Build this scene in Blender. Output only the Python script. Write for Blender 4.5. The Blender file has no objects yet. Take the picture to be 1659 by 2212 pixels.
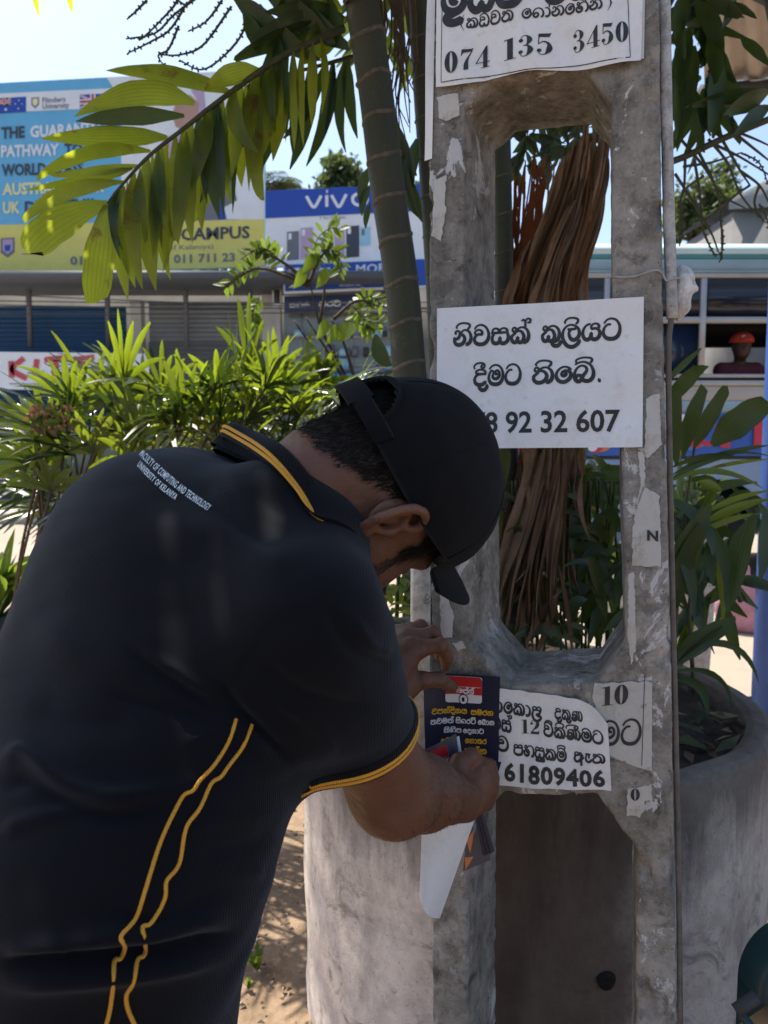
import bpy, bmesh, math, random
import numpy as np
from mathutils import Vector, Matrix
from mathutils.bvhtree import BVHTree

S = bpy.context.scene
COL = S.collection
rad = math.radians

# ------------------------------------------------------------ camera, sky, sun, exposure
PITCH = rad(5.0)
CAMZ = 1.4
cd = bpy.data.cameras.new('camera')
cd.sensor_fit = 'VERTICAL'; cd.sensor_height = 36.0; cd.sensor_width = 27.0
cd.lens = 36.0 * 1661 / 2212
cd.clip_start = 0.05; cd.clip_end = 500
cd.dof.use_dof = True; cd.dof.focus_distance = 1.0; cd.dof.aperture_fstop = 8.5
cam = bpy.data.objects.new('camera', cd); COL.objects.link(cam)
cam.location = (0, 0, CAMZ); cam.rotation_euler = (math.pi / 2 - PITCH, 0, 0)
S.camera = cam

SUN_EL, SUN_AZ = rad(63), rad(-46)         # azimuth from +Y towards +X
w = bpy.data.worlds.new('World'); S.world = w; w.use_nodes = True
nt = w.node_tree; bg = nt.nodes['Background']
sky = nt.nodes.new('ShaderNodeTexSky'); sky.sky_type = 'NISHITA'; sky.sun_disc = False
sky.sun_elevation = SUN_EL; sky.sun_rotation = SUN_AZ
sky.air_density = 1.0; sky.dust_density = 2.2; sky.ozone_density = 1.7; sky.altitude = 10
nt.links.new(sky.outputs[0], bg.inputs[0]); bg.inputs[1].default_value = 0.085
sl = bpy.data.lights.new('sun', 'SUN'); sl.energy = 3.2; sl.angle = rad(0.55); sl.color = (1.0, 0.94, 0.84)
so = bpy.data.objects.new('sun', sl); COL.objects.link(so); so.location = (-3, 12, 20)
sd = Vector((math.cos(SUN_EL) * math.sin(SUN_AZ), math.cos(SUN_EL) * math.cos(SUN_AZ), math.sin(SUN_EL)))
so.rotation_euler = sd.to_track_quat('Z', 'Y').to_euler()
vs = S.view_settings
vs.view_transform = 'Standard'; vs.look = 'None'; vs.gamma = 1.0; vs.use_curve_mapping = False
vs.exposure = 1.6
try:
    S.cycles.max_bounces = 8; S.cycles.diffuse_bounces = 4; S.cycles.transmission_bounces = 4
    S.cycles.use_denoising = True
    S.cycles.sample_clamp_indirect = 6
except Exception: pass

# ------------------------------------------------------------ geometry helpers
RNG = np.random.default_rng(7)
random.seed(7)
_FW = np.array([0, math.cos(PITCH), -math.sin(PITCH)]); _UP = np.array([0, math.sin(PITCH), math.cos(PITCH)])
_RT = np.array([1.0, 0, 0]); CAMP = np.array([0, 0, CAMZ])
def ray(px, py):
    d = _RT * ((px - 829.5) / 1661) + _UP * (-(py - 1106) / 1661) + _FW
    return d
def P(px, py, Y):
    d = ray(px, py); return CAMP + d * (Y / d[1])
def proj(V):
    V = np.asarray(V, float) - CAMP
    f = V @ _FW
    return np.stack([829.5 + 1661 * (V @ _RT) / f, 1106 - 1661 * (V @ _UP) / f], -1)
def nrm(v):
    v = np.asarray(v, float); return v / np.maximum(np.linalg.norm(v, axis=-1, keepdims=True), 1e-12)

def _h(ix, iy, iz, seed):
    n = (ix * 374761393 + iy * 668265263 + iz * 1274126177 + seed * 974711) & 0x7fffffff
    n = ((n ^ (n >> 13)) * 1274126177) & 0x7fffffff
    return ((n ^ (n >> 16)) & 0xffff) / 65535.0
def vn(p, sc, seed=0):
    q = np.asarray(p, float) * sc
    i = np.floor(q).astype(np.int64); f = q - i; f = f * f * (3 - 2 * f)
    r = 0
    for dx in (0, 1):
        wx = f[..., 0] if dx else 1 - f[..., 0]
        for dy in (0, 1):
            wy = f[..., 1] if dy else 1 - f[..., 1]
            for dz in (0, 1):
                wz = f[..., 2] if dz else 1 - f[..., 2]
                r = r + wx * wy * wz * _h(i[..., 0] + dx, i[..., 1] + dy, i[..., 2] + dz, seed)
    return r * 2 - 1
def fbm(p, sc, o=3, seed=0):
    r = 0; a = 1
    for k in range(o):
        r = r + a * vn(p, sc * 2 ** k, seed + k); a *= .5
    return r

def thing(name, label, cat, loc=(0, 0, 0), group=None, kind=None):
    o = bpy.data.objects.new(name, None); COL.objects.link(o)
    o.location = tuple(float(x) for x in loc); o.empty_display_size = .05
    tag(o, label, cat, group, kind)
    return o
def tag(o, label=None, cat=None, group=None, kind=None):
    if label: o['label'] = label
    if cat: o['category'] = cat
    if group: o['group'] = group
    if kind: o['kind'] = kind
    return o
def worldloc(o):
    v = np.zeros(3)
    while o is not None:
        v += np.array(o.location); o = o.parent
    return v
def mk(name, V, F, mat, parent=None, smooth=True, uv=None, mats=None, fm=None, loc=None):
    """V world coordinates; F list of index tuples or (n,k) array"""
    V = np.asarray(V, float)
    me = bpy.data.meshes.new(name)
    base = worldloc(parent) if parent is not None else np.zeros(3)
    if parent is None and loc is not None: base = np.asarray(loc, float)
    V = V - base
    if isinstance(F, np.ndarray):
        n, k = F.shape
        me.vertices.add(len(V)); me.vertices.foreach_set('co', V.astype(np.float32).ravel())
        me.loops.add(n * k); me.loops.foreach_set('vertex_index', F.astype(np.int32).ravel())
        me.polygons.add(n); me.polygons.foreach_set('loop_start', np.arange(0, n * k, k, dtype=np.int32))
        me.update(calc_edges=True)
    else:
        me.from_pydata(V.tolist(), [], [tuple(int(i) for i in f) for f in F]); me.update()
    if uv is not None:
        ul = me.uv_layers.new(name='UVMap')
        li = np.zeros(len(me.loops), np.int32); me.loops.foreach_get('vertex_index', li)
        ul.data.foreach_set('uv', np.asarray(uv, np.float32)[li].ravel())
    for m in (mats or [mat]): me.materials.append(m)
    if fm is not None: me.polygons.foreach_set('material_index', np.asarray(fm, np.int32))
    if smooth: me.polygons.foreach_set('use_smooth', np.ones(len(me.polygons), bool))
    me.validate(); me.update()
    o = bpy.data.objects.new(name, me); COL.objects.link(o)
    if parent is not None: o.parent = parent
    elif loc is not None: o.location = tuple(float(x) for x in loc)
    return o

class MB:
    """collects pieces of ONE mesh"""
    def __init__(s): s.V = []; s.F = []; s.U = []; s.M = []; s.n = 0
    def add(s, V, F, U=None, m=0):
        V = np.asarray(V, float); s.V.append(V)
        s.U.append(np.zeros((len(V), 2)) if U is None else np.asarray(U, float))
        for f in F: s.F.append(tuple(int(i) + s.n for i in f)); s.M.append(m)
        s.n += len(V); return s
    def box(s, c, d, R=None, m=0, bev=0.0):
        c = np.asarray(c, float); d = np.asarray(d, float) / 2
        if bev > 0:
            b = min(bev, *(d * .9)); V = []
            for sx in (-1, 1):
                for sy in (-1, 1):
                    for sz in (-1, 1):
                        sg = np.array([sx, sy, sz])
                        for k in range(3):
                            q = sg * (d - b); q[k] = sg[k] * d[k]; V.append(q)
            V = np.array(V)
            idx = {}
            n = 0
            for sx in (-1, 1):
                for sy in (-1, 1):
                    for sz in (-1, 1):
                        for k in range(3): idx[(sx, sy, sz, k)] = n; n += 1
            F = []
            for k in range(3):
                a, bb = [j for j in range(3) if j != k]
                for sg in (-1, 1):
                    q = []
                    for (u, v) in ((-1, -1), (1, -1), (1, 1), (-1, 1)):
                        t = [0, 0, 0]; t[k] = sg; t[a] = u; t[bb] = v; q.append(idx[(*t, k)])
                    F.append(q)
            for k in range(3):
                a, bb = [j for j in range(3) if j != k]
                for u in (-1, 1):
                    for v in (-1, 1):
                        t0 = [0, 0, 0]; t0[a] = u; t0[bb] = v; t0[k] = -1; t1 = list(t0); t1[k] = 1
                        F.append([idx[(*t0, a)], idx[(*t1, a)], idx[(*t1, bb)], idx[(*t0, bb)]])
            for sx in (-1, 1):
                for sy in (-1, 1):
                    for sz in (-1, 1): F.append([idx[(sx, sy, sz, k)] for k in range(3)])
            # orient outward
            F2 = []
            for f in F:
                n_ = np.cross(V[f[1]] - V[f[0]], V[f[2]] - V[f[0]])
                F2.append(f if n_ @ V[list(f)].mean(0) > 0 else f[::-1])
            F = F2
        else:
            V = np.array([[x, y, z] for x in (-d[0], d[0]) for y in (-d[1], d[1]) for z in (-d[2], d[2])])
            F = [(0, 1, 3, 2), (4, 6, 7, 5), (0, 4, 5, 1), (2, 3, 7, 6), (0, 2, 6, 4), (1, 5, 7, 3)]
        if R is not None: V = V @ np.asarray(R, float).T
        return s.add(V + c, F, m=m)
    def tube(s, pts, r, n=8, cap=True, m=0, closed=False):
        pts = np.asarray(pts, float); k = len(pts)
        r = np.broadcast_to(np.asarray(r, float), (k,))
        T = np.gradient(pts, axis=0) if not closed else np.roll(pts, -1, 0) - np.roll(pts, 1, 0)
        T = nrm(T)
        a = np.array([0, 0, 1.0]) if abs(T[0][2]) < .9 else np.array([1.0, 0, 0])
        N = nrm(np.cross(T[0], a)); V = []; U = []
        for i in range(k):
            N = nrm(N - T[i] * (N @ T[i])); B = np.cross(T[i], N)
            for j in range(n):
                t = 2 * math.pi * j / n
                V.append(pts[i] + r[i] * (math.cos(t) * N + math.sin(t) * B)); U.append((j / n, i / max(k - 1, 1)))
        F = []
        for i in range(k if closed else k - 1):
            i2 = (i + 1) % k
            for j in range(n):
                F.append((i * n + j, i * n + (j + 1) % n, i2 * n + (j + 1) % n, i2 * n + j))
        if cap and not closed:
            F.append(tuple(range(n))[::-1]); F.append(tuple(range((k - 1) * n, k * n)))
        return s.add(V, F, U, m)
    def quad(s, a, b, c, d, m=0): return s.add([a, b, c, d], [(0, 1, 2, 3)], [(0, 0), (1, 0), (1, 1), (0, 1)], m)
    def grid(s, G, U=None, m=0, closed_u=False):
        G = np.asarray(G, float); a, b = G.shape[:2]
        F = []
        for i in range(a - 1):
            for j in range(b if closed_u else b - 1):
                j2 = (j + 1) % b
                F.append((i * b + j, i * b + j2, (i + 1) * b + j2, (i + 1) * b + j))
        if U is None: U = np.stack(np.meshgrid(np.linspace(0, 1, a), np.linspace(0, 1, b), indexing='ij'), -1)[..., ::-1]
        return s.add(G.reshape(-1, 3), F, np.asarray(U).reshape(-1, 2), m)
    def lathe(s, prof, c, n=48, axis=None, m=0, arc=None):
        """prof [(r,h)...] around the vertical through c"""
        G = []
        th = np.linspace(0, 2 * math.pi, n, endpoint=False)
        for (r, h) in prof: G.append(np.stack([r * np.cos(th), r * np.sin(th), np.full(n, h)], -1))
        G = np.array(G)
        if axis is not None: G = G @ np.asarray(axis, float)      # rows: x', y', z' axes
        return s.grid(G + np.asarray(c, float), m=m, closed_u=True)
    def build(s, name, mat, parent=None, smooth=True, mats=None, loc=None):
        return mk(name, np.concatenate(s.V), s.F, mat, parent, smooth, np.concatenate(s.U), mats, s.M if mats else None, loc)

def cr(pts, n=6, closed=False):
    """Catmull-Rom through pts"""
    p = np.asarray(pts, float)
    if len(p) < 3: 
        t = np.linspace(0, 1, n + 1)[:, None]; return p[0] * (1 - t) + p[-1] * t
    q = np.concatenate([[2 * p[0] - p[1]], p, [2 * p[-1] - p[-2]]])
    out = []
    for i in range(1, len(q) - 2):
        for t in np.linspace(0, 1, n, endpoint=False):
            a, b, c, d = q[i - 1], q[i], q[i + 1], q[i + 2]
            out.append(.5 * (2 * b + (c - a) * t + (2 * a - 5 * b + 4 * c - d) * t * t + (3 * b - a - 3 * c + d) * t ** 3))
    out.append(p[-1]); return np.array(out)

# ------------------------------------------------------------ material helpers
class NT:
    def __init__(s, name):
        s.m = bpy.data.materials.new(name); s.m.use_nodes = True
        s.t = s.m.node_tree; s.b = s.t.nodes['Principled BSDF']; s.out = s.t.nodes['Material Output']
    def n(s, typ, ins=None, **kw):
        x = s.t.nodes.new('ShaderNode' + typ)
        for k, v in kw.items(): setattr(x, k, v)
        for k, v in (ins or {}).items(): s.put(x, k, v)
        return x
    def put(s, x, k, v):
        if isinstance(v, bpy.types.NodeSocket): s.t.links.new(v, x.inputs[k])
        elif isinstance(v, (tuple, list)) and len(v) == 3 and x.inputs[k].type == 'RGBA': x.inputs[k].default_value = (*v, 1)
        else: x.inputs[k].default_value = v
    def co(s, kind='Object', scale=None):
        c = s.n('TexCoord').outputs[kind]
        if scale is not None: c = s.n('Mapping', {0: c, 3: scale}).outputs[0]
        return c
    def noise(s, sc, det=4, rough=.55, co=None, dist=0):
        return s.n('TexNoise', {'Vector': co or s.co(), 'Scale': sc, 'Detail': det, 'Roughness': rough, 'Distortion': dist}).outputs['Fac']
    def ramp(s, f, *st):
        r = s.n('ValToRGB', {0: f}); e = r.color_ramp.elements
        while len(e) < len(st): e.new(.5)
        for i, (p, c) in enumerate(st):
            e[i].position = p; e[i].color = (c, c, c, 1) if isinstance(c, (int, float)) else (*c, 1)
        return r.outputs[0]
    def mix(s, f, a, b, mode='MIX'):
        x = s.n('Mix', data_type='RGBA', blend_type=mode)
        for i, v in ((0, f), (6, a), (7, b)):
            if isinstance(v, bpy.types.NodeSocket): s.t.links.new(v, x.inputs[i])
            elif i == 0: x.inputs[0].default_value = v
            else: x.inputs[i].default_value = (*v, 1) if len(v) == 3 else v
        return x.outputs[2]
    def bump(s, h, st=.3, d=.01):
        b = s.n('Bump', {'Height': h, 'Strength': st, 'Distance': d}); s.t.links.new(b.outputs[0], s.b.inputs['Normal']); return b
    def set(s, **kw):
        for k, v in kw.items():
            k = {'col': 'Base Color', 'rough': 'Roughness', 'metal': 'Metallic', 'spec': 'Specular IOR Level', 'sheen': 'Sheen Weight', 'sss': 'Subsurface Weight', 'em': 'Emission Color', 'ems': 'Emission Strength', 'alpha': 'Alpha', 'coat': 'Coat Weight', 'trans': 'Transmission Weight'}.get(k, k)
            s.put(s.b, k, v)
        return s.m
def plain(name, col, rough=.6, var=.12, sc=18., bump=.0, spec=.4, metal=0):
    n = NT(name); f = n.noise(sc, 5, .6)
    lo = tuple(c * (1 - var) for c in col); hi = tuple(min(1, c * (1 + var)) for c in col)
    n.set(col=n.mix(n.ramp(f, (.3, 0.), (.7, 1.)), lo, hi), rough=rough, spec=spec, metal=metal)
    if bump: n.bump(n.noise(sc * 3, 4), bump, .004)
    return n.m
# ------------------------------------------------------------ signed-distance modelling (smooth unions meshed by surface nets)
def sd_cone(a, b, ra, rb, k=.01, op='+'):
    a = np.asarray(a, float); b = np.asarray(b, float); ba = b - a; L = max(ba @ ba, 1e-12)
    def f(p):
        t = np.clip(((p - a) @ ba) / L, 0, 1)
        return np.linalg.norm(p - a - t[:, None] * ba, axis=1) - (ra + (rb - ra) * t)
    return (f, k, op)
def sd_ell(c, r, R=None, k=.01, op='+'):
    c = np.asarray(c, float); r = np.asarray(r, float); R = np.eye(3) if R is None else np.asarray(R, float)
    def f(p):
        q = (p - c) @ R.T; k0 = np.linalg.norm(q / r, axis=1); k1 = np.linalg.norm(q / (r * r), axis=1)
        return np.where(k1 < 1e-9, -r.min(), k0 * (k0 - 1) / np.maximum(k1, 1e-9))
    return (f, k, op)
def sd_plane(c, nn, k=.004, op='&'):
    """keeps the side the normal points away from"""
    c = np.asarray(c, float); nn = nrm(nn)
    return (lambda p: (p - c) @ nn, k, op)
def sd_cut(prim, c, nn):
    f0, k, op = prim; c = np.asarray(c, float); nn = nrm(nn)
    return (lambda p: np.maximum(f0(p), (p - c) @ nn), k, op)
def sd_eval(pr, p):
    d = np.full(len(p), 1e3)
    for f, k, op in pr:
        e = f(p)
        if op == '+':
            h = np.maximum(k - np.abs(d - e), 0) / k; d = np.minimum(d, e) - h * h * k / 4
        else:
            if op == '-': e = -e
            h = np.maximum(k - np.abs(d - e), 0) / k; d = np.maximum(d, e) + h * h * k / 4
    return d
def chain(pts, rs, k=.006, k0=None):
    out = []
    for i in range(len(pts) - 1): out.append(sd_cone(pts[i], pts[i + 1], rs[i], rs[i + 1], (k0 if (i == 0 and k0) else k)))
    return out
def surf_nets(pr, lo, hi, h, bs=20, disp=None, slack=.02):
    lo = np.asarray(lo, float); hi = np.asarray(hi, float)
    N = np.ceil((hi - lo) / h / bs).astype(int); big = (N * bs + 4).astype(np.int64)
    g = np.stack(np.meshgrid(*[np.arange(bs + 1)] * 3, indexing='ij'), -1)
    gid = lambda I: (I[..., 0] * big[1] + I[..., 1]) * big[2] + I[..., 2]
    hd = bs * h * math.sqrt(3) / 2
    VI, VP, Q = [], [], []
    bi = np.stack(np.meshgrid(*[np.arange(n) for n in N], indexing='ij'), -1).reshape(-1, 3)
    cen = lo + (bi * bs + bs / 2) * h
    dc = sd_eval(pr, cen)
    act = np.where(np.abs(dc) < hd + slack)[0]
    pc = [f(cen[act]) for f, k, op in pr]
    for j, bidx in enumerate(act):
        o = bi[bidx] * bs; d0 = dc[bidx]; sub = []
        for (f, k, op), v in zip(pr, pc):
            e = v[j]
            if op == '+' and e - hd > d0 + hd + k + slack: continue
            if op == '-' and e > 2 * hd + k + slack: continue
            if op == '&' and e < -(2 * hd + k + slack): continue
            sub.append((f, k, op))
        p = lo + (o + g.reshape(-1, 3)) * h
        d = sd_eval(sub, p)
        if disp is not None: d = d + disp(p)
        D = d.reshape(bs + 1, bs + 1, bs + 1); ins = D < 0
        if ins.all() or not ins.any(): continue
        # cell vertices
        c8 = [(a, b, c) for a in (0, 1) for b in (0, 1) for c in (0, 1)]
        cnt = sum(ins[a:a + bs, b:b + bs, c:c + bs].astype(int) for a, b, c in c8)
        cells = np.argwhere((cnt > 0) & (cnt < 8))
        if len(cells):
            acc = np.zeros((len(cells), 3)); n = np.zeros(len(cells))
            for a in c8:
                for ax in range(3):
                    if a[ax] == 1: continue
                    b = list(a); b[ax] = 1
                    va = D[tuple((cells + a).T)]; vb = D[tuple((cells + b).T)]
                    m = (va < 0) != (vb < 0); t = np.where(m, va / np.where(m, va - vb, 1), 0)
                    q = cells + np.array(a, float); q[:, ax] += t
                    acc += q * m[:, None]; n += m
            VI.append(gid(cells + o)); VP.append(lo + (o + acc / n[:, None]) * h)
        for ax in range(3):
            sl = [slice(0, bs)] * 3; s2 = list(sl); s2[ax] = slice(1, bs + 1)
            A = ins[tuple(sl)]; B = ins[tuple(s2)]
            e = np.argwhere(A != B)
            if not len(e): continue
            fl = A[tuple(e.T)]; e = e + o
            u, v = [(1, 2), (2, 0), (0, 1)][ax]
            du = np.zeros(3, int); du[u] = 1; dv = np.zeros(3, int); dv[v] = 1
            q = np.stack([gid(e), gid(e - du), gid(e - du - dv), gid(e - dv)], 1)
            q[~fl] = q[~fl][:, ::-1]; Q.append(q)
    VI = np.concatenate(VI); VP = np.concatenate(VP); Q = np.concatenate(Q)
    so_ = np.argsort(VI); VI = VI[so_]; VP = VP[so_]
    ix = np.searchsorted(VI, Q); ix = np.minimum(ix, len(VI) - 1)
    ok = (VI[ix] == Q).all(1)
    return VP, ix[ok]
def vnormals(V, F):
    n = np.zeros_like(V); fn = np.cross(V[F[:, 2]] - V[F[:, 0]], V[F[:, 3]] - V[F[:, 1]])
    for k in range(F.shape[1]): np.add.at(n, F[:, k], fn)
    return nrm(n)
def lap(V, F, it=1, lam=.5):
    E = np.concatenate([F[:, [0, 1]], F[:, [1, 2]], F[:, [2, 3]], F[:, [3, 0]]])
    for _ in range(it):
        a = np.zeros_like(V); c = np.zeros(len(V))
        np.add.at(a, E[:, 0], V[E[:, 1]]); np.add.at(a, E[:, 1], V[E[:, 0]])
        np.add.at(c, E[:, 0], 1); np.add.at(c, E[:, 1], 1)
        V = V + lam * (a / np.maximum(c, 1)[:, None] - V)
    return V
class Caster:
    """drops pixel-measured or radial polylines onto a mesh so trim lies on the cloth"""
    def __init__(s, V, F): s.t = BVHTree.FromPolygons([tuple(v) for v in V], [tuple(int(i) for i in f) for f in F])
    def ray(s, o, d):
        h = s.t.ray_cast(Vector(o), Vector(d))
        return (None, None) if h[0] is None else (np.array(h[0]), np.array(h[1]))
    def px(s, x, y): return s.ray(CAMP, nrm(ray(x, y)))
    def near(s, p):
        h = s.t.find_nearest(Vector(p)); return np.array(h[0]), np.array(h[1])
def ribbon(mb, pts, nor, wd, off=.0008, m=0):
    """flat tape along pts lying on a surface with normals nor"""
    pts = np.asarray(pts); nor = np.asarray(nor)
    T = nrm(np.gradient(pts, axis=0)); side = nrm(np.cross(nor, T))
    wd = np.broadcast_to(np.asarray(wd, float), (len(pts),))[:, None]
    c = pts + nor * off
    mb.grid(np.stack([c + side * wd / 2 - nor * off * .8, c + side * wd * .3 + nor * off * .5, c - side * wd * .3 + nor * off * .5, c - side * wd / 2 - nor * off * .8], 1), m=m)
# ============================================================ THE MAN PUTTING UP LEAFLETS
def m_skin():
    n = NT('skin'); c = n.co()
    f = n.noise(9, 4, .6, c); g = n.noise(420, 3, .6, c); k = n.noise(60, 4, .7, c)
    col = n.mix(n.ramp(f, (.3, 0.), (.75, 1.)), (.105, .046, .028), (.150, .069, .043))
    col = n.mix(n.ramp(k, (.55, 0.), (.8, .5)), col, (.07, .030, .020))
    n.set(col=col, rough=.52, spec=.35, sss=.12); n.b.inputs['Subsurface Radius'].default_value = (.01, .004, .002)
    n.b.inputs['Subsurface Scale'].default_value = .4
    x = n.mix(.5, g, k); v_ = n.n('TexVoronoi', {'Vector': c, 'Scale': 330.0}).outputs['Distance']; n.bump(n.mix(.5, x, v_), .5, .0016); return n.m
def m_cloth(name, col, sc=1400., sheen=.25, rough=.8, bump=.35):
    n = NT(name); c = n.co()
    wv = n.n('TexWave', {'Vector': c, 'Scale': sc / 6, 'Distortion': 1.5, 'Detail': 1.0}).outputs['Fac']
    f = n.noise(14, 5, .6, c); g = n.noise(sc, 2, .5, c)
    n.set(col=n.mix(f, tuple(x * .8 for x in col), tuple(x * 1.25 for x in col)), rough=rough, spec=.10, sheen=sheen)
    n.b.inputs['Sheen Roughness'].default_value = .4; n.b.inputs['Sheen Tint'].default_value = (.75, .85, 1, 1)
    n.bump(n.mix(.5, wv, g), min(1, bump * 1.8), .0011); return n.m
M_SKIN = m_skin()
M_SHIRT = m_cloth('shirt_knit', (.0036, .0043, .0066), 1400., .14)
M_RIB = m_cloth('rib_knit', (.0035, .004, .005), 900, .08, .85, .6)
M_CAP = m_cloth('cap_twill', (.0044, .0050, .0064), 1700, .05, .8, .5)
M_TROU = m_cloth('trouser_cloth', (.004, .0045, .006), 1200, .06)
M_YEL = m_cloth('yellow_yarn', (.62, .30, .035), 900, .15, .8, .6)
M_PRINT = plain('white_shirt_print', (.62, .66, .70), .6, .05)
def m_hair():
    n = NT('hair'); n.set(col=(.010, .008, .007), rough=.65, spec=.22); return n.m
M_HAIR = m_hair()
M_NAIL = plain('nail', (.36, .20, .15), .3, .05, 40)

# head frame ------------------------------------------------------------------
HF = nrm([.22, .50, -.84]); _r0 = np.array([.34, -.83, -.43]); HR = nrm(_r0 - HF * (_r0 @ HF)); HU = np.cross(HR, HF)
HC = np.array([.001, .868, 1.353]); HS = 1.08
HM = np.stack([HF, HR, HU])
def H(f, r, u): return HC + HS * (f * HF + r * HR + u * HU)
def toH(V): return (V - HC) @ HM.T / HS

# skeleton ----------------------------------------------------------------------
sho_r = P(672, 1345, .70); elb_r = P(848, 1702, .865); wri_r = P(1000, 1726, 1.050)
sho_l = np.array([-.235, .955, 1.312]); elb_l = np.array([-.20, 1.08, 1.09]); wri_l = P(838, 1452, 1.085)
c7 = np.array([-.125, .875, 1.335]); pel = np.array([-.315, .66, .90])

body = []
# torso under the shirt (smaller than the cloth)
body += [sd_ell((-.292, .70, .92), (.085, .09, .09)), sd_ell((-.262, .72, 1.05), (.085, .10, .085), k=.06), sd_ell((-.20, .80, 1.18), (.10, .10, .08), k=.06)]
body += [sd_cone(sho_r, sho_l, .05, .05, .05)]
# neck, head
body += [sd_cone(c7 + np.array([-.0, 0, -.055]), H(-.035, 0, -.06), .066, .062, .05), sd_cone(c7 + np.array([.01, .01, -.07]), H(.02, 0, -.085), .055, .05, .04)]
body += [sd_ell(H(0, 0, .005), (.104, .082, .096), HM, .02), sd_ell(H(.028, 0, -.06), (.071, .068, .08), HM, .03)]
for s in (-1, 1):
    body += [sd_cone(H(-.005, s * .058, -.085), H(.06, s * .018, -.118), .022, .02, .03),
             sd_ell(H(.05, s * .042, -.058), (.036, .03, .036), HM, .03),
             sd_cone(H(.088, s * .012, .010), H(.074, s * .048, .008), .011, .010, .012),
             sd_ell(H(.088, s * .033, -.014), (.016, .019, .011), HM, .01, '-'),
             sd_ell(H(.0765, s * .033, -.013), (.0125, .0135, .0125), HM, .003),
             sd_ell(H(.110, s * .013, -.050), (.011, .009, .009), HM, .008)]
body += [sd_cone(H(.096, 0, -.008), H(.120, 0, -.045), .009, .012, .012), sd_cone(H(.086, -.02, -.080), H(.086, .02, -.080), .010, .010, .008),
         sd_cone(H(.098, -.014, -.076), H(.098, .014, -.076), .006, .006, .004), sd_cone(H(.096, -.014, -.088), H(.096, .014, -.088), .007, .007, .004),
         sd_cone(H(.078, -.012, -.118), H(.078, .012, -.118), .020, .020, .02)]
# ears: helix, antihelix, concha, tragus, lobe
def ear(s):
    o = []
    E = lambda f, u, out=0.0: H(-.014 + f * .9 + u * .10, s * (.0745 + out * .95 + .010 * max(-f * 30, 0)), -.022 + u * .88)
    o += [sd_ell(E(-.006, .002, .004), (.020, .006, .026), HM, .010)]
    hel = [E(.006, .008, .003), E(.016, .020, .008), E(.012, .033, .012), E(-.004, .037, .015), E(-.019, .028, .018), E(-.025, .010, .019), E(-.021, -.010, .016), E(-.010, -.026, .010), E(.004, -.031, .005)]
    hel = cr(hel, 3); o += chain(hel, np.interp(np.linspace(0, 1, len(hel)), [0, .3, .75, 1], [.0038, .0046, .0042, .006]), .003)
    o += [sd_ell(E(-.001, .004, .010), (.012, .010, .016), HM, .004, '-'), sd_ell(E(-.007, .026, .014), (.011, .006, .006), HM, .004, '-')]
    ah = cr([E(-.010, .024, .012), E(-.016, .008, .013), E(-.011, -.010, .011)], 3); o += chain(ah, [.0028] * len(ah), .005)
    o += [sd_ell(E(.012, -.002, .006), (.006, .005, .007), HM, .004), sd_ell(E(0, -.028, .006), (.009, .006, .009), HM, .005)]
    return o
for s in (1, -1): body += ear(s)
# right arm
mid = (sho_r + elb_r) / 2
body += [sd_cone(sho_r, mid, .055, .048, .03), sd_cone(mid, elb_r, .048, .047, .03)]
fm = elb_r * .62 + wri_r * .38
body += [sd_cone(elb_r, fm, .0475, .0445, .03), sd_cone(fm, wri_r, .0445, .030, .02), sd_ell(elb_r + np.array([.005, -.012, -.012]), (.036, .036, .036), None, .02)]
# left arm
ml = (sho_l + elb_l) / 2
body += [sd_cone(sho_l, ml, .06, .054, .03), sd_cone(ml, elb_l, .054, .045, .03)]
fl_ = elb_l * .6 + wri_l * .4
body += [sd_cone(elb_l, fl_, .044, .043, .03), sd_cone(fl_, wri_l, .043, .027, .02)]
NAILS = []
def finger(pts, rs, k0=.012):
    global body
    body += chain(pts, rs, .0035, k0)
    # knuckle swell
    for q, r in zip(pts[1:-1], rs[1:-1]): body.append(sd_ell(q, (r * 1.06,) * 3, None, .003))
def nail(tip, prev, up, r):
    d = nrm(np.asarray(tip) - np.asarray(prev)); NAILS.append((np.asarray(tip), d, nrm(np.asarray(up) - d * (np.asarray(up) @ d)), r))
# left hand (far one): back of the hand seen, fingers bent over the leaflet's edge, thumb pressing it
lt = [P(862, 1492, 1.085), P(913, 1470, 1.088), P(950, 1468, 1.098), P(979, 1486, 1.112)]
li = [P(888, 1404, 1.098), P(952, 1394, 1.098), P(964, 1422, 1.118), P(962, 1441, 1.135)]
lm = [P(878, 1383, 1.118), P(936, 1366, 1.126), P(951, 1392, 1.142), P(948, 1415, 1.150)]
lr = [P(869, 1371, 1.138), P(908, 1353, 1.150), P(930, 1372, 1.162), P(930, 1396, 1.165)]
lp = [P(858, 1372, 1.152), P(884, 1357, 1.168), P(900, 1374, 1.178), P(904, 1396, 1.180)]
body += [sd_cone(wri_l, li[0], .025, .0155, .02), sd_cone(wri_l, lm[0], .024, .0150, .015), sd_cone(wri_l, lr[0], .022, .0145, .015), sd_cone(wri_l, lp[0], .020, .013, .015), sd_cone(wri_l, lt[0], .024, .020, .02)]
body += [sd_cone(lt[0], li[0], .015, .011, .015)]
finger(lt, [.018, .0122, .0112, .0080]); finger(li, [.0135, .0105, .0092, .0076]); finger(lm, [.0135, .0105, .0092, .0076]); finger(lr, [.0125, .0100, .0088, .0072]); finger(lp, [.0110, .0088, .0078, .0065])
nail(lt[3], lt[2], (.1, -1, .25), .0085)
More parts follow.
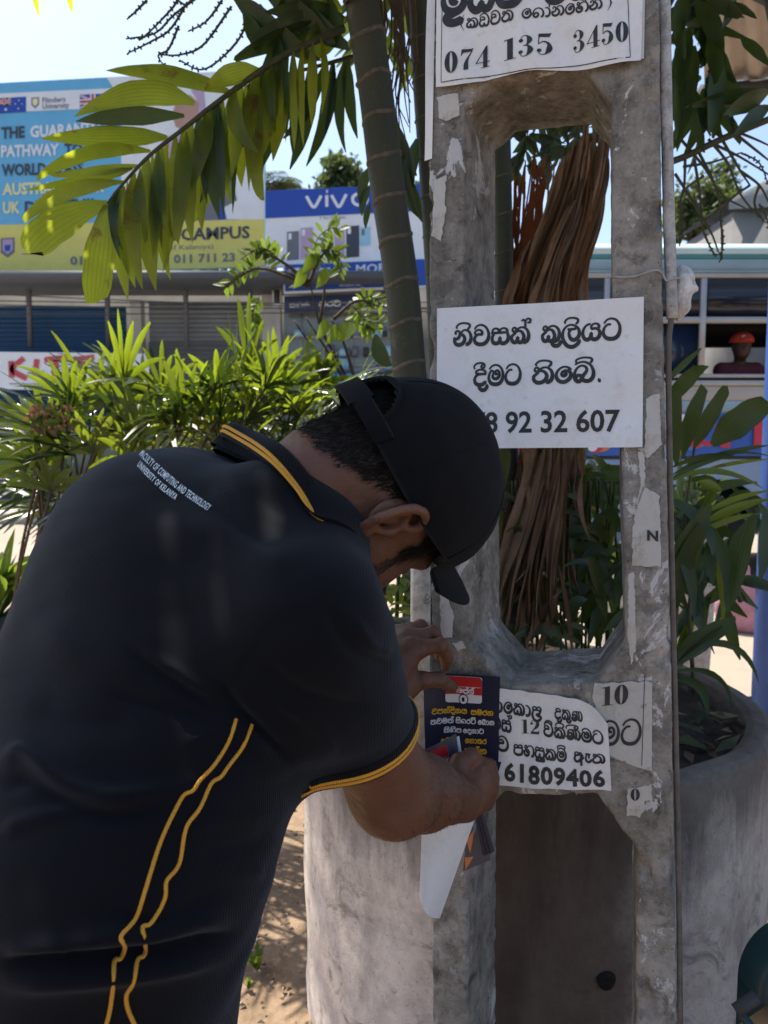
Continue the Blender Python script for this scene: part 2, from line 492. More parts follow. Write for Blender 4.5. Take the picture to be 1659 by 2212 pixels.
# right hand (near one): fist round the stack of leaflets, thumb on top
rt = [P(978, 1690, 1.050), P(992, 1650, 1.058), P(1018, 1634, 1.072), P(1041, 1650, 1.092)]
ri = [P(1036, 1668, 1.070), P(1056, 1655, 1.100), P(1060, 1664, 1.122), P(1046, 1668, 1.130)]
rm = [P(1040, 1690, 1.066), P(1063, 1681, 1.094), P(1062, 1688, 1.118), P(1048, 1692, 1.128)]
rr = [P(1040, 1714, 1.066), P(1062, 1708, 1.092), P(1060, 1714, 1.114), P(1046, 1716, 1.122)]
rp = [P(1034, 1736, 1.068), P(1054, 1734, 1.090), P(1053, 1738, 1.108), P(1042, 1740, 1.116)]
for q, a, b in ((ri, .027, .0150), (rm, .027, .0150), (rr, .025, .0140), (rp, .023, .0125)): body += [sd_cone(wri_r, q[0], a, b, .009)]
body += [sd_cone(wri_r, rt[0], .023, .019, .015)]
finger(rt, [.019, .0135, .0118, .0088]); finger(ri, [.0135, .0105, .0092, .0076]); finger(rm, [.0135, .0105, .0092, .0076]); finger(rr, [.0125, .0098, .0086, .0072]); finger(rp, [.0110, .0088, .0078, .0065])
nail(rt[3], rt[2], (.0, -.6, .8), .0085)

person = thing('person', 'man in black polo shirt and black cap bending to stick a leaflet on the pole', 'person', (-.30, .66, .004))
Vb, Fb = surf_nets(body, (-.56, .42, .76), (.24, 1.26, 1.56), .0026, disp=lambda p: .0009 * vn(p, 46, 3) + .0006 * vn(p, 130, 4))
for t, d, up, r in NAILS:
    nb = MB(); sd_ = np.cross(d, up); G = []
    for a in np.linspace(-1, 1, 7):
        G.append([t + d * (x * r) + sd_ * (a * r * .72 * (1 - .25 * max(x, 0) ** 2)) + up * (r * (1.02 - .42 * a * a - .16 * x * x)) for x in np.linspace(-.55, .95, 6)])
    nb.grid(G); nb.build('nail', M_NAIL, person)

# shirt ---------------------------------------------------------------------------
Rc = nrm([.52, -.70, -.46]); Tc = nrm(c7 - np.array([-.24, .78, 1.2])); Bc = np.cross(Rc, Tc); Tc = np.cross(Bc, Rc)
CH = np.stack([Rc, Tc, Bc])
Rp = nrm([.42, -.90, -.05]); Tp = nrm([.10, .10, 1]); Tp = nrm(Tp - Rp * (Rp @ Tp)); PH = np.stack([Rp, Tp, np.cross(Rp, Tp)])
shirt = [sd_ell((-.292, .700, .88), (.185, .200, .150), PH), sd_ell((-.268, .715, 1.02), (.190, .13, .160), PH, .05),
         sd_ell((-.240, .770, 1.150), (.190, .15, .125), CH, .07), sd_ell((-.200, .83, 1.245), (.180, .10, .10), CH, .06),
         sd_ell(P(330, 1230, .84), (.14, .09, .100), CH, .08),
         sd_cone(sho_r + np.array([-.03, .035, -.012]), sho_l + np.array([.0, -.03, -.02]), .064, .072, .08),
         sd_cone(c7 + np.array([-.045, -.015, -.055]), c7 + np.array([.0, .01, -.02]), .075, .050, .05),
         sd_ell(P(592, 1112, .805), (.062, .060, .055), None, .04), sd_ell(P(655, 1165, .80), (.055, .055, .05), None, .04), sd_ell(P(600, 1235, .785), (.075, .055, .055), None, .08)]
cuff_r = P(738, 1588, .79); cuff_n = nrm(nrm(cuff_r - sho_r) + np.array([-.12, -.12, -.02]))
cuff_x = cuff_r + nrm(cuff_r - sho_r) * .06
shirt += [sd_cut(sd_cone(sho_r, cuff_x, .066, .065, .06), cuff_r, cuff_n), sd_cut(sd_cone(sho_r, sho_r * .1 + elb_r * .9, .059, .053, .03), cuff_r, cuff_n)]
cuff_l = sho_l * .42 + elb_l * .58
shirt += [sd_cut(sd_cone(sho_l, cuff_l + nrm(elb_l - sho_l) * .06, .074, .068, .04), cuff_l, nrm(elb_l - sho_l))]
shirt.append(sd_plane(np.array([-.3, .68, .80]), (0, 0, -1)))
def shirt_disp(p):
    return .0030 * vn(p * np.array([1, 1, 1.5]), 10, 11) + .0014 * vn(p * np.array([1, 1, 2.2]), 24, 12)
Vs, Fs = surf_nets(shirt, (-.62, .36, .76), (.16, 1.20, 1.54), .004, disp=shirt_disp)
Vs = lap(Vs, Fs, 3, .5)
# folds pressed into the knit: (polyline, half-width, height) measured on the near side of the shirt
FOLDS = [([(0, 1650), (40, 1622), (75, 1638), (130, 1688), (230, 1718), (330, 1712), (420, 1690)], 16, .007),
         ([(0, 1700), (60, 1690), (140, 1735), (240, 1760), (380, 1735)], 20, -.006),
         ([(0, 1800), (60, 1772), (200, 1738), (300, 1742)], 16, .004),
         ([(270, 1400), (330, 1440), (410, 1495), (520, 1550)], 12, -.005), ([(290, 1400), (360, 1440), (440, 1490), (520, 1530)], 12, .005),
         ([(230, 1500), (340, 1530), (480, 1552)], 11, -.004), ([(400, 1600), (500, 1585), (610, 1640)], 14, .004),
         ([(470, 1480), (520, 1540), (640, 1660)], 12, -.010),
         ([(0, 2050), (90, 2045), (260, 2022), (330, 2018), (440, 1985), (500, 1990)], 20, .008),
         ([(0, 2082), (90, 2076), (300, 2062), (420, 2040), (505, 2020)], 13, -.013),
         ([(0, 2130), (160, 2120), (330, 2100), (500, 2065)], 16, .007),
         ([(200, 1960), (330, 1990), (480, 1930)], 16, -.004), ([(380, 1800), (470, 1770), (600, 1760)], 16, .004),
         ([(420, 1850), (520, 1830), (600, 1800)], 14, -.0035), ([(430, 1910), (520, 1890), (575, 1880)], 14, .003),
         ([(580, 1500), (690, 1570), (720, 1640)], 15, .003), ([(560, 1430), (660, 1500), (820, 1540)], 15, -.0035), ([(700, 1300), (760, 1400), (850, 1440)], 14, -.0035), ([(760, 1330), (810, 1400), (850, 1405)], 10, .003),
         ([(771, 1273), (670, 1315), (573, 1373), (490, 1504)], 4.5, -.0022),
         ([(400, 1120), (520, 1180), (640, 1230)], 30, .003), ([(430, 1040), (480, 1110), (600, 1200)], 16, -.003), ([(480, 1000), (540, 1080), (640, 1160)], 12, .002),
         ([(80, 1350), (200, 1430), (330, 1440)], 40, .003), ([(60, 1520), (180, 1560), (300, 1560)], 30, -.003)]
Nv = vnormals(Vs, Fs)
pxs = proj(Vs); facing = np.clip(((CAMP - Vs) * Nv).sum(1) / np.linalg.norm(CAMP - Vs, axis=1) * 3 + .15, 0, 1)
dsp = np.zeros(len(Vs))
for pl, wd, h in FOLDS:
    q = cr(pl, 6); dm = np.full(len(Vs), 1e9); tm = np.zeros(len(Vs))
    for i in range(len(q) - 1):
        a, b = q[i], q[i + 1]; ba = b - a
        t = np.clip(((pxs - a) @ ba) / (ba @ ba), 0, 1); d = np.linalg.norm(pxs - a - t[:, None] * ba, axis=1)
        m = d < dm; dm[m] = d[m]; tm[m] = (i + t[m]) / (len(q) - 1)
    dsp += 1.15 * h * np.exp(-(dm / (wd * 1.0)) ** 2) * np.clip(np.minimum(tm, 1 - tm) * 5 + .12, 0, 1)
Vs = Vs + Nv * (dsp * facing)[:, None]
Vs = lap(Vs, Fs, 2, .4)
shirt_o = mk('polo_shirt', Vs, Fs, M_SHIRT, person)
CS = Caster(Vs, Fs)
def drape(pl, n=6):
    q = cr(pl, n); pts = []; nn = []
    for x, y in q:
        a, b = CS.px(x, y)
        if a is not None: pts.append(a); nn.append(b if b @ (CAMP - a) > 0 else -b)
    pts = np.array(pts); nn = np.array(nn)
    if len(pts) > 4:
        nn = nrm(np.apply_along_axis(lambda c: np.convolve(np.pad(c, 1, 'edge'), [.25, .5, .25], 'valid'), 0, nn))
    return pts, nn
# side piping, two runs
L1 = [[(510, 1554), (495, 1601), (463, 1653), (432, 1685), (417, 1708)], [(398, 1716), (380, 1747), (346, 1820), (312, 1929), (292, 1987), (260, 2023), (271, 2044), (260, 2073)], [(247, 2075), (245, 2127), (237, 2185), (229, 2216), (220, 2260)]]
L2 = [[(544, 1565), (526, 1612), (495, 1653), (477, 1679)], [(456, 1692), (432, 1747), (401, 1789), (388, 1867), (359, 1903), (357, 1940), (325, 1997)], [(307, 2002), (315, 2044), (310, 2067)], [(297, 2073), (289, 2122), (273, 2148), (276, 2179), (292, 2216), (310, 2255)]]
for run in (L1, L2):
    run = [[q for seg in run for q in seg]]
    mb = MB()
    for seg in run:
        p, n = drape(seg, 8)
        for _ in range(5): p[1:-1] = (p[:-2] + p[2:] + 2 * p[1:-1]) / 4
        if len(p) > 3: ribbon(mb, p, n, .0032, .0012)
    mb.build('yellow_piping', M_YEL, shirt_o)
# sleeve cuffs: rib band with two yellow rings, right round the arm
def cuff(center, axis, name):
    ax = nrm(axis); a = nrm(np.cross(ax, [0.3, .2, 1])); b = np.cross(ax, a)
    def ring(off):
        pts = []; nn = []
        for t in np.linspace(0, 2 * math.pi, 72, endpoint=False):
            d = math.cos(t) * a + math.sin(t) * b; o = center - ax * off + d * .14
            h, n = CS.ray(o, -d)
            if h is None or np.linalg.norm(h - (center - ax * off)) > .088: h = None
            pts.append(h); nn.append(d)
        rr = np.array([np.nan if h is None else np.linalg.norm(h - (center - ax * off)) for h in pts])
        ok = ~np.isnan(rr); rr = np.interp(np.arange(72), np.arange(72)[ok], rr[ok], period=72)
        nn = np.array(nn); return center - ax * off + nn * rr[:, None], nn
    rows = [ring(o) for o in (.003, .007, .013, .020, .026)]
    R0 = np.stack([p + n * e for (p, n), e in zip(rows, (.0012, .0026, .0028, .0026, .0008))], 0)
    lip = np.stack([R0[0] - rows[0][1] * .006 + ax * .0015, R0[0] + ax * .003], 0)
    c = MB().grid(np.concatenate([lip, R0]).transpose(0, 1, 2), closed_u=True).build(name, M_RIB, shirt_o)
    for o in (.0075, .0145):
        p, n = ring(o); mb = MB()
        ribbon(mb, np.concatenate([p, p[:1]]) + np.concatenate([n, n[:1]]) * .0028, np.concatenate([n, n[:1]]), .0040, .0010)
        mb.build('yellow_stripe', M_YEL, c)
cuff(cuff_r, cuff_n, 'sleeve_cuff'); cuff(cuff_l, elb_l - sho_l, 'sleeve_cuff')
# collar
fold = np.array([P(508, 921, .905), P(560, 938, .845), P(606, 962, .800), P(652, 1010, .775), P(692, 1068, .762), P(728, 1135, .772), P(757, 1180, .815), (.005, .93, 1.262), (-.01, .985, 1.268), (-.06, 1.02, 1.30), (-.13, 1.01, 1.36)])
hem = np.array([P(470, 946, .90), P(520, 964, .83), P(566, 992, .778), P(604, 1024, .755), P(644, 1064, .738), P(676, 1128, .728), P(712, 1192, .76), (-.010, .86, 1.205), (-.02, 1.0, 1.215), (-.09, 1.075, 1.25), (-.175, 1.06, 1.335)])
def closed(p, n=10):
    q = np.concatenate([p[-2:], p, p[:2]]); c = cr(q, n); return c[2 * n:-2 * n][: len(p) * n]
fo = closed(fold); he = closed(hem)
for i in range(len(he)):                      # the leaf lies on the shirt, never under it
    q, n = CS.near(he[i]); 
    if (he[i] - q) @ n < .005: he[i] = q + n * .005
for _ in range(6): he = (np.roll(he, 1, 0) + np.roll(he, -1, 0) + 2 * he) / 4
nax = nrm(H(-.03, 0, -.06) - c7); cenr = fo.mean(0)
inw = nrm((cenr - fo) - nax * ((cenr - fo) @ nax)[:, None])
inner = fo + inw * .016 - nax * .045
out = -inw
def leaf(t): 
    b = np.sin(np.pi * t) * .006
    return fo * (1 - t) + he * t + out * (b + .0016)
rings = [inner, fo + inw * .008 - nax * .02, fo + inw * .0025 + nax * .0008, fo + nax * .002, leaf(.08), leaf(.3), leaf(.55), leaf(.8), leaf(1.0), he - out * .0014, leaf(.6) - out * .004, inner + out * .008]
col = MB().grid(np.stack(rings, 0), closed_u=True).build('collar', M_RIB, shirt_o)
for t in (.64, .84):
    mb = MB(); p = leaf(t); p = np.concatenate([p, p[:1]]); n = nrm(np.cross(np.gradient(p, axis=0), np.concatenate([he - fo, (he - fo)[:1]])))
    s_ = np.sign((n * np.concatenate([out, out[:1]])).sum()); ribbon(mb, p, n * s_, .0042, .0014); mb.build('yellow_stripe', M_YEL, col)
# lettering across the shoulders
def textmesh(body, size=1.0, bold=0.0, res=3, sx=1.0, spacing=1.0, shear=0.0):
    c = bpy.data.curves.new('t', 'FONT'); c.body = body; c.size = size; c.resolution_u = res; c.offset = bold; c.space_character = spacing; c.shear = shear
    o = bpy.data.objects.new('t', c); COL.objects.link(o)
    dg = bpy.context.evaluated_depsgraph_get(); me = o.evaluated_get(dg).to_mesh()
    V = np.array([v.co[:2] for v in me.vertices]) if len(me.vertices) else np.zeros((0, 2)); F = [tuple(p.vertices) for p in me.polygons]
    o.evaluated_get(dg).to_mesh_clear(); bpy.data.objects.remove(o); bpy.data.curves.remove(c)
    if len(V): V = V - np.array([V[:, 0].min(), 0]); V[:, 0] *= sx
    return V, F
def print_on_shirt(txt, a, b, upv, name):
    V, F = textmesh(txt, 1.0, .018, 2, spacing=1.08); W = V[:, 0].max(); a = np.array(a, float); b = np.array(b, float); upv = np.array(upv, float)
    out_ = []
    for x, y in V:
        t = x / W; q = a + (b - a) * t + np.array([-(b - a)[1], (b - a)[0]]) * (.03 * math.sin(math.pi * t)) + upv * (y / .72)
        h, n = CS.px(*q)
        if h is None: h, n = CS.near(P(q[0], q[1], .84))
        out_.append(h + n * .0012 * (1 if n @ (CAMP - h) > 0 else -1))
    mk(name, out_, F, M_PRINT, shirt_o, smooth=False)
print_on_shirt('FACULTY OF COMPUTING AND TECHNOLOGY', (300, 985), (449, 1106), (9, -13), 'lettering')
print_on_shirt('UNIVERSITY OF KELANIYA', (296, 1008), (378, 1082), (8, -11), 'lettering')

# trousers and shoes
tr = [sd_ell((-.30, .69, .86), (.165, .17, .145), PH), sd_cone((-.345, .76, .82), (-.375, .77, .45), .095, .068, .04), sd_cone((-.375, .77, .45), (-.385, .74, .075), .068, .058, .02),
      sd_cone((-.255, .60, .82), (-.265, .60, .45), .095, .068, .04), sd_cone((-.265, .60, .45), (-.275, .58, .075), .068, .058, .02), sd_plane((0, 0, .05), (0, 0, -1)), sd_plane((0, 0, .95), (0, 0, 1))]
Vt, Ft = surf_nets(tr, (-.56, .40, .02), (-.05, 1.0, 1.0), .009, disp=lambda p: .004 * vn(p * np.array([1, 1, .6]), 22, 31))
mk('trousers', Vt, Ft, M_TROU, person)
for x, y in ((-.385, .74), (-.275, .58)):
    sh = [sd_cone((x - .01, y - .005, .055), (x + .05, y + .035, .05), .045, .043, .03), sd_cone((x + .05, y + .035, .045), (x + .15, y + .085, .04), .043, .036, .03), sd_plane((0, 0, .008), (0, 0, -1))]
    Vx, Fx = surf_nets(sh, (x - .1, y - .1, -.02), (x + .24, y + .17, .14), .006)
    mk('shoe', Vx, Fx, M_CAP, person)

# ---- head: hair, beard, cap
CB = Caster(Vb, Fb)
def fu_poly(pl):
    o = []
    for x, y in pl:
        h, n = CB.px(x, y)
        if h is None: h, n = CB.near(P(x, y, .86))
        q = toH(h); o.append((q[0], q[2]))
    return np.array(o)
def inpoly(pts, poly):
    r = np.zeros(len(pts), bool); j = len(poly) - 1
    for i in range(len(poly)):
        a, b = poly[i], poly[j]
        c = ((a[1] > pts[:, 1]) != (b[1] > pts[:, 1])) & (pts[:, 0] < (b[0] - a[0]) * (pts[:, 1] - a[1]) / (b[1] - a[1] + 1e-12) + a[0])
        r ^= c; j = i
    return r
hair_poly = np.array([(-.135, -.072), (-.098, -.070), (-.072, -.044), (-.050, -.022), (-.030, -.003), (-.012, .016), (.014, .020), (.030, .012), (.034, -.022), (.046, -.020), (.056, .012), (.07, .04), (.05, .16), (-.2, .16), (-.2, -.03)])
beard_poly = np.array([(.034, -.018), (.046, -.018), (.050, -.050), (.064, -.070), (.095, -.070), (.12, -.10), (.12, -.16), (.03, -.16), (.004, -.118), (.012, -.085), (.026, -.06)])
q = toH(Vb); headm = np.linalg.norm(Vb - HC, axis=1) < .2
earm = (np.abs(q[:, 1]) > .081) & (q[:, 0] > -.05) & (q[:, 0] < .03) & (q[:, 2] < .03)
jit = np.stack([vn(Vb, 130, 41), vn(Vb, 130, 42)], 1) * .005
hm = headm & inpoly(q[:, [0, 2]] + jit, hair_poly) & ~earm
bm_ = headm & inpoly(q[:, [0, 2]] + jit, beard_poly) & ~earm
M_SCALP = plain('scalp_under_hair', (.022, .015, .012), .6, .2, 60)
n_ = NT('stubble_skin'); n_.set(col=n_.mix(n_.noise(500, 3), (.03, .018, .013), (.075, .038, .026)), rough=.6); M_STUB = n_.m
fm = np.zeros(len(Fb), int); fm[hm[Fb].all(1)] = 1; fm[bm_[Fb].all(1) & (fm == 0)] = 2
body_o = mk('body', Vb, Fb, M_SKIN, person, mats=[M_SKIN, M_SCALP, M_STUB], fm=fm)
Nb = vnormals(Vb, Fb)
def strands(mask, count, ln, name, lift, seed):
    rg = np.random.default_rng(seed); idx = rg.choice(np.where(mask)[0], count)
    p = Vb[idx] + rg.normal(0, .0012, (count, 3)); n = Nb[idx]; p -= n * .0008
    qq = toH(p)
    dirv = -HU * 1.0 - HF[None] * (.25 + 0 * qq[:, :1]) + rg.normal(0, .28, (count, 3))
    dirv = nrm(dirv - n * (dirv * n).sum(1)[:, None])
    L = ln(qq) * rg.uniform(.6, 1.3, count)
    a = p; b = p + (dirv * .6 + n * lift)[:] * (L * .55)[:, None]; c = p + (dirv * 1.25 + n * lift * .9) * L[:, None]
    sd_ = nrm(np.cross(dirv, n + rg.normal(0, .5, (count, 3)))) * .00038
    V = np.stack([a + sd_, a - sd_, b + sd_ * .8, b - sd_ * .8, c], 1).reshape(-1, 3)
    k = np.arange(count)[:, None] * 5
    F = [tuple(r) for r in np.concatenate([k + [0, 1, 3], k + [0, 3, 2], k + [2, 3, 4]])]
    return mk(name, V, np.array(F), M_HAIR, person, smooth=False)
strands(hm, 26000, lambda q: np.clip(.006 + (q[:, 2] + .05) * .09, .004, .014), 'hair', .55, 5)
strands(bm_, 6500, lambda q: np.full(len(q), .0045), 'beard', .6, 6)
am = (np.linalg.norm(np.cross(Vb - elb_r, nrm(wri_r - elb_r)), axis=1) < .07) & (((Vb - elb_r) @ nrm(wri_r - elb_r)) > -.02) & (((Vb - elb_r) @ nrm(wri_r - elb_r)) < .19) & (np.linalg.norm(Vb - elb_r, axis=1) < .26)
rgA = np.random.default_rng(12); ia = rgA.choice(np.where(am)[0], 1500); pa = Vb[ia]; na = Nb[ia]; da = nrm(np.array(wri_r - elb_r)) * .8 + np.array([0, 0, -.7]) + rgA.normal(0, .3, (1500, 3)); da = nrm(da - na * (da * na).sum(1)[:, None])
la = rgA.uniform(.005, .010, 1500)[:, None]; sa = nrm(np.cross(da, na)) * .00016; Va = np.stack([pa + sa, pa - sa, pa + (da + na * .35) * la], 1).reshape(-1, 3)
mk('arm_hair', Va, np.arange(4500).reshape(-1, 3), M_HAIR, person, smooth=False)
# cap
RX, RY = .1175, .0925
def rim_u(th): c = np.cos(th); return .012 + .030 * c + .006 * np.cos(2 * th)
def cap_pt(th, t, grow=0.0):
    ur = rim_u(th); rr = np.cos(t * np.pi / 2) ** .78; seam = 1 - .006 * np.exp(-((((th / (np.pi / 3)) + .5) % 1 - .5) / .03) ** 2) * np.cos(t * np.pi / 2)
    f = (RX + grow) * np.cos(th) * rr * seam * np.where(np.cos(th) < 0, .955, 1) - .002; r = (RY + grow) * np.sin(th) * rr * seam; u = ur + (.1235 + grow - ur) * np.sin(t * np.pi / 2)
    return H(f[..., None], r[..., None], u[..., None])
TH, TT = np.meshgrid(np.linspace(0, 2 * np.pi, 216, endpoint=False), np.linspace(0, 1, 46), indexing='ij')
G = cap_pt(TH, TT); G = G + (.0016 * vn(G, 26, 51) + .0008 * vn(G, 60, 52))[..., None] * nrm(G - HC)
dth = np.abs((TH - np.pi + np.pi) % (2 * np.pi) - np.pi); uu = toH(G.reshape(-1, 3))[:, 2].reshape(TH.shape) - rim_u(TH)
hole = (dth / .54) ** 2 + ((uu - .0) / .050) ** 2 < 1
G2 = cap_pt(TH, TT, -.0022)
n0, n1 = TH.shape; F = []; ix = lambda i, j, l: (l * n0 * n1) + (i % n0) * n1 + j
dead = lambda i, j: hole[i % n0, j] and hole[(i + 1) % n0, j] and hole[(i + 1) % n0, j + 1] and hole[i % n0, j + 1]
for i in range(n0):
    for j in range(n1 - 1):
        if dead(i, j): continue
        F.append((ix(i, j, 0), ix(i + 1, j, 0), ix(i + 1, j + 1, 0), ix(i, j + 1, 0))); F.append((ix(i, j, 1), ix(i, j + 1, 1), ix(i + 1, j + 1, 1), ix(i + 1, j, 1)))
        for (di, dj, e) in ((-1, 0, ((0, 0), (0, 1))), (1, 0, ((1, 0), (1, 1))), (0, -1, ((0, 0), (1, 0))), (0, 1, ((0, 1), (1, 1)))):
            jj = j + dj
            if jj >= n1 - 1: continue
            if jj < 0 or dead(i + di, jj):
                (a0, b0), (a1, b1) = e
                F.append((ix(i + a0, j + b0, 0), ix(i + a1, j + b1, 0), ix(i + a1, j + b1, 1), ix(i + a0, j + b0, 1)))
cap = thing('baseball_cap', 'black baseball cap with rear strap worn by the bending man', 'cap', H(0, 0, .05))
mk('crown', np.concatenate([G.reshape(-1, 3), G2.reshape(-1, 3)]), F, M_CAP, cap)
# rim of the rear opening and stitched seams
mb = MB()
for k in range(6):
    t = np.linspace(.02, .96, 30); th = np.full(30, k * np.pi / 3)
    pts = cap_pt(th, t, .0002); hh = toH(pts)[:, 2] - rim_u(th)
    if k == 3: pts = pts[hh > .053]
    mb.tube(pts, .0009, 5)
mb.build('seam', M_RIB, cap)
ph = np.linspace(-1, 1, 40); arch_t = []
mb = MB(); pts = []
for a in np.linspace(0, np.pi, 48):
    th = np.pi + .545 * np.cos(a); u_ = .0505 * np.sin(a) + rim_u(np.array(th)); t = np.arcsin(np.clip((u_ - rim_u(np.array(th))) / (.1235 - rim_u(np.array(th))), 0, 1)) * 2 / np.pi
    pts.append(cap_pt(np.array([th]), np.array([t]), .0006)[0])
mb.tube(pts, .0024, 8); mb.build('opening_piping', M_CAP, cap)
mb = MB(); th = np.linspace(np.pi - .72, np.pi + .66, 40); rows = []
for e, g in ((0, .0015), (.004, .0030), (.017, .0030), (.020, .0012), (.017, .0005), (.004, .0005), (0, .0015)):
    rows.append(H(((RX * .955 + g) * np.cos(th) - .002)[:, None], ((RY + g) * np.sin(th))[:, None], (rim_u(th) - .002 + e)[:, None]))
mb.grid(np.stack(rows, 0)); mb.build('rear_strap', M_RIB, cap)
mb = MB(); th = np.linspace(np.pi - .22, np.pi + .30, 14); rows = []
lift_ = np.linspace(.0008, .0030, 14)
for e, g in ((-.004, 0), (-.003, .0022), (.022, .0022), (.0228, 0), (.022, -.001), (-.003, -.001), (-.004, 0)):
    rows.append(H(((RX * .955 + g + lift_) * np.cos(th) - .002)[:, None], ((RY + g + lift_) * np.sin(th))[:, None], (rim_u(th) - .002 + e)[:, None]))
mb.grid(np.stack(rows, 0)); mb.build('strap_tab', M_CAP, cap)
# peak
def peak(s, t):
    th = s * 1.02; L = .062 * (1 - .30 * np.abs(s) ** 3) * np.cos(s * .35)
    f0 = RX * np.cos(th) * .985; r0 = RY * np.sin(th) * .985
    f = f0 + L * t * (1 - .15 * np.abs(s) ** 3); r = r0 * (1 - .05 * t)
    u = rim_u(th) - .004 + .019 * t - .006 * t * t - .027 * np.abs(s) ** 2 * t ** .22 + .002
    return f, r, u
SS, T2 = np.meshgrid(np.linspace(-1, 1, 60), np.linspace(0, 1, 22), indexing='ij'); f, r, u = peak(SS, T2)
top = H(f[..., None], r[..., None], (u + .0022)[..., None]); bot = H(f[..., None], r[..., None], (u - .0022)[..., None])
mb = MB(); mb.grid(top); mb.grid(bot[:, ::-1])
edge = np.concatenate([np.stack([f[:, -1], r[:, -1], u[:, -1]], 1)]); ep = H(edge[:, :1], edge[:, 1:2], edge[:, 2:3]); mb.tube(ep, .0026, 8)
mb.build('peak', M_CAP, cap)
mb = MB()
mb.lathe([(.0, .0062), (.004, .006), (.0068, .0042), (.0078, .0012), (.0072, -.002)], H(-.002, 0, .1235), 20, axis=[HF, HR, HU]); mb.build('button', M_CAP, cap)
# ============================================================ GROUND, POLE, PLANTER
def m_dirt():
    n = NT('dirt'); c = n.co()
    a = n.noise(.9, 6, .6, c); b = n.noise(9, 6, .65, c); g = n.noise(90, 4, .7, c); pb = n.n('TexVoronoi', {'Vector': c, 'Scale': 38.0}).outputs['Distance']
    col = n.mix(n.ramp(a, (.3, 0.), (.7, 1.)), (.21, .14, .088), (.31, .225, .15))
    col = n.mix(n.ramp(b, (.45, 0.), (.72, .8)), col, (.12, .08, .05))
    col = n.mix(n.ramp(g, (.55, 0.), (.75, .6)), col, (.38, .30, .22))
    col = n.mix(n.ramp(pb, (.0, .5), (.12, 0.)), col, (.25, .2, .15))
    n.set(col=col, rough=.95, spec=.15); n.bump(n.mix(.5, b, n.mix(.5, g, pb)), .8, .02); return n.m
def m_road():
    n = NT('road_surface'); c = n.co()
    a = n.noise(.35, 5, .6, c); b = n.noise(6, 5, .65, c); g = n.noise(160, 3, .7, c)
    col = n.mix(n.ramp(a, (.3, 0.), (.7, 1.)), (.27, .225, .175), (.34, .285, .225)); col = n.mix(n.ramp(b, (.5, 0.), (.8, .5)), col, (.21, .175, .135))
    col = n.mix(n.ramp(g, (.5, 0.), (.8, .5)), col, (.38, .33, .27))
    n.set(col=col, rough=.9, spec=.2); n.bump(n.mix(.5, b, g), .4, .008); return n.m
def m_concrete(name, lo, hi, dark, stain=.55, moss=(.05, .055, .035), paper=.0, rust=0.0, vsc=1.0, pits=.5, mould_shade=False, gr=1.0):
    n = NT(name); c = n.co(); cv = n.co(scale=(1, 1, .28))
    a = n.noise(5 * vsc, 6, .65, c); b = n.noise(26 * vsc, 6, .7, c); g = n.noise(220, 4, .7, c); s = n.noise(4.5 * vsc, 7, .7, cv, .6); k = n.noise(11 * vsc, 7, .75, c, 1.2)
    col = n.mix(n.ramp(a, (.32, 0.), (.68, 1.)), lo, hi)
    col = n.mix(n.ramp(b, (.36, .75 * gr), (.58, 0.)), col, tuple(x * .45 for x in lo))
    b2 = n.noise(60 * vsc, 5, .75, c); col = n.mix(n.ramp(b2, (.55, 0.), (.68, .55 * gr)), col, tuple(x * .35 for x in lo))
    col = n.mix(n.ramp(s, (.5, 0.), (.72, stain)), col, dark)
    col = n.mix(n.ramp(k, (.56, 0.), (.66, stain * .9)), col, moss)
    col = n.mix(n.ramp(g, (.6, 0.), (.75, .5)), col, tuple(min(1, x * 1.5) for x in hi))
    sp = n.n('TexVoronoi', {'Vector': c, 'Scale': 95.0}).outputs['Distance']
    col = n.mix(n.ramp(sp, (.05, pits), (.14, 0.)), col, tuple(x * .3 for x in dark))
    if paper:
        pm = n.noise(17, 8, .72, n.co(scale=(1, 1, .7)), .8); pl = n.noise(2.6, 2, .5, c)
        f = n.mix(1.0, n.ramp(pm, (.585, 0.), (.60, 1.)), n.ramp(pl, (.42, 0.), (.52, paper)), 'MULTIPLY')
        col = n.mix(f, col, n.mix(b, (.50, .50, .50), (.68, .68, .69)))
    if rust:
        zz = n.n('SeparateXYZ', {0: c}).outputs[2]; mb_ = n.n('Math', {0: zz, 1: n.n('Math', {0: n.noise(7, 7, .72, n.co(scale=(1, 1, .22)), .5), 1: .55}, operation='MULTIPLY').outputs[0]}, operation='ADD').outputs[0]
        if mould_shade: col = n.mix(n.ramp(mb_, (.80, 0.), (.97, .85)), col, n.mix(b, (.035, .033, .027), (.12, .11, .095)))
        sx, sy, sz_ = n.n('SeparateXYZ', {0: c}).outputs; shade_x = n.n('Math', {0: n.n('Math', {0: sx, 1: n.n('Math', {0: n.noise(6, 5, .65, c), 1: .30}, operation='MULTIPLY').outputs[0]}, operation='ADD').outputs[0], 1: 0.30}, operation='ADD').outputs[0]
        shade_mask = n.ramp(shade_x, (.17, 0.), (.25, 1.), (.54, .85), (.64, .12)); col = n.mix(shade_mask, col, n.mix(n.ramp(s, (.38, 0.), (.62, 1.)), n.mix(b, (.045, .030, .022), (.075, .05, .037)), n.mix(b, (.085, .06, .045), (.17, .125, .095)))) if mould_shade else col  # brown staining with the recess's shade painted in, where the opening shows the wall
        rr = n.noise(3.2, 5, .6, cv, .8); col = n.mix(n.ramp(rr, (.45, 0.), (.7, rust)), col, (.10, .045, .030))
    n.set(col=col, rough=.93, spec=.2)
    h = n.mix(.45, b, n.mix(.5, g, n.ramp(sp, (.04, 0.), (.16, 1.)))); n.bump(h, .75, .006); return n.m
M_DIRT = m_dirt(); M_ROAD = m_road()
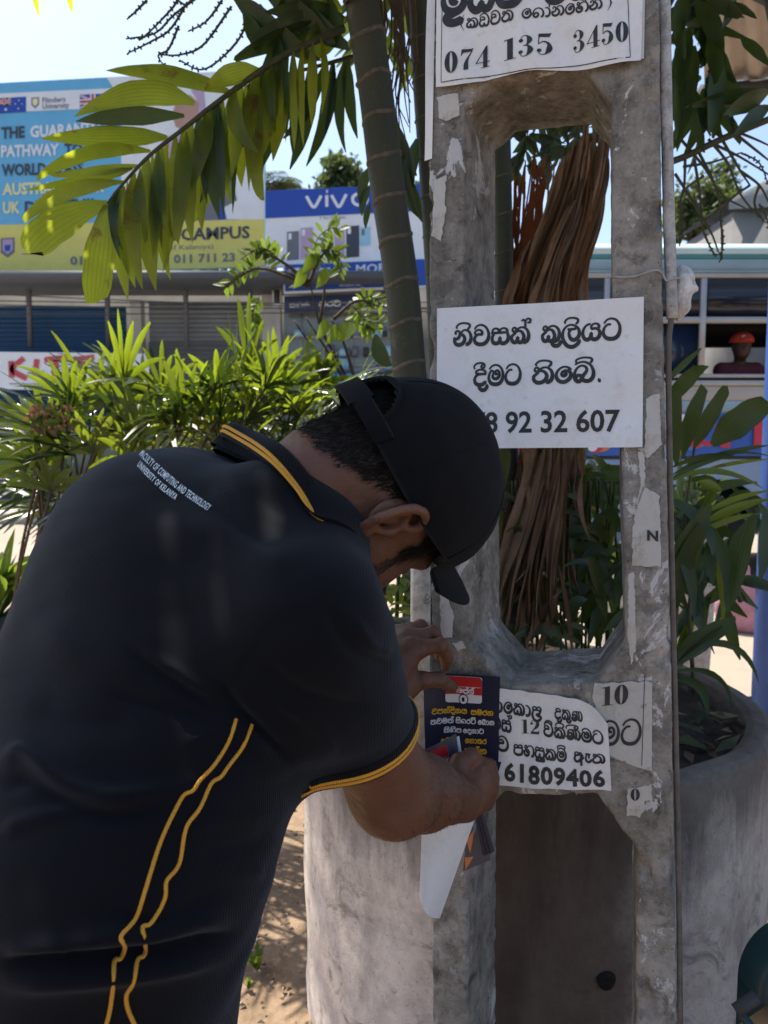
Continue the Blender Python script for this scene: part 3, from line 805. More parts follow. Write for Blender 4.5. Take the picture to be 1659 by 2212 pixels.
M_POLE = m_concrete('pole_concrete', (.225, .205, .18), (.40, .375, .34), (.045, .045, .04), .85, (.05, .05, .045), .75)
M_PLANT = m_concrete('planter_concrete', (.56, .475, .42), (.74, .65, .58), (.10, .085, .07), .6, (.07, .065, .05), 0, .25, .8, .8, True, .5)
M_SOIL = plain('soil', (.035, .025, .018), .95, .5, 22, .9)

# ground
def gz(x, y): return .012 * np.sin(x * 2.3 + y * 1.1) * np.exp(-((y - 2.2) / 1.6) ** 2)
xs = np.concatenate([np.linspace(-90, -4, 12), np.linspace(-3.5, 4, 90), np.linspace(4.5, 90, 12)]); ys = np.concatenate([np.linspace(-12, -.5, 8), np.linspace(0, 6, 80), np.linspace(6.5, 160, 20)])
X, Y = np.meshgrid(xs, ys, indexing='ij'); g3 = np.stack([X, Y, 0 * X], -1)
near = np.exp(-((Y - 2.0) / 1.8) ** 2) * np.exp(-(X / 2.5) ** 2)
Z = near * (.016 * fbm(g3, 1.7, 3, 61) + .006 * vn(g3, 9, 62)) - .02 * near
grd = MB().grid(np.stack([X, Y, Z], -1)[:, ::-1]).build('ground', M_DIRT); tag(grd, 'sandy brown dirt ground under and around the concrete planter', 'ground', kind='structure')
rd = MB().grid(np.stack(np.meshgrid(np.linspace(-60, 60, 13), np.linspace(4.1, 13.2, 6), [0], indexing='ij'), -1)[:, :, 0][:, ::-1] + np.array([0, 0, .03])).build('road', M_ROAD); tag(rd, 'pale dusty road in full sun between the planter and the shops', 'road', kind='structure')
pv = MB(); pv.box((0, 15.6, .11), (120, 4.8, .22), bev=.02); pv = pv.build('pavement', plain('pavement_concrete', (.34, .31, .28), .9, .2, 3, .3)); tag(pv, 'concrete forecourt with kerb in front of the shops across the road', 'pavement', kind='structure')

# pole ------------------------------------------------------------
PT = rad(20); PU = np.array([math.cos(PT), -math.sin(PT), 0]); PN = np.array([-math.sin(PT), -math.cos(PT), 0]); PL = np.array([.0825, 1.172, 0])
def face_sz(px, py):
    d = ray(px, py); t = ((PL - CAMP) @ PN) / (d @ PN); p = CAMP + d * t
    return np.array([(p - PL) @ PU, p[2]])
def FP(s, z, off=0.0): return PL + PU * s + np.array([0, 0, z]) + PN * off
def FPX(px, py, off=0.0):
    s, z = face_sz(px, py); return FP(s, z, off)
T_POLE = .165
def poly_sd(q, poly):
    """signed distance to a polygon (inside negative)"""
    poly = np.asarray(poly, float); d = np.full(len(q), 1e9); s = np.zeros(len(q), bool); n = len(poly)
    for i in range(n):
        a, b = poly[i], poly[(i + 1) % n]; e = b - a; w_ = q - a
        t = np.clip((w_ @ e) / (e @ e), 0, 1); d = np.minimum(d, ((w_ - t[:, None] * e) ** 2).sum(1))
        c = ((a[1] > q[:, 1]) != (b[1] > q[:, 1])) & (q[:, 0] < (b[0] - a[0]) * (q[:, 1] - a[1]) / (b[1] - a[1] + 1e-12) + a[0]); s ^= c
    return np.sqrt(d) * np.where(s, -1, 1)
sz = lambda *pl: np.array([face_sz(*p) for p in pl])
op1 = sz((1003, 800), (1003, 236), (1062, 176), (1262, 148), (1322, 222), (1322, 790))
op1[0, 1] = op1[-1, 1] = 1.545
op2 = sz((1014, 1000), (1017, 1392), (1096, 1482), (1290, 1476), (1352, 1392), (1340, 985)); op2[0, 1] = op2[-1, 1] = 1.43
op3 = sz((1012, 2300), (1010, 1790), (1086, 1716), (1292, 1722), (1376, 1836), (1382, 2300)); op3[0, 1] = op3[-1, 1] = .22
def add_c(pl, i, j, c=.03):
    pl = pl.tolist(); return np.array(pl)
_le = sz((926, 0), (927, 1000), (934, 2200)); _re = sz((1423, 0), (1430, 640), (1449, 1400), (1456, 1900), (1463, 2212))
def pole_f(p):
    q = p - PL; s = q @ PU; d = -(q @ PN); z = p[:, 2]
    left = np.interp(z, _le[::-1, 1], _le[::-1, 0]); right = np.interp(z, _re[::-1, 1], _re[::-1, 0])
    taper = (d / T_POLE) * .012                                   # openings splay a little towards the front
    o = np.maximum(np.maximum(left - s, s - right), np.maximum(-d, d - T_POLE))
    q2 = np.stack([s, z], 1)
    for op in (op1, op2, op3):
        e = -poly_sd(q2, op) - taper
        o = np.maximum(o, e) + np.maximum(.005 - np.abs(o - e), 0) ** 2 / .02
    chip = np.maximum(0, vn(p, 28, 71) * .6 + vn(p, 70, 72) * .4 - .12) * .016
    edge = np.exp(-(np.minimum(np.abs(d), np.abs(d - T_POLE)) / .012) ** 2)
    return o + .0010 * vn(p, 60, 73) + .0006 * vn(p, 160, 74) + chip * np.exp(-(np.minimum(s - left, right - s) / .012) ** 2) + chip * .9 * edge * (np.abs(e) < .02)
def build_pole():
    Vp, Fp = surf_nets([(lambda p: np.where(np.abs(p[:, 2] - 1.2) < 1.3, pole_f(p), 1.0) if False else np.maximum(pole_f(p), np.maximum(p[:, 2] - 2.14, .10 - p[:, 2])), .01, '+')], (-.02, .82, .06), (.52, 1.40, 2.2), .0036, slack=.03)
    return Vp, Fp
Vp, Fp = build_pole()
pole = thing('concrete_pole', 'weathered grey concrete utility pole with three tall openings, pasted with notices', 'pole', FP(.15, 0, -.08))
mk('shaft', Vp, Fp, M_POLE, pole)
mb = MB(); mb.box(FP(.153, 3.6, -T_POLE / 2), (.31, T_POLE - .01, 2.93), np.stack([PU, -PN, [0, 0, 1]], 1), bev=.01); mb.build('upper_shaft', M_POLE, pole); mb = MB(); mb.box(FP(.153, .05, -T_POLE / 2), (.36, T_POLE + .012, .11), np.stack([PU, -PN, [0, 0, 1]], 1), bev=.01)
mb.build('base_block', M_POLE, pole)

# planter -----------------------------------------------------------
PC = np.array([.37, 1.945, 0]); PR = .575; PH_ = .762
prof = [(PR * 1.0, -.02), (PR * 1.0, .12), (PR * 1.0, .3), (PR, .5), (PR, PH_ - .03), (PR - .006, PH_ - .008), (PR - .018, PH_), (PR - .045, PH_ + .002), (PR - .062, PH_ - .008), (PR - .07, PH_ - .03), (PR - .072, PH_ - .16)]
pp = []
for i in range(len(prof) - 1):
    for t in np.linspace(0, 1, 5, endpoint=False): pp.append(np.array(prof[i]) * (1 - t) + np.array(prof[i + 1]) * t)
pp.append(np.array(prof[-1])); th = np.linspace(0, 2 * np.pi, 220, endpoint=False)
G = np.array([np.stack([r * np.cos(th), r * np.sin(th), np.full(220, h)], -1) for r, h in pp]) + PC
G[..., :2] += (nrm(G[..., :2] - PC[:2]) * (.0035 * fbm(G, 7, 3, 81) + .002 * vn(G, 30, 82))[..., None]); G[..., 2] += .004 * vn(G, 12, 83)
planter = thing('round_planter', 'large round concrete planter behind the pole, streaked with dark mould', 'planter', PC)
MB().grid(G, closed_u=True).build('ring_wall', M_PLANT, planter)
a, r = np.meshgrid(np.linspace(0, 2 * np.pi, 80, endpoint=False), np.linspace(0, PR - .066, 24), indexing='ij')
sg = np.stack([PC[0] + r * np.cos(a), PC[1] + r * np.sin(a), PH_ - .05 + 0 * r], -1); sg[..., 2] += .025 * fbm(sg, 6, 4, 84)
MB().grid(sg.transpose(1, 0, 2)[:, ::-1], closed_u=True).build('soil', M_SOIL, planter)
mb = MB(); rgl = np.random.default_rng(15)
for k in range(420):
    a_ = rgl.uniform(0, 6.283); r_ = (PR - .08) * math.sqrt(rgl.uniform(0, 1)); p_ = PC + [r_ * math.cos(a_), r_ * math.sin(a_), PH_ - .045 + rgl.uniform(0, .03)]; d_ = nrm([rgl.normal(), rgl.normal(), rgl.normal(0, .25)]); l_ = rgl.uniform(.03, .11); s_ = nrm(np.cross(d_, [rgl.normal(0, .3), rgl.normal(0, .3), 1])) * l_ * rgl.uniform(.08, .22); u_ = np.array([0, 0, l_ * rgl.uniform(-.1, .2)])
    mb.add([p_, p_ + d_ * l_ * .5 + s_ + u_, p_ + d_ * l_, p_ + d_ * l_ * .5 - s_ + u_], [(0, 1, 2), (0, 2, 3)], m=int(rgl.integers(0, 3)))
mb.build('leaf_litter', None, planter, smooth=False, mats=[plain('litter_tan', (.20, .13, .075), .85, .3, 30), plain('litter_brown', (.085, .052, .032), .85, .3, 30), plain('litter_green', (.04, .05, .02), .8, .3, 30)]).__setitem__('kind', 'stuff')
mb = MB(); hp = PC + np.array([math.cos(-1.27) * (PR + .004), math.sin(-1.27) * (PR + .004), .0])
hq = P(1297, 2096, 1.40); dv = nrm((hq - PC) * [1, 1, 0]); hq = PC * [1, 1, 0] + dv * (PR + .0025) + np.array([0, 0, hq[2]])
sx_ = np.cross([0, 0, 1], dv); rr_ = np.linspace(0, 2 * np.pi, 24, endpoint=False)
ringp = lambda rad_, dep: np.stack([hq + sx_ * rad_ * (1 + .12 * math.sin(3 * t)) * math.cos(t) + np.array([0, 0, 1]) * rad_ * math.sin(t) - dv * dep for t in rr_])
mb.grid(np.stack([ringp(.019, .004), ringp(.016, -.0042), ringp(.011, -.0046), ringp(.001, -.0046)]), closed_u=True)
mb.build('drain_hole', plain('drain_dark', (.012, .010, .009), .9, .4, 60), planter)
# ============================================================ LETTERING: Sinhala drawn as pen strokes (no font holds it), Latin from the built-in face
GL = {}
def gl(ch, w, *st): GL[ch] = (w, [np.array(s, float) for s in st])
gl('na', 1.28, [(.12, .74), (.08, .86), (.22, .95), (.38, .86), (.40, .66), (.26, .46), (.04, .40)], [(.0, .50), (.02, .22), (.16, .06), (.36, .02), (.62, .12), (.76, .36), (.70, .58), (.56, .70), (.46, .72)], [(.44, .72), (.60, .92), (.82, .99), (1.08, .86), (1.22, .52), (1.14, .18), (.90, .02)])
gl('ka', 1.28, [(.20, .74), (.10, .80), (.12, .95), (.26, .99), (.36, .86), (.28, .66), (.02, .42)], [(.02, .46), (.05, .20), (.18, .05), (.36, .07), (.44, .22), (.46, .36)], [(.44, .22), (.52, .06), (.68, .03), (.84, .16), (.88, .42), (.76, .68), (.56, .78), (.38, .74)], [(.34, .80), (.58, .97), (.86, .99), (1.12, .80), (1.22, .48), (1.14, .16), (.90, .0)])
gl('ta', 1.28, [(.20, .74), (.10, .80), (.12, .95), (.26, .99), (.36, .86), (.28, .66), (.02, .42)], [(.02, .46), (.06, .18), (.26, .02), (.54, .03), (.80, .20), (.86, .48), (.72, .70), (.52, .78), (.36, .76)], [(.34, .80), (.58, .97), (.86, .99), (1.12, .80), (1.22, .48), (1.14, .16), (.90, .0)])
gl('va', 1.12, [(.04, 1.02), (.20, 1.20), (.50, 1.28), (.84, 1.12), (1.04, .74), (1.02, .36), (.80, .08), (.48, .0), (.16, .08), (.02, .32), (.12, .56), (.34, .66), (.56, .66), (.56, .84), (.40, .95), (.18, .92), (.06, .78), (.14, .66)])
gl('sa', 1.20, [(.16, .70), (.04, .76), (.08, .92), (.26, 1.0), (.46, .92), (.52, .74)], [(.54, .76), (.64, .94), (.86, 1.0), (1.06, .90), (1.08, .72)], [(-.02, .70), (.5, .71), (1.10, .73)], [(.16, .68), (.03, .42), (.06, .14), (.24, .02), (.46, .06), (.56, .22), (.57, .40)], [(.56, .20), (.66, .05), (.86, .01), (1.08, .14), (1.16, .42), (1.08, .72)])
gl('tta', 1.16, [(.06, 1.0), (.24, 1.20), (.56, 1.28), (.90, 1.14), (1.10, .76), (1.06, .34), (.84, .07), (.50, .0), (.16, .10), (.0, .40), (.08, .72), (.28, .90), (.48, .92)])
gl('ma', 1.14, [(.06, 1.02), (.24, 1.20), (.56, 1.28), (.90, 1.12), (1.08, .74), (1.04, .32), (.82, .06), (.50, .0), (.18, .08), (.0, .38), (.06, .70), (.20, .90), (.36, .84), (.34, .66), (.30, .50), (.42, .38), (.62, .38), (.80, .54), (.80, .78), (.66, .92), (.52, .84), (.54, .68), (.66, .68)])
gl('da', .96, [(.86, .70), (.84, .88), (.62, .99), (.34, .98), (.14, .86), (.20, .72), (.36, .74)], [(.88, .70), (.5, .70), (.20, .62), (.04, .40), (.08, .14), (.30, .0), (.58, .0), (.88, .16)], [(.46, -.02), (.40, -.18), (.54, -.34), (.78, -.36), (.96, -.20), (1.0, -.06)])
gl('la', 1.22, [(1.18, -.02), (1.02, -.24), (.70, -.40), (.34, -.32), (.08, .0), (.0, .38), (.10, .74), (.38, .97), (.72, .99), (1.04, .80), (1.16, .50), (1.08, .22), (.82, .04), (.58, .12), (.46, .36), (.46, .56), (.58, .70)], [(.38, .72), (.90, .74)])
gl('ya', 1.24, [(.52, 1.0), (.26, .92), (.06, .66), (.02, .34), (.14, .08), (.36, .02), (.54, .16), (.60, .42)], [(.57, .18), (.68, .05), (.88, .02), (1.08, .14), (1.18, .40), (1.06, .64), (.86, .71), (.62, .70), (.60, .86), (.76, 1.0), (1.0, .99), (1.12, .84), (1.06, .72)])
gl('ba', 1.18, [(.04, 1.12), (.28, 1.24), (.62, 1.26), (.96, 1.06), (1.14, .68), (1.12, .30), (.92, .06), (.66, .04), (.48, .16), (.52, .38), (.68, .58), (.74, .80), (.62, .98), (.38, 1.02), (.14, .86), (.0, .54), (.03, .20), (.18, .02), (.36, .06), (.44, .24), (.34, .40), (.18, .40), (.08, .26)])
gl('e', 1.0, [(.92, .80), (.72, .96), (.42, .98), (.14, .78), (.02, .46), (.12, .16), (.38, .01), (.66, .06), (.90, .30), (.92, .56), (.76, .72), (.56, .74), (.38, .62), (.38, .46), (.50, .40), (.62, .50), (.58, .64)])
gl('aa', .56, [(.0, .96), (.22, .94), (.42, .72), (.46, .42), (.38, .14), (.18, .02), (.02, .06)])
gl('pa', 1.14, [(.14, .70), (.04, .78), (.08, .92), (.26, .99), (.46, .92), (.52, .74)], [(.54, .74), (.62, .92), (.82, 1.0), (1.02, .92), (1.06, .72)], [(.02, .70), (1.08, .71)], [(.16, .68), (.02, .42), (.08, .14), (.34, .0), (.70, .0), (.98, .12), (1.08, .40), (1.02, .70)])
gl('ha', 1.30, [(.20, .74), (.10, .80), (.12, .95), (.26, .99), (.36, .86), (.28, .66), (.02, .42)], [(.02, .46), (.06, .16), (.28, .02), (.54, .12), (.62, .38), (.50, .56), (.34, .56), (.28, .44), (.38, .36), (.50, .44)], [(.36, .78), (.62, .97), (.90, .98), (1.14, .80), (1.24, .46), (1.18, .14), (1.0, .0)])
gl('nna', 1.62, [(.30, .56), (.44, .66), (.58, .56), (.58, .34), (.40, .24), (.20, .36), (.16, .66), (.32, .90), (.56, .96), (.78, .80), (.84, .48), (.74, .16), (.48, .0), (.18, .06), (.02, .28)], [(.66, .94), (.90, .98), (1.10, .76), (1.12, .34), (1.0, .06)], [(1.02, .90), (1.26, .99), (1.50, .74), (1.54, .34), (1.40, .06), (1.22, .02)])
gl('lla', 1.10, [(.18, .70), (.06, .78), (.10, .92), (.28, .99), (.46, .90), (.50, .72)], [(.52, .74), (.64, .94), (.84, .98), (.98, .84), (.96, .66), (.5, .68), (.06, .66)], [(.20, .66), (.04, .34), (.08, -.06), (.30, -.36), (.62, -.40), (.90, -.22), (1.02, .0)], [(.94, .64), (.86, .42), (.64, .26), (.50, .22), (.72, .10), (.96, .12)])
gl('ra', 1.0, [(.94, 1.22), (.78, 1.02), (.48, .96), (.18, .80), (.02, .48), (.12, .16), (.42, .0), (.76, .10), (.94, .40), (.86, .70), (.66, .84), (.46, .78)])
gl('u', 1.0, [(.94, .92), (.74, 1.14), (.42, 1.16), (.16, 1.0), (.16, .80), (.40, .72), (.80, .74)], [(.36, .70), (.10, .56), (.02, .30), (.18, .06), (.48, .0), (.78, .06), (.96, .22)])
gl('a', 1.04, [(.18, .68), (.06, .76), (.10, .92), (.28, .98), (.42, .86), (.38, .68), (.06, .64)], [(.18, .62), (.02, .36), (.12, .06), (.38, .02), (.62, .20), (.76, .52), (.78, .82), (.64, .96), (.52, .84), (.60, .70), (.94, .70)], [(.74, .56), (.74, -.34)], [(.76, .30), (.90, .40), (.98, .52)])
gl('ae', .62, [(.02, .92), (.54, .92)], [(.20, .90), (.04, .56), (.10, .18), (.34, .06), (.54, .20), (.60, .34)], [(.40, .9), (.36, .5)])
gl('ga', 1.20, [(.14, .30), (.26, .46), (.48, .46), (.58, .24), (.42, .04), (.16, .06), (.02, .32), (.06, .66), (.28, .92), (.62, 1.0), (.94, .86), (1.12, .52), (1.08, .16), (.92, .0)])
gl('dda', 1.16, [(.04, 1.02), (.20, 1.20), (.50, 1.28), (.84, 1.12), (1.06, .74), (1.06, .34), (.92, .06), (.70, .03), (.56, .18), (.54, .32)], [(.54, .22), (.44, .05), (.24, .02), (.06, .18), (.04, .44), (.18, .62), (.38, .67), (.58, .66), (.56, .86), (.36, .95), (.14, .90), (.08, .74), (.18, .66)])
gl('i_', 1.08, [(.96, 1.06), (.84, .86), (.50, .98), (.16, .82), (.02, .46), (.14, .12), (.46, .0), (.80, .10), (.98, .40), (.86, .68), (.56, .72), (.38, .56), (.44, .38), (.62, .40)], [(.70, .04), (.40, -.10), (.16, -.24), (.22, -.42), (.52, -.46), (.86, -.34)])
gl('dot', .34, [(.14, .06), (.16, .06), (.17, .07)])
SIGN = {'i': lambda w: [[(.16 * w, 1.0 + .12), (.14 * w, 1.24), (.34 * w, 1.42), (.66 * w, 1.44), (.90 * w, 1.34), (.90 * w, 1.16), (.80 * w, 1.06)]],
        'I': lambda w: [[(.02, 1.06), (.0, 1.24), (.22 * w, 1.40), (.60 * w, 1.44), (.86 * w, 1.34), (.86 * w, 1.16), (.70 * w, 1.08), (.60 * w, 1.20), (.70 * w, 1.30)]],
        'h': lambda w: [[(.80 * w, 1.0), (.80 * w, 1.34), (.70 * w, 1.48), (.60 * w, 1.42)], [(.80 * w, 1.36), (.92 * w, 1.54), (1.08 * w, 1.48), (1.06 * w, 1.30), (.94 * w, 1.30)]],
        'H': lambda w: [[(.06 * w, 1.26), (.10 * w, 1.42), (.40 * w, 1.54), (.80 * w, 1.52), (.94 * w, 1.40), (.88 * w, 1.22)]],
        'u': lambda w: [[(.66 * w, .0), (.60 * w, -.14), (.72 * w, -.28), (.92 * w, -.28), (1.06 * w, -.12), (1.06 * w, -.02)]],
        'U': lambda w: [[(.10, -.22), (.60 * w, -.24), (.98 * w, -.22), (.98 * w, -.02)]],
        'r': lambda w: [[(.20 * w, .02), (.26 * w, -.22), (.56 * w, -.30), (.86 * w, -.18), (.90 * w, .02)]]}
def strokes(word):
    """'na+i va sa ka+h' -> strokes in glyph units, advance"""
    x = 0; out = []
    for tk in word.split():
        if tk == '_': x += .75; continue
        g, *sg = tk.split('+'); w_, st = GL[g]
        for s in st: out.append(s + [x, 0])
        for q in sg:
            for s in SIGN[q](w_ - .06): out.append(np.array(s, float) + [x, 0])
        x += w_ + .16
    return out, x - .16
def pen(st, lo, hi, res=5, mono=False):
    """ink outline of strokes: heavy feet, fine tops"""
    V = []; F = []
    for s in st:
        if len(s) < 2: continue
        c = cr(s, res) if len(s) > 2 else np.linspace(s[0], s[1], 4)
        T = nrm(np.gradient(c, axis=0)); N_ = np.stack([-T[:, 1], T[:, 0]], 1)
        f = np.clip(1.0 - c[:, 1], 0, 1); wd = lo + (hi - lo) * (np.full(len(c), .8) if mono else np.clip(.15 + .85 * f + .25 * np.abs(T[:, 1]) * (c[:, 0] > c[:, 0].mean()), 0, 1))
        b = len(V); k = len(c)
        cap0 = c[0] - T[0] * wd[0] * .4; cap1 = c[-1] + T[-1] * wd[-1] * .4
        for i in range(k): V += [c[i] + N_[i] * wd[i] / 2, c[i] - N_[i] * wd[i] / 2]
        V += [cap0, cap1]
        for i in range(k - 1): F.append((b + 2 * i, b + 2 * i + 1, b + 2 * i + 3, b + 2 * i + 2))
        F += [(b + 2 * k, b + 1, b), (b + 2 * k + 1, b + 2 * k - 2, b + 2 * k - 1)]
    return np.array(V), F
def didone(txt):
    """fat-face figures as polygons made from varying strokes: returns V,F,width (height 1)"""
    D = {}
    def el(cx, cy, rx, ry, ix_, n=28):
        t = np.linspace(0, 2 * np.pi, n, endpoint=False); o = np.stack([cx + rx * np.cos(t), cy + ry * np.sin(t)], 1); i = np.stack([cx + ix_ * np.cos(t), cy + (ry - .025) * np.sin(t)], 1)
        return np.concatenate([o, i]), [(k, (k + 1) % n, n + (k + 1) % n, n + k) for k in range(n)]
    def stv(pts, ws):
        c = cr(np.array([(*p, q) for p, q in zip(pts, ws)]), 7); T = nrm(np.gradient(c[:, :2], axis=0)); N_ = np.stack([-T[:, 1], T[:, 0]], 1)
        V = np.concatenate([c[:, :2] + N_ * c[:, 2:] / 2, c[:, :2] - N_ * c[:, 2:] / 2]); k = len(c)
        return V, [(i, k + i, k + i + 1, i + 1) for i in range(k - 1)]
    def po(*p): return np.array(p, float), [tuple(range(len(p)))]
    blob = lambda x, y, r=.085: (np.array([(x + r * math.cos(t), y + r * math.sin(t)) for t in np.linspace(0, 2 * np.pi, 16, endpoint=False)]), [tuple(range(16))])
    D['0'] = (.66, [el(.31, .5, .30, .5, .07)])
    D['1'] = (.46, [po((.12, .03), (.34, .03), (.34, 1), (.12, .96)), po((.0, 0), (.46, 0), (.46, .03), (.0, .03)), po((.0, .90), (.12, .93), (.12, .97), (.0, .95))])
    D['2'] = (.62, [stv([(.10, .72), (.16, .93), (.34, .98), (.50, .80), (.44, .55), (.22, .28), (.06, .08)], [.03, .04, .05, .20, .20, .07, .05]), blob(.12, .74), po((.04, .0), (.56, .0), (.60, .26), (.57, .26), (.50, .17), (.20, .17), (.06, .08))])
    D['3'] = (.62, [stv([(.08, .78), (.18, .96), (.34, .96), (.44, .76), (.34, .55), (.20, .52)], [.03, .03, .06, .20, .06, .03]), stv([(.22, .52), (.38, .48), (.47, .26), (.34, .03), (.16, .02), (.06, .20)], [.03, .08, .22, .06, .03, .03]), blob(.12, .76), blob(.11, .22)])
    D['4'] = (.66, [po((.34, .03), (.54, .03), (.54, 1), (.48, 1), (.34, .72)), po((.24, 0), (.64, 0), (.64, .03), (.24, .03)), po((.0, .24), (.66, .24), (.66, .275), (.04, .275)), po((.0, .25), (.05, .25), (.50, .96), (.48, 1.0))])
    D['5'] = (.60, [po((.06, .97), (.10, 1), (.52, .97), (.55, 1.0), (.46, .80), (.14, .84), (.10, .84)), po((.06, .50), (.09, .50), (.11, .97), (.07, .97)), stv([(.08, .52), (.24, .62), (.42, .52), (.46, .26), (.32, .03), (.14, .02), (.05, .20)], [.03, .05, .10, .22, .06, .03, .03]), blob(.10, .20)])
    D['7'] = (.60, [po((.02, .72), (.05, .72), (.12, .84), (.52, .86), (.58, 1.0), (.55, 1.0), (.48, .98), (.12, 1.0), (.06, 1.0)), stv([(.52, .88), (.34, .60), (.26, .32), (.26, .02)], [.04, .08, .18, .22])])
    V = []; F = []; x = 0; n = 0
    for ch in txt:
        if ch == ' ': x += .34; continue
        w_, ps = D[ch]
        for v, f in ps:
            V.append(v + [x, 0]); F += [tuple(i + n for i in q) for q in f]; n += len(v)
        x += w_ + .07
    return np.concatenate(V), F, x - .07

M_PAPER = None
def m_paper(name, col=(.74, .75, .77), st=.25):
    n = NT(name); c = n.co(); f = n.noise(14, 4, .6, c); g = n.noise(60, 4, .6, c); k = n.noise(19, 7, .72, c, .7)
    cc = n.mix(f, tuple(x * .90 for x in col), tuple(min(1, x * 1.04) for x in col)); cc = n.mix(n.ramp(k, (.50, 0.), (.70, st)), cc, (.36, .32, .26)); cc = n.mix(n.ramp(g, (.62, 0.), (.72, st * .9)), cc, (.22, .21, .19))
    n.set(col=cc, rough=.7, spec=.25); n.bump(n.mix(.6, f, g), .45, .006); return n.m
M_PAPER = m_paper('white_paper'); M_PAPERO = m_paper('aged_paper', (.50, .49, .46), .85); M_INK = plain('black_ink', (.026, .028, .032), .6, .45, 70)
class Sheet:
    """a sheet of paper over four corner points with its own curl; u right, v down"""
    def __init__(s, TL, TR, BR, BL, disp=None, n=None):
        s.c = [np.asarray(q, float) for q in (TL, TR, BR, BL)]; s.disp = disp
        s.n = nrm(np.cross(s.c[3] - s.c[0], s.c[1] - s.c[0])) if n is None else nrm(n)
    def __call__(s, u, v, off=0.0):
        u = np.asarray(u, float)[..., None]; v = np.asarray(v, float)[..., None]; a, b, c, d = s.c
        p = a * (1 - u) * (1 - v) + b * u * (1 - v) + c * u * v + d * (1 - u) * v
        if s.disp is not None: p = p + s.disp(u, v)
        return p + s.n * off
    def mesh(s, name, mat, parent=None, nu=28, nv=24, th=.0004, mask=None, loc=None):
        U, V = np.meshgrid(np.linspace(0, 1, nu + 1), np.linspace(0, 1, nv + 1), indexing='ij')
        if mask is not None: U, V = mask(U, V)
        mb = MB(); A = s(U, V); B = s(U, V, -th)
        mb.grid(A[:, ::-1]); mb.grid(B)
        for e in (np.stack([A[0], B[0]]), np.stack([B[-1], A[-1]]), np.stack([B[:, 0], A[:, 0]]), np.stack([A[:, -1], B[:, -1]])): mb.grid(e)
        return mb.build(name, mat, parent, loc=loc)
    def put(s, mb, V, F, off=.0006, m=0):
        mb.add(s(V[:, 0], V[:, 1], off), F, m=m)
    def word(s, mb, word, u0, v0, u1, h, asp, lo=.10, hi=.26, m=0, off=.0006, slope=0.0, mono=False, res=5):
        """baseline starts at (u0,v0); fills u0..u1; h = x-height in v; asp = sheet width/height"""
        st, W = strokes(word); V, F = pen(st, lo, hi, res, mono); k = (u1 - u0) / W
        uv = np.stack([u0 + V[:, 0] * k, v0 - V[:, 1] * h + slope * V[:, 0] * k], 1); s.put(mb, uv, F, off, m)
    def latin(s, mb, txt, u0, v0, u1, h, bold=.0, m=0, off=.0006, slope=0.0, shear=0.0):
        V, F = textmesh(txt, 1.0, bold, 3, shear=shear); k = (u1 - u0) / V[:, 0].max()
        uv = np.stack([u0 + V[:, 0] * k, v0 - V[:, 1] / .73 * h + slope * V[:, 0] * k], 1); s.put(mb, uv, F, off, m)
    def poly(s, mb, pts, m=0, off=.0005, f=None):
        p = np.asarray(pts, float); q = []
        for i in range(len(p)):
            a, b = p[i], p[(i + 1) % len(p)]
            for t in np.linspace(0, 1, max(1, int(np.linalg.norm(b - a) / .06)), endpoint=False): q.append(a + (b - a) * t)
        q = np.array(q); c = q.mean(0); n = len(q); R_ = np.linspace(1, 0, 6)[:-1]
        V = np.concatenate([c + (q - c) * t for t in R_] + [c[None]]); F = []
        for k in range(len(R_) - 1): F += [(k * n + i, k * n + (i + 1) % n, (k + 1) * n + (i + 1) % n, (k + 1) * n + i) for i in range(n)]
        k = len(R_) - 1; F += [(k * n + i, k * n + (i + 1) % n, (k + 1) * n) for i in range(n)]
        mb.add(s(V[:, 0], V[:, 1], off), F, m=m)

# ---- notice 1: house for rent (middle sheet)
def w1(u, v):
    q = np.concatenate([u * 5, v * 4, 0 * u], -1); return PN * (.0012 * (np.abs(vn(q, 1.0, 9)) + .5 * np.abs(vn(q, 2.3, 10)))[..., None] + .0016 * np.sin(7 * u + 1) * np.cos(5 * v) + .0012 * np.sin(13 * u * v + 2))
nt1 = thing('paper_notice', 'clean white landscape notice on the pole ending in 92 32 607, beside the cap', 'notice', FPX(1169, 966), 'notices pasted on the pole')
sh = Sheet(FPX(947, 668, .004), FPX(1391, 643, .004), FPX(1388, 966, .004), FPX(944, 969, .004), w1, PN); sh.mesh('sheet', M_PAPER, nt1)
mb = MB(); A = 1.4
sh.word(mb, 'na+i va sa ka+h', .092, .266, .470, .106, A, .11, .27, slope=.0); sh.word(mb, 'ka+u la+i ya tta', .530, .266, .898, .106, A, .11, .27)
sh.word(mb, 'da+I ma tta', .195, .548, .430, .106, A, .11, .27); sh.word(mb, 'ta+i e ba+H', .490, .548, .778, .106, A, .11, .27); sh.word(mb, 'dot', .792, .548, .815, .106, A, .3, .3)
sh.latin(mb, '078 92 32 607', .118, .888, .898, .150, .022)
mb.build('lettering', M_INK, nt1, smooth=False)

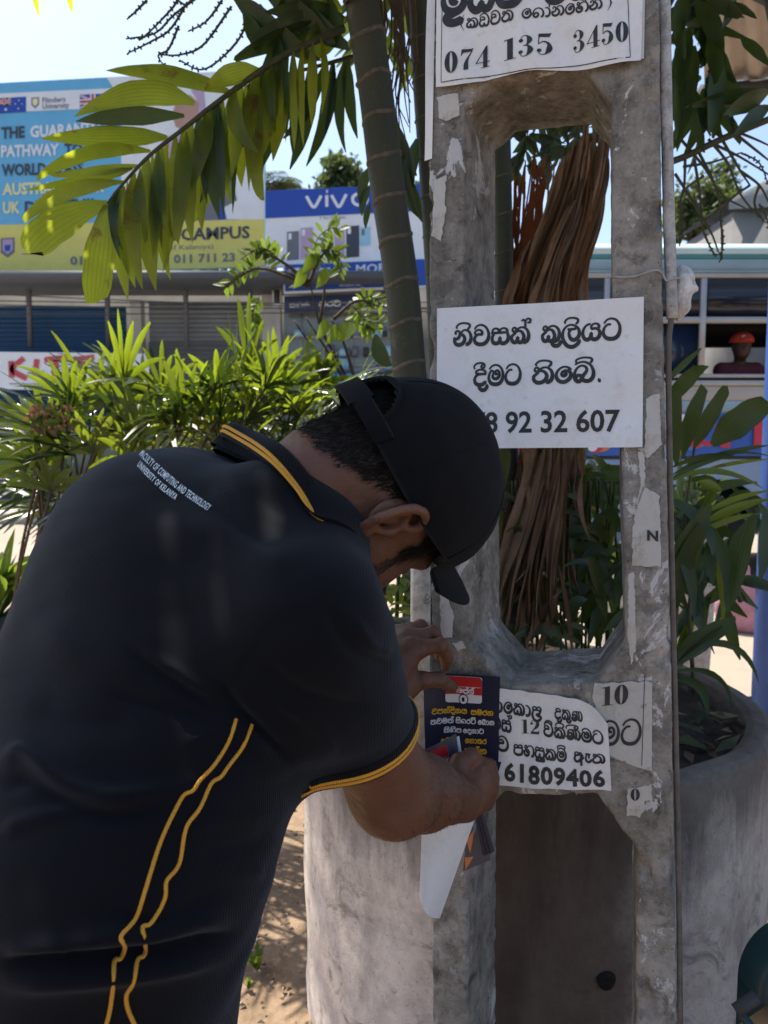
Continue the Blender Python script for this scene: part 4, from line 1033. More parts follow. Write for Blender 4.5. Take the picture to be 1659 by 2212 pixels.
# ---- notice 2: top, torn older one running out of the frame
def w2(u, v):
    q = np.concatenate([u * 6, v * 6, 0 * u], -1); return PN * (.0022 * (np.abs(vn(q, 1.0, 5)) + .6 * np.abs(vn(q, 2.3, 6)))[..., None] + .002 * np.sin(9 * u + 4 * v) * v + .003 * np.exp(-((v - .93) / .08) ** 2) * np.sin(15 * u + 1.2) + .002 * np.cos(17 * u - 9 * v))
nt2 = thing('paper_notice', 'creased white notice with a ruled border at the top of the pole, ending in 3450', 'notice', FPX(1165, 160), 'notices pasted on the pole')
TLp = FPX(950, 192, .006); TRp = FPX(1384, 140, .006); ht = np.array([0, 0, .36])
sh = Sheet(FPX(945, 193, .009) + ht + PU * .004, FPX(1385, 140, .009) + ht + PU * .001, FPX(1385, 140, .009), FPX(945, 193, .009), w2, PN)
def m2(U, V): return U, V + .004 * np.sin(U * 11) * V - .008 * np.exp(-((U - .52) / .2) ** 2) * V
sh.mesh('sheet', M_PAPER, nt2, 40, 40, mask=m2)
def uvpx(sh, px, py):
    """u,v on a flat sheet for a measured point"""
    d = ray(px, py); n_ = sh.n; t = ((sh.c[0] - CAMP) @ n_) / (d @ n_); p = CAMP + d * t - sh.c[3]; a = sh.c[2] - sh.c[3]; b = sh.c[0] - sh.c[3]
    M_ = np.array([[a @ a, a @ b], [a @ b, b @ b]]); r_ = np.linalg.solve(M_, [p @ a, p @ b]); return np.array([r_[0], 1 - r_[1]])
def run_latin(sh, mb, VF, p0, p1, hpx, m=0, off=.0008):
    V, F = VF; W = V[:, 0].max(); a = uvpx(sh, *p0); b = uvpx(sh, *p1); c = uvpx(sh, p0[0], p0[1] - hpx) - a
    uv = a + (V[:, :1] / W) * (b - a) + V[:, 1:2] * c; sh.put(mb, uv, F, off, m)
def run_si(sh, mb, word, p0, p1, xh, lo=.11, hi=.26, m=0, mono=False, off=.0008, res=5):
    st, W = strokes(word); V, F = pen(st, lo, hi, res, mono); V = V.copy(); V[:, 0] = V[:, 0] * 1.0
    a = uvpx(sh, *p0); b = uvpx(sh, *p1); c = uvpx(sh, p0[0], p0[1] - xh) - a; uv = a + (V[:, :1] / W) * (b - a) + V[:, 1:2] * c; sh.put(mb, uv, F, off, m)
mb = MB()
for g, p0, p1 in (('074', (961, 162), (1058, 142)), ('135', (1090, 134), (1194, 118)), ('3450', (1237, 112), (1358, 92))):
    V, F, W = didone(g); run_latin(sh, mb, (V, F), p0, p1, 46)
run_si(sh, mb, 'ka dda va ta', (1008, 60), (1110, 46), 21, .10, .24); run_si(sh, mb, 'e ga aa+h na e ha+h na', (1130, 43), (1302, 21), 20, .10, .24)
for c0, sg in ((998, 1), (1318, -1)):
    y0 = 68 if sg > 0 else 26; q = [uvpx(sh, c0 + sg * 5, y0), uvpx(sh, c0 - sg * 3, y0 - 19), uvpx(sh, c0 + sg * 5, y0 - 38)]; q = cr(np.array(q), 8); w_ = np.interp(np.linspace(0, 1, len(q)), [0, .5, 1], [.001, .008, .001])[:, None] * [1, 0]
    sh.put(mb, np.concatenate([q - w_ / 2, q + w_ / 2]), [(i, i + 1, len(q) + i + 1, len(q) + i) for i in range(len(q) - 1)], .0008)
run_si(sh, mb, 'i_ dda ma+h', (958, 29), (1130, 10), 52, .12, .34); run_si(sh, mb, 'va ka', (1180, 5), (1290, -8), 52, .12, .34)
for a, b in (((953, 178), (1362, 126)), ((1362, 126), (1356, -40)), ((953, 178), (957, -20))):
    a = uvpx(sh, *a); b = uvpx(sh, *b); d = nrm(b - a)[::-1] * [1, -1] * .0016; sh.poly(mb, [a - d, b - d, b + d, a + d], off=.0006)
mb.build('lettering', M_INK, nt2, smooth=False)
sl_ = thing('paper_scrap', 'narrow white paper strip hanging down the left edge of the pole top', 'paper scrap', FPX(930, 340), 'torn paper left on the pole')
s3 = Sheet(FPX(925, -30, .002), FPX(942, -30, .003), FPX(940, 343, .003), FPX(922, 346, .002), lambda u, v: PN * (.004 * np.sin(5 * v) * (1 - u)) - PU * (.004 * v), PN); s3.mesh('sheet', M_PAPER, sl_, 4, 24)
s4t = thing('paper_scrap', 'white paper corner sticking out right of the top notice', 'paper scrap', FPX(1390, 130), 'torn paper left on the pole')
Sheet(FPX(1378, -40, .0025), FPX(1394, -40, .0025), FPX(1391, 128, .0025), FPX(1376, 130, .0025), None, PN).mesh('sheet', M_PAPER, s4t, 3, 8)

# ---- notice 3: lower sheet, house number and phone
def w3(u, v):
    q = np.concatenate([u * 5, v * 4, 0 * u], -1); return PN * (.0020 * (np.abs(vn(q, 1.0, 7)) + .6 * np.abs(vn(q, 2.3, 8)))[..., None] + .003 * np.sin(6 * u + 2) * np.sin(4 * v + .6) + .012 * np.clip(u - .82, 0, 1) ** 1 * np.clip(.35 - v, 0, 1) * 4 + .0012 * np.sin(19 * u + 7 * v))
nt3 = thing('paper_notice', 'crumpled white notice below the middle opening ending in 61809406', 'notice', FPX(1200, 1703), 'notices pasted on the pole')
sh = Sheet(FPX(1058, 1481, .005), FPX(1312, 1516, .005), FPX(1321, 1706, .005), FPX(1058, 1692, .005), w3, PN)
def m3(U, V):
    k = np.clip(U - .74, 0, 1) / .26; return U, V + (1 - V) * (.22 * k ** 2.2) + .004 * np.sin(40 * U) * (V < .02)
sh.mesh('sheet', M_PAPER, nt3, 40, 30, mask=m3); mb = MB()
run_si(sh, mb, 'aa e ka aa lla', (1077, 1534), (1174, 1540), 23, .12, .28); run_si(sh, mb, 'da ka+u nna', (1204, 1536), (1266, 1537), 22, .12, .28)
V, F, W = didone('12'); run_latin(sh, mb, (V, F), (1129, 1578), (1168, 1580), 32)
run_si(sh, mb, 'va sa+h', (1064, 1572), (1106, 1577), 23, .13, .28); run_si(sh, mb, 'va+i ka+i nna+I ma tta', (1178, 1580), (1310, 1588), 24, .12, .28)
run_si(sh, mb, 'va', (1076, 1618), (1100, 1620), 24, .13, .28); run_si(sh, mb, 'pa ha sa+U ka ma+H', (1112, 1626), (1226, 1638), 23, .12, .28); run_si(sh, mb, 'a ae ta', (1244, 1636), (1311, 1639), 22, .12, .28)
for tx, q0, q1 in (('61809406', (1090, 1684), (1308, 1699)), ('7', (1064, 1682), (1084, 1683))):
    V, F = textmesh(tx, 1, .038, 3, spacing=1.1); V[:, 1] /= .73; run_latin(sh, mb, (V, F), q0, q1, 39)
mb.build('lettering', M_INK, nt3, smooth=False)
# ---- notice 4: torn older sheet behind it
nt4 = thing('paper_notice', 'torn grey-white notice on the right of the lower bar reading 10', 'notice', FPX(1360, 1660), 'notices pasted on the pole')
s5 = Sheet(FPX(1282, 1468, .0025), FPX(1409, 1470, .0025), FPX(1408, 1664, .0025), FPX(1290, 1640, .0025), None, PN)
def m4(U, V):
    rag = .020 * vn(np.stack([U * 9, V * 9, 0 * U], -1), 1.0, 91); return U + rag * (U < .02) * 2, np.where(V < .02, V + .02 + rag, V) - (1 - U) ** 2 * .16 * (V > .97)
s5.mesh('sheet', M_PAPERO, nt4, 24, 30, mask=m4); mb = MB()
V, F, W = didone('10'); run_latin(s5, mb, (V, F), (1300, 1526), (1353, 1528), 40)
run_si(s5, mb, 'ma tta', (1298, 1608), (1382, 1610), 38, .10, .20)
for a, b in (((1385, 1474), (1386, 1655)),):
    a = uvpx(s5, *a); b = uvpx(s5, *b); d = np.array([.006, 0]); s5.poly(mb, [a - d, b - d, b + d, a + d], off=.0006)
mb.build('lettering', M_INK, nt4, smooth=False)
# ---- torn remains
def scrap(label, pl, off=.0018, mat=None, seed=0, ink=None):
    pl = np.array(pl, float); q = []
    for i in range(len(pl)):
        a, b = pl[i], pl[(i + 1) % len(pl)]; n = max(2, int(np.linalg.norm(b - a) / 4))
        for t in np.linspace(0, 1, n, endpoint=False): q.append(a + (b - a) * t)
    q = np.array(q); q += 2.2 * np.stack([vn(np.c_[q, 0 * q[:, :1]], .16, 95 + seed), vn(np.c_[q, 0 * q[:, :1]], .16, 96 + seed)], 1)
    T = thing('paper_scrap', label, 'paper scrap', FPX(*pl.mean(0)), 'torn paper left on the pole')
    mb = MB(); top = np.array([FPX(x, y, off) for x, y in q]); bot = np.array([FPX(x, y, -.002) for x, y in q]); n = len(q)
    mb.add(np.concatenate([top, bot]), [tuple(range(n))[::-1]] + [(i, (i + 1) % n, n + (i + 1) % n, n + i) for i in range(n)])
    mb.build('sheet', mat or M_PAPERO, T, smooth=False)
    if ink:
        mb = MB(); ink(mb); mb.build('lettering', M_INK, T, smooth=False)
    return T
def inkN(mb):
    V, F = textmesh('N', 1, .04, 2); W = V[:, 0].max()
    mb.add([FPX(1398 + x / W * 24, 1166 - y / .73 * 22 + x * 3, .0028) for x, y in V], F)
scrap('torn white paper with a black letter N on the right leg of the pole', [(1366, 1140), (1388, 1050), (1424, 1070), (1428, 1224), (1366, 1222)], seed=1, ink=inkN)
scrap('ragged white paper patch right of the middle notice on the pole', [(1396, 860), (1424, 850), (1430, 960), (1400, 990), (1376, 968), (1394, 966)], seed=2)
scrap('long thin white paper strip beside the cap peak on the left leg', [(950, 1190), (962, 1188), (968, 1290), (980, 1330), (976, 1376), (952, 1378)], seed=3)
scrap('grey-white paper patch on the right leg under the middle notice', [(1378, 975), (1394, 972), (1392, 1060), (1374, 1100), (1384, 1040)], seed=4)
def ink0(mb):
    V, F, W = didone('0'); mb.add([FPX(1362 + x / W * 22, 1728 - y * 26, .0028) for x, y in V], F)
scrap('small white torn corner with black print below the lower notices', [(1356, 1704), (1408, 1694), (1408, 1726), (1390, 1730), (1396, 1746), (1382, 1764), (1354, 1760)], seed=5, ink=ink0)
scrap('bright flake of white paper left of the lower middle notice beside the hand', [(978, 1390), (996, 1384), (1006, 1398), (990, 1404), (984, 1396)], seed=6)
scrap('peeling whitish paper on the left leg beside the top opening', [(938, 392), (964, 380), (962, 470), (952, 520), (934, 512)], mat=M_PAPERO, seed=8)
scrap('pale worn paper patch on the upper left leg beneath the top notice', [(944, 210), (990, 202), (994, 250), (968, 262), (950, 256)], mat=M_PAPERO, seed=9)
scrap('white paper strip low on the right leg beside the middle opening', [(1358, 1240), (1370, 1236), (1374, 1400), (1364, 1436), (1356, 1380)], mat=M_PAPERO, seed=10)

# ---- the leaflet being stuck on, the leaflets in the near hand
def m_flat(name, col, rough=.45): 
    n = NT(name); n.set(col=n.mix(n.noise(30, 3), tuple(x * .9 for x in col), tuple(x * 1.1 for x in col)), rough=rough, spec=.4); return n.m
LM = [m_flat('leaflet_navy', (.010, .013, .040), .4), m_flat('leaflet_red', (.42, .016, .018), .4), m_flat('leaflet_white', (.62, .62, .64), .5), m_flat('leaflet_yellow', (.60, .34, .02), .45), m_flat('leaflet_orange', (.50, .16, .05), .45), m_flat('leaflet_blue', (.10, .20, .32), .45), m_flat('leaflet_grey', (.06, .06, .08), .45)]
def rrect(u0, v0, u1, v1, ru, rv, n=5):
    o = []
    for cx, cy, a0 in ((u1 - ru, v0 + rv, -90), (u1 - ru, v1 - rv, 0), (u0 + ru, v1 - rv, 90), (u0 + ru, v0 + rv, 180)):
        for a in np.linspace(a0, a0 + 90, n): o.append((cx + ru * math.cos(rad(a)), cy + rv * math.sin(rad(a))))
    return o
def leaflet_print(s, full=True):
    mb = MB()
    def multi(pts, m, off): 
        s.poly(mb, pts, m, off)
    multi(rrect(.27, .015, .765, .235, .035, .022), 2, .0007); multi([(.27, .02), (.27, .165), (.765, .165), (.765, .045), (.74, .017), (.29, .017)], 1, .0011)
    for k in range(20): u = .44 + k * .0155; multi([(u, .098), (u + .008, .098), (u + .008, .104), (u, .104)], 2, .0014)
    s.word(mb, 'e pa+h+r la+h', .45, .150, .655, .030, .7, .16, .26, 2, .0014, mono=True, res=3)
    c = [(.515 + .066 * math.cos(t), .205 + .046 * math.sin(t)) for t in np.linspace(0, 2 * np.pi, 24, endpoint=False)]; multi(c, 0, .0014)
    multi([(.515 + (x - .515) * .82, .205 + (y - .205) * .82) for x, y in c], 2, .0018); s.latin(mb, '1', .495, .222, .53, .036, .02, 0, .0022)
    if full:
        s.word(mb, 'u pa na+h da+i na ya', .10, .325, .56, .036, .7, .17, .27, 3, .0012, mono=True, res=3); s.word(mb, 'sa ma ra na', .62, .330, .92, .036, .7, .17, .27, 3, .0012, mono=True, res=3)
        s.word(mb, 'ta va ma ta+h', .08, .410, .37, .034, .7, .17, .27, 2, .0012, mono=True, res=3); s.word(mb, 'sa+i ga ra tta+H', .405, .410, .68, .034, .7, .17, .27, 2, .0012, mono=True, res=3); s.word(mb, 'e ba aa na', .715, .412, .935, .034, .7, .17, .27, 2, .0012, mono=True, res=3)
        s.word(mb, 'ka+i ha+i pa', .24, .490, .475, .032, .7, .17, .27, 2, .0012, mono=True, res=3); s.word(mb, 'e da na aa tta', .505, .492, .79, .032, .7, .17, .27, 2, .0012, mono=True, res=3)
        s.word(mb, 'a ma ta ka', .20, .580, .45, .036, .7, .17, .27, 3, .0012, mono=True, res=3); s.word(mb, 'e na aa ka ra', .53, .580, .83, .036, .7, .17, .27, 3, .0012, mono=True, res=3)
        s.word(mb, 'sa', .20, .665, .29, .040, .7, .17, .27, 3, .0012, mono=True, res=3); s.word(mb, 'ta na+h na', .52, .668, .83, .040, .7, .17, .27, 3, .0012, mono=True, res=3)
        for pts, m in (([(.40, .78), (.60, .80), (.50, .92)], 4), ([(.62, .76), (.80, .74), (.72, .90)], 5), ([(.80, .75), (.97, .72), (.97, .88)], 5), ([(.70, .92), (.86, .80), (.92, .97)], 4), ([(.50, .93), (.68, .86), (.66, .99)], 6)): s.poly(mb, pts, m, .0010)
    return mb
lf = thing('leaflet', 'navy leaflet with a red calendar block and yellow lettering being pressed onto the pole', 'leaflet', FPX(1000, 1700, .006), 'leaflets for the pole')
def wl(u, v): return PN * (.045 * np.clip(.42 - u, 0, 1) ** 1.7 * 2.4 * (.55 + .6 * v) + .0015 * np.sin(7 * v)) + np.array([0, 0, 1]) * (.0)
lsh = Sheet(FPX(926, 1447, .013), FPX(1084, 1457, .012), FPX(1078, 1706, .012), FPX(936, 1700, .013), wl, PN)
lsh.mesh('sheet', LM[0], lf, 30, 24); leaflet_print(lsh).build('print', None, lf, smooth=False, mats=LM)
# stack in the right hand: rolled leaflets, one showing its red block, one its white back
hn = nrm(np.array([-.25, -1, .15]))
lf2 = thing('leaflet', 'folded navy leaflet with a slanted red block sticking up from the near hand', 'leaflet', P(960, 1690, 1.085), 'leaflets for the pole')
q = Sheet(P(908, 1624, 1.072), P(984, 1586, 1.090), P(1006, 1742, 1.088), P(936, 1760, 1.072), lambda u, v: hn * (.010 * (np.sin(np.pi * u) - .5)), hn)
q.mesh('sheet', LM[6], lf2, 14, 14)
mb = MB(); q.poly(mb, rrect(.14, .06, .74, .52, .12, .06), 2, .0007); q.poly(mb, rrect(.14, .06, .74, .40, .12, .06), 1, .0011)
for k in range(16): u = .15 + k * .034; q.poly(mb, [(u, .225), (u + .018, .225), (u + .018, .235), (u, .235)], 2, .0014)
q.word(mb, 'pa+h la+h', .42, .36, .72, .065, .7, .16, .26, 2, .0014, mono=True, res=3); mb.build('print', None, lf2, smooth=False, mats=LM)
q2 = Sheet(P(983, 1590, 1.099), P(992, 1590, 1.097), P(1014, 1742, 1.090), P(998, 1750, 1.092), lambda u, v: hn * (.004 * np.sin(np.pi * u)), hn)
lf5 = thing('leaflet', 'edge of a pale-backed leaflet standing behind the slanted one in the near hand', 'leaflet', P(985, 1690, 1.09), 'leaflets for the pole'); q2.mesh('sheet', LM[2], lf5, 8, 10)
lf3 = thing('leaflet', 'white back of a curled leaflet hanging below the near forearm', 'leaflet', P(965, 1965, 1.07), 'leaflets for the pole')
def wb(u, v): return hn * (.022 * np.sin(np.pi * np.clip(u, 0, 1)) * (.4 + .6 * v)) 
q = Sheet(P(912, 1768, 1.05), P(1032, 1752, 1.085), P(950, 1984, 1.085), P(906, 1935, 1.05), wb, hn)
def mwb(U, V): return U, V - .0 * U
q.mesh('sheet', M_PAPER, lf3, 16, 22)
lf4 = thing('leaflet', 'dark folded leaflets with orange triangles poking out beside the white back', 'leaflet', P(1030, 1860, 1.09), 'leaflets for the pole')
q = Sheet(P(1012, 1762, 1.10), P(1040, 1748, 1.095), P(1060, 1858, 1.095), P(1000, 1882, 1.105), None, hn); q.mesh('sheet', LM[6], lf4, 6, 8)
mb = MB()
for pts, m in (([(.05, .45), (.42, .30), (.25, .72)], 4), ([(.30, .12), (.62, .10), (.46, .40)], 5), ([(.02, .75), (.40, .80), (.10, .99)], 4), ([(.45, .45), (.7, .35), (.62, .62)], 6)): q.poly(mb, pts, m, .0008)
mb.build('print', None, lf4, smooth=False, mats=LM)
lf6 = thing('leaflet', 'rolled navy leaflet edges at the outer side of the stack in the near hand', 'leaflet', P(1055, 1850, 1.09), 'leaflets for the pole'); mb = MB()
for k in range(3):
    a = P(1026 + k * 5, 1745, 1.088 - k * .003); b = P(1048 + k * 7, 1846 - k * 3, 1.088 - k * .003); e = nrm(np.cross(b - a, hn)); 
    mb.grid(np.stack([np.stack([a - e * .0035, a + hn * .004, a + e * .0035]), np.stack([b - e * .0045, b + hn * .005, b + e * .0045])]))
mb.build('edges', LM[0], lf6)
# ============================================================ PALMS, BUSHES
def m_leaf(name, col, tr, mixf=.45, rough=.38, dead=None, vsc=7.):
    n = NT(name); c = n.co(); uv = n.n('TexCoord').outputs['UV']; sx = n.n('SeparateXYZ', {0: uv}).outputs[0]
    f = n.noise(vsc, 4, .6, c); p = n.n('Math', {0: n.n('Math', {0: sx, 1: 44.0}, operation='MULTIPLY').outputs[0]}, operation='SINE').outputs[0]
    k = n.ramp(f, (.3, .0), (.7, 1.))
    a = n.mix(k, tuple(x * .75 for x in col), tuple(x * 1.25 for x in col)); b = n.mix(k, tuple(x * .8 for x in tr), tuple(x * 1.2 for x in tr))
    st = n.ramp(p, (.2, 0.), (.9, .38)); a = n.mix(st, a, tuple(x * .6 for x in col)); b = n.mix(st, b, tuple(x * .6 for x in tr))
    if dead:
        g = n.noise(vsc * 1.9, 5, .65, c); m = n.ramp(g, (.60, 0.), (.70, .85)); a = n.mix(m, a, dead); b = n.mix(m, b, dead)
    n.set(col=a, rough=rough, spec=.5); t = n.n('BsdfTranslucent', {'Color': b}); x = n.n('MixShader', {0: mixf})
    n.t.links.new(n.b.outputs[0], x.inputs[1]); n.t.links.new(t.outputs[0], x.inputs[2]); n.t.links.new(x.outputs[0], n.out.inputs['Surface'])
    n.bump(p, .12, .002); return n.m
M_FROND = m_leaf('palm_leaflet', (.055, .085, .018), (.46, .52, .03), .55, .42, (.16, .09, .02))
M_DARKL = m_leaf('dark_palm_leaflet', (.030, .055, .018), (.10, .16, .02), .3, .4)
M_RHAP = m_leaf('fan_leaf', (.030, .062, .014), (.34, .44, .02), .40, .24, (.10, .07, .03))
M_RHAPD = m_leaf('shaded_fan_leaf', (.016, .036, .012), (.07, .12, .012), .25, .22, (.08, .06, .03))  # darker fan copy: shade inside the bush put into the leaf colour
M_SHRUB = m_leaf('shrub_leaf', (.06, .11, .025), (.30, .42, .04), .45, .4)
M_FAR = m_leaf('far_foliage', (.05, .075, .028), (.14, .19, .04), .35, .6)
M_DRY = m_leaf('dry_leaf', (.20, .125, .075), (.30, .15, .06), .3, .8, (.09, .055, .035), 16)
M_DRYR = m_leaf('orange_fibre', (.34, .10, .03), (.48, .13, .03), .35, .8, None, 16)
def m_trunk():
    n = NT('palm_trunk'); c = n.co(); cv = n.co(scale=(14, 14, 1.2))
    a = n.noise(3, 4, .6, c); b = n.noise(9, 5, .65, cv); k = n.noise(13, 6, .7, c); g = n.noise(120, 3, .7, c)
    col = n.mix(n.ramp(a, (.35, 0.), (.65, 1.)), (.030, .036, .020), (.055, .056, .035)); col = n.mix(n.ramp(b, (.45, 0.), (.7, .5)), col, (.045, .048, .035))
    col = n.mix(n.ramp(k, (.60, 0.), (.68, .55)), col, (.12, .105, .085)); col = n.mix(n.ramp(g, (.6, 0.), (.8, .35)), col, (.2, .18, .15))
    n.set(col=col, rough=.6, spec=.35); n.bump(n.mix(.5, b, g), .4, .003); return n.m
M_TRUNK = m_trunk(); M_RING = plain('leaf_scar', (.125, .105, .085), .85, .35, 60, .6); M_TWIG = plain('twig_green', (.06, .06, .03), .7, .3, 40); M_BARK = plain('brown_stem', (.085, .060, .042), .8, .35, 50, .5)

def blade(mb, base, tip, wd, face, bend=(0, 0, 0), n=9, fold=.25, blunt=0.0, base_w=.18, m=0, rng=None, twist=0.0, peak=.42):
    """leaf blade: midrib from base to tip, bowed by bend; face = rough facing direction"""
    base = np.asarray(base, float); tip = np.asarray(tip, float); t = np.linspace(0, 1, n)[:, None]
    c = base * (1 - t) + tip * t + np.asarray(bend, float) * (4 * t * (1 - t)) * .5 + np.asarray(bend, float) * 0
    T = nrm(np.gradient(c, axis=0)); sd_ = nrm(np.cross(T, np.asarray(face, float))); nn = np.cross(sd_, T)
    if twist: a = (t * twist); sd_ = sd_ * np.cos(a) + nn * np.sin(a); nn = np.cross(sd_, T)
    tt = t[:, 0]; prof = np.where(tt < peak, base_w + (1 - base_w) * np.sin(np.clip(tt / peak, 0, 1) * np.pi / 2), blunt + (1 - blunt) * np.cos(np.clip((tt - peak) / (1 - peak), 0, 1) * np.pi / 2) ** .9)[:, None] * wd / 2
    wob = 1 + .05 * np.sin(tt * 17 + base[0] * 90)[:, None] * (n > 8); prof = prof * wob; c = c + nn * (.05 * wd * np.sin(tt * 9 + base[2] * 70))[:, None] * (n > 8)
    L = c + sd_ * prof + nn * prof * fold; R = c - sd_ * prof + nn * prof * fold
    if blunt > .15:
        r = rng or RNG; L[-1] += T[-1] * wd * r.uniform(-.35, .25); R[-1] += T[-1] * wd * r.uniform(-.35, .25)
    G = np.stack([L, c, R], 1); U = np.stack([np.broadcast_to([0, .5, 1.0], (n, 3)), np.repeat(t, 3, 1)], -1)
    mb.grid(G, U, m)
def bpx(mb, b, t, w, Yb, Yt=None, bow=(0, 0), blunt=0.0, fold=.25, n=10, m=0, yb=0.0, twist=0.0, peak=.42):
    """blade measured in the picture at depth Yb..Yt; bow = bulge of the midrib in px, yb = bulge in depth"""
    Yt = Yb if Yt is None else Yt; Ym = (Yb + Yt) / 2
    A = P(*b, Yb); B = P(*t, Yt); bw = P(b[0] + bow[0], b[1] + bow[1], Ym) - P(b[0], b[1], Ym) + np.array([0, yb, 0])
    blade(mb, A, B, w / 1661 * Ym, nrm(CAMP - (A + B) / 2) + RNG.normal(0, .25, 3), bw * 2, n, fold, blunt, m=m, twist=twist, peak=peak)
def stem_px(mb, pts, r, n=8, m=0):
    q = cr(np.array([P(x, y, Y) for x, y, Y in pts]), 8); mb.tube(q, np.interp(np.linspace(0, 1, len(q)), np.linspace(0, 1, len(r)), r), n, m=m)
    return q
def crown_frond(mb, o, dirv, L, droop, nl=34, w=.045, ll=.42, rng=None):
    dirv = nrm(dirv); t = np.linspace(0, 1, 22)[:, None]; c = o + dirv * L * t - np.array([0, 0, 1]) * droop * L * t ** 2
    mb.tube(c, np.linspace(.012, .003, 22), 6, m=1); sdv = nrm(np.cross(dirv, [0, 0, 1]))
    for k in range(nl):
        f = .12 + .86 * k / nl; i = int(f * 21); p = c[i]; tg = nrm(c[min(i + 1, 21)] - c[i - 1])
        for s in (-1, 1):
            l = ll * (math.sin(math.pi * min(1, .25 + .75 * f)) ** .6 + .15) * rng.uniform(.8, 1.15); d = nrm(sdv * s * .9 + tg * (.35 + .6 * f) + rng.normal(0, .10, 3))
            blade(mb, p, p + d * l - np.array([0, 0, .22 * l]), w * rng.uniform(.7, 1.25), (0, 0, 1), (0, 0, .06 * l), 6, .2, .2, rng=rng)

palm = thing('palm_tree', 'clumping palm with a thick green ringed trunk and a broad feathered frond drooping left', 'palm', P(935, 1500, 1.95), 'palm stems in the planter')
Yt = 1.93
tp = [(742, -520, 1.90), (752, -260, 1.91), (782, 0, Yt), (812, 200, Yt), (836, 400, Yt), (866, 600, Yt), (884, 800, Yt), (900, 1000, Yt), (915, 1400, Yt), (922, 1620, Yt)]
mb = MB(); q = stem_px(mb, tp, [.036, .038, .041, .0415, .0415, .042, .042, .043, .045, .052], 28); mb.build('trunk', M_TRUNK, palm)
for y in (-460, -330, -210, -105, -10, 82, 172, 256, 345, 432, 520, 612, 700, 788, 880, 980, 1090, 1210, 1340, 1480):
    x = np.interp(y, [a[1] for a in tp], [a[0] for a in tp]); c = P(x, y, Yt if y > 0 else 1.905); ax = nrm(P(x, y, Yt) - P(np.interp(y + 60, [a[1] for a in tp], [a[0] for a in tp]), y + 60, Yt))
    ax = nrm(ax + np.array([-.20, 0, 0])); a = nrm(np.cross(ax, [0, 1, 0])); b = np.cross(ax, a); th = np.linspace(0, 2 * np.pi, 40, endpoint=False); rr = .0425
    rn = lambda r_, h: np.stack([c + (a * math.cos(t) + b * math.sin(t)) * (r_ + .0012 * math.sin(5 * t + y)) + ax * (h + .003 * math.sin(3 * t + y)) for t in th])
    mb = MB().grid(np.stack([rn(rr - .003, -.0055), rn(rr + .0022, -.003), rn(rr + .003, .001), rn(rr + .0012, .004), rn(rr - .003, .006)]), closed_u=True); mb.build('leaf_scar', M_RING, palm)
# the big drooping frond
fr = MB(); Rm = [(742, 62, 2.02), (690, 84, 1.99), (600, 128, 1.95), (476, 216, 1.90), (394, 280, 1.86), (322, 337, 1.83), (265, 398, 1.80), (231, 440, 1.79)]
stem_px(fr, Rm, [.010, .009, .0075, .006, .005, .0042, .0032, .0022], 8, m=1)
LF = [((500, 200), (229, 152), 36, (0, -18), 0), ((560, 150), (440, 196), 40, (-6, -14), 0), ((420, 224), (160, 252), 48, (10, -34), 0), ((398, 250), (163, 262), 34, (0, 4), 1), ((362, 296), (88, 300), 44, (0, -10), 0), ((325, 326), (80, 384), 30, (0, -18), 0), ((300, 357), (110, 380), 19, (0, -4), 0), ((286, 364), (50, 412), 24, (20, -8), 0), ((266, 393), (50, 477), 30, (-10, -10), 0), ((233, 440), (60, 548), 68, (-20, -14), 3),
      ((230, 442), (205, 655), 60, (6, 0), 3), ((245, 430), (277, 650), 30, (-8, 0), 0), ((266, 402), (292, 622), 36, (-4, 0), 0), ((290, 374), (308, 625), 34, (-8, 6), 0), ((302, 366), (316, 520), 26, (4, 0), 1), ((318, 340), (338, 630), 46, (-14, 0), 0), ((340, 326), (332, 560), 30, (-4, 0), 1), ((350, 314), (368, 606), 34, (-10, 4), 0), ((378, 292), (352, 588), 36, (10, 0), 0), ((400, 276), (380, 520), 34, (6, 0), 2), ((414, 266), (416, 526), 36, (-8, 0), 0), ((440, 244), (436, 500), 36, (-6, 0), 0), ((452, 236), (404, 420), 34, (12, 0), 1), ((468, 222), (474, 476), 40, (-12, 0), 1), ((480, 214), (500, 440), 34, (-8, 0), 0), ((500, 200), (470, 420), 44, (16, 0), 1), ((520, 186), (522, 404), 40, (-8, 0), 0), ((544, 168), (540, 380), 34, (8, 0), 0), ((556, 160), (563, 432), 40, (-10, 0), 0), ((580, 142), (545, 360), 40, (14, 0), 1), ((600, 130), (590, 350), 42, (6, 0), 1), ((510, 192), (560, 330), 40, (-20, 10), 1), ((430, 250), (345, 470), 30, (24, 0), 1), ((470, 220), (400, 500), 30, (26, 8), 1), ((600, 120), (480, 300), 52, (0, 20), 1), ((620, 112), (520, 320), 48, (6, 14), 1)]
for b, t, w_, bw, k in LF:
    Yb = np.interp(b[0], [231, 742], [1.79, 2.02]); bpx(fr, b, t, w_ * 1.04, Yb, Yb + RNG.uniform(-.10, .06), bw, .60 if k == 3 else (.34 if RNG.random() < .4 else .02), .22, 12, m=(2 if k == 1 and RNG.random() < .6 else 0), yb=RNG.uniform(-.03, .02), peak=.62 if k == 3 else .42)
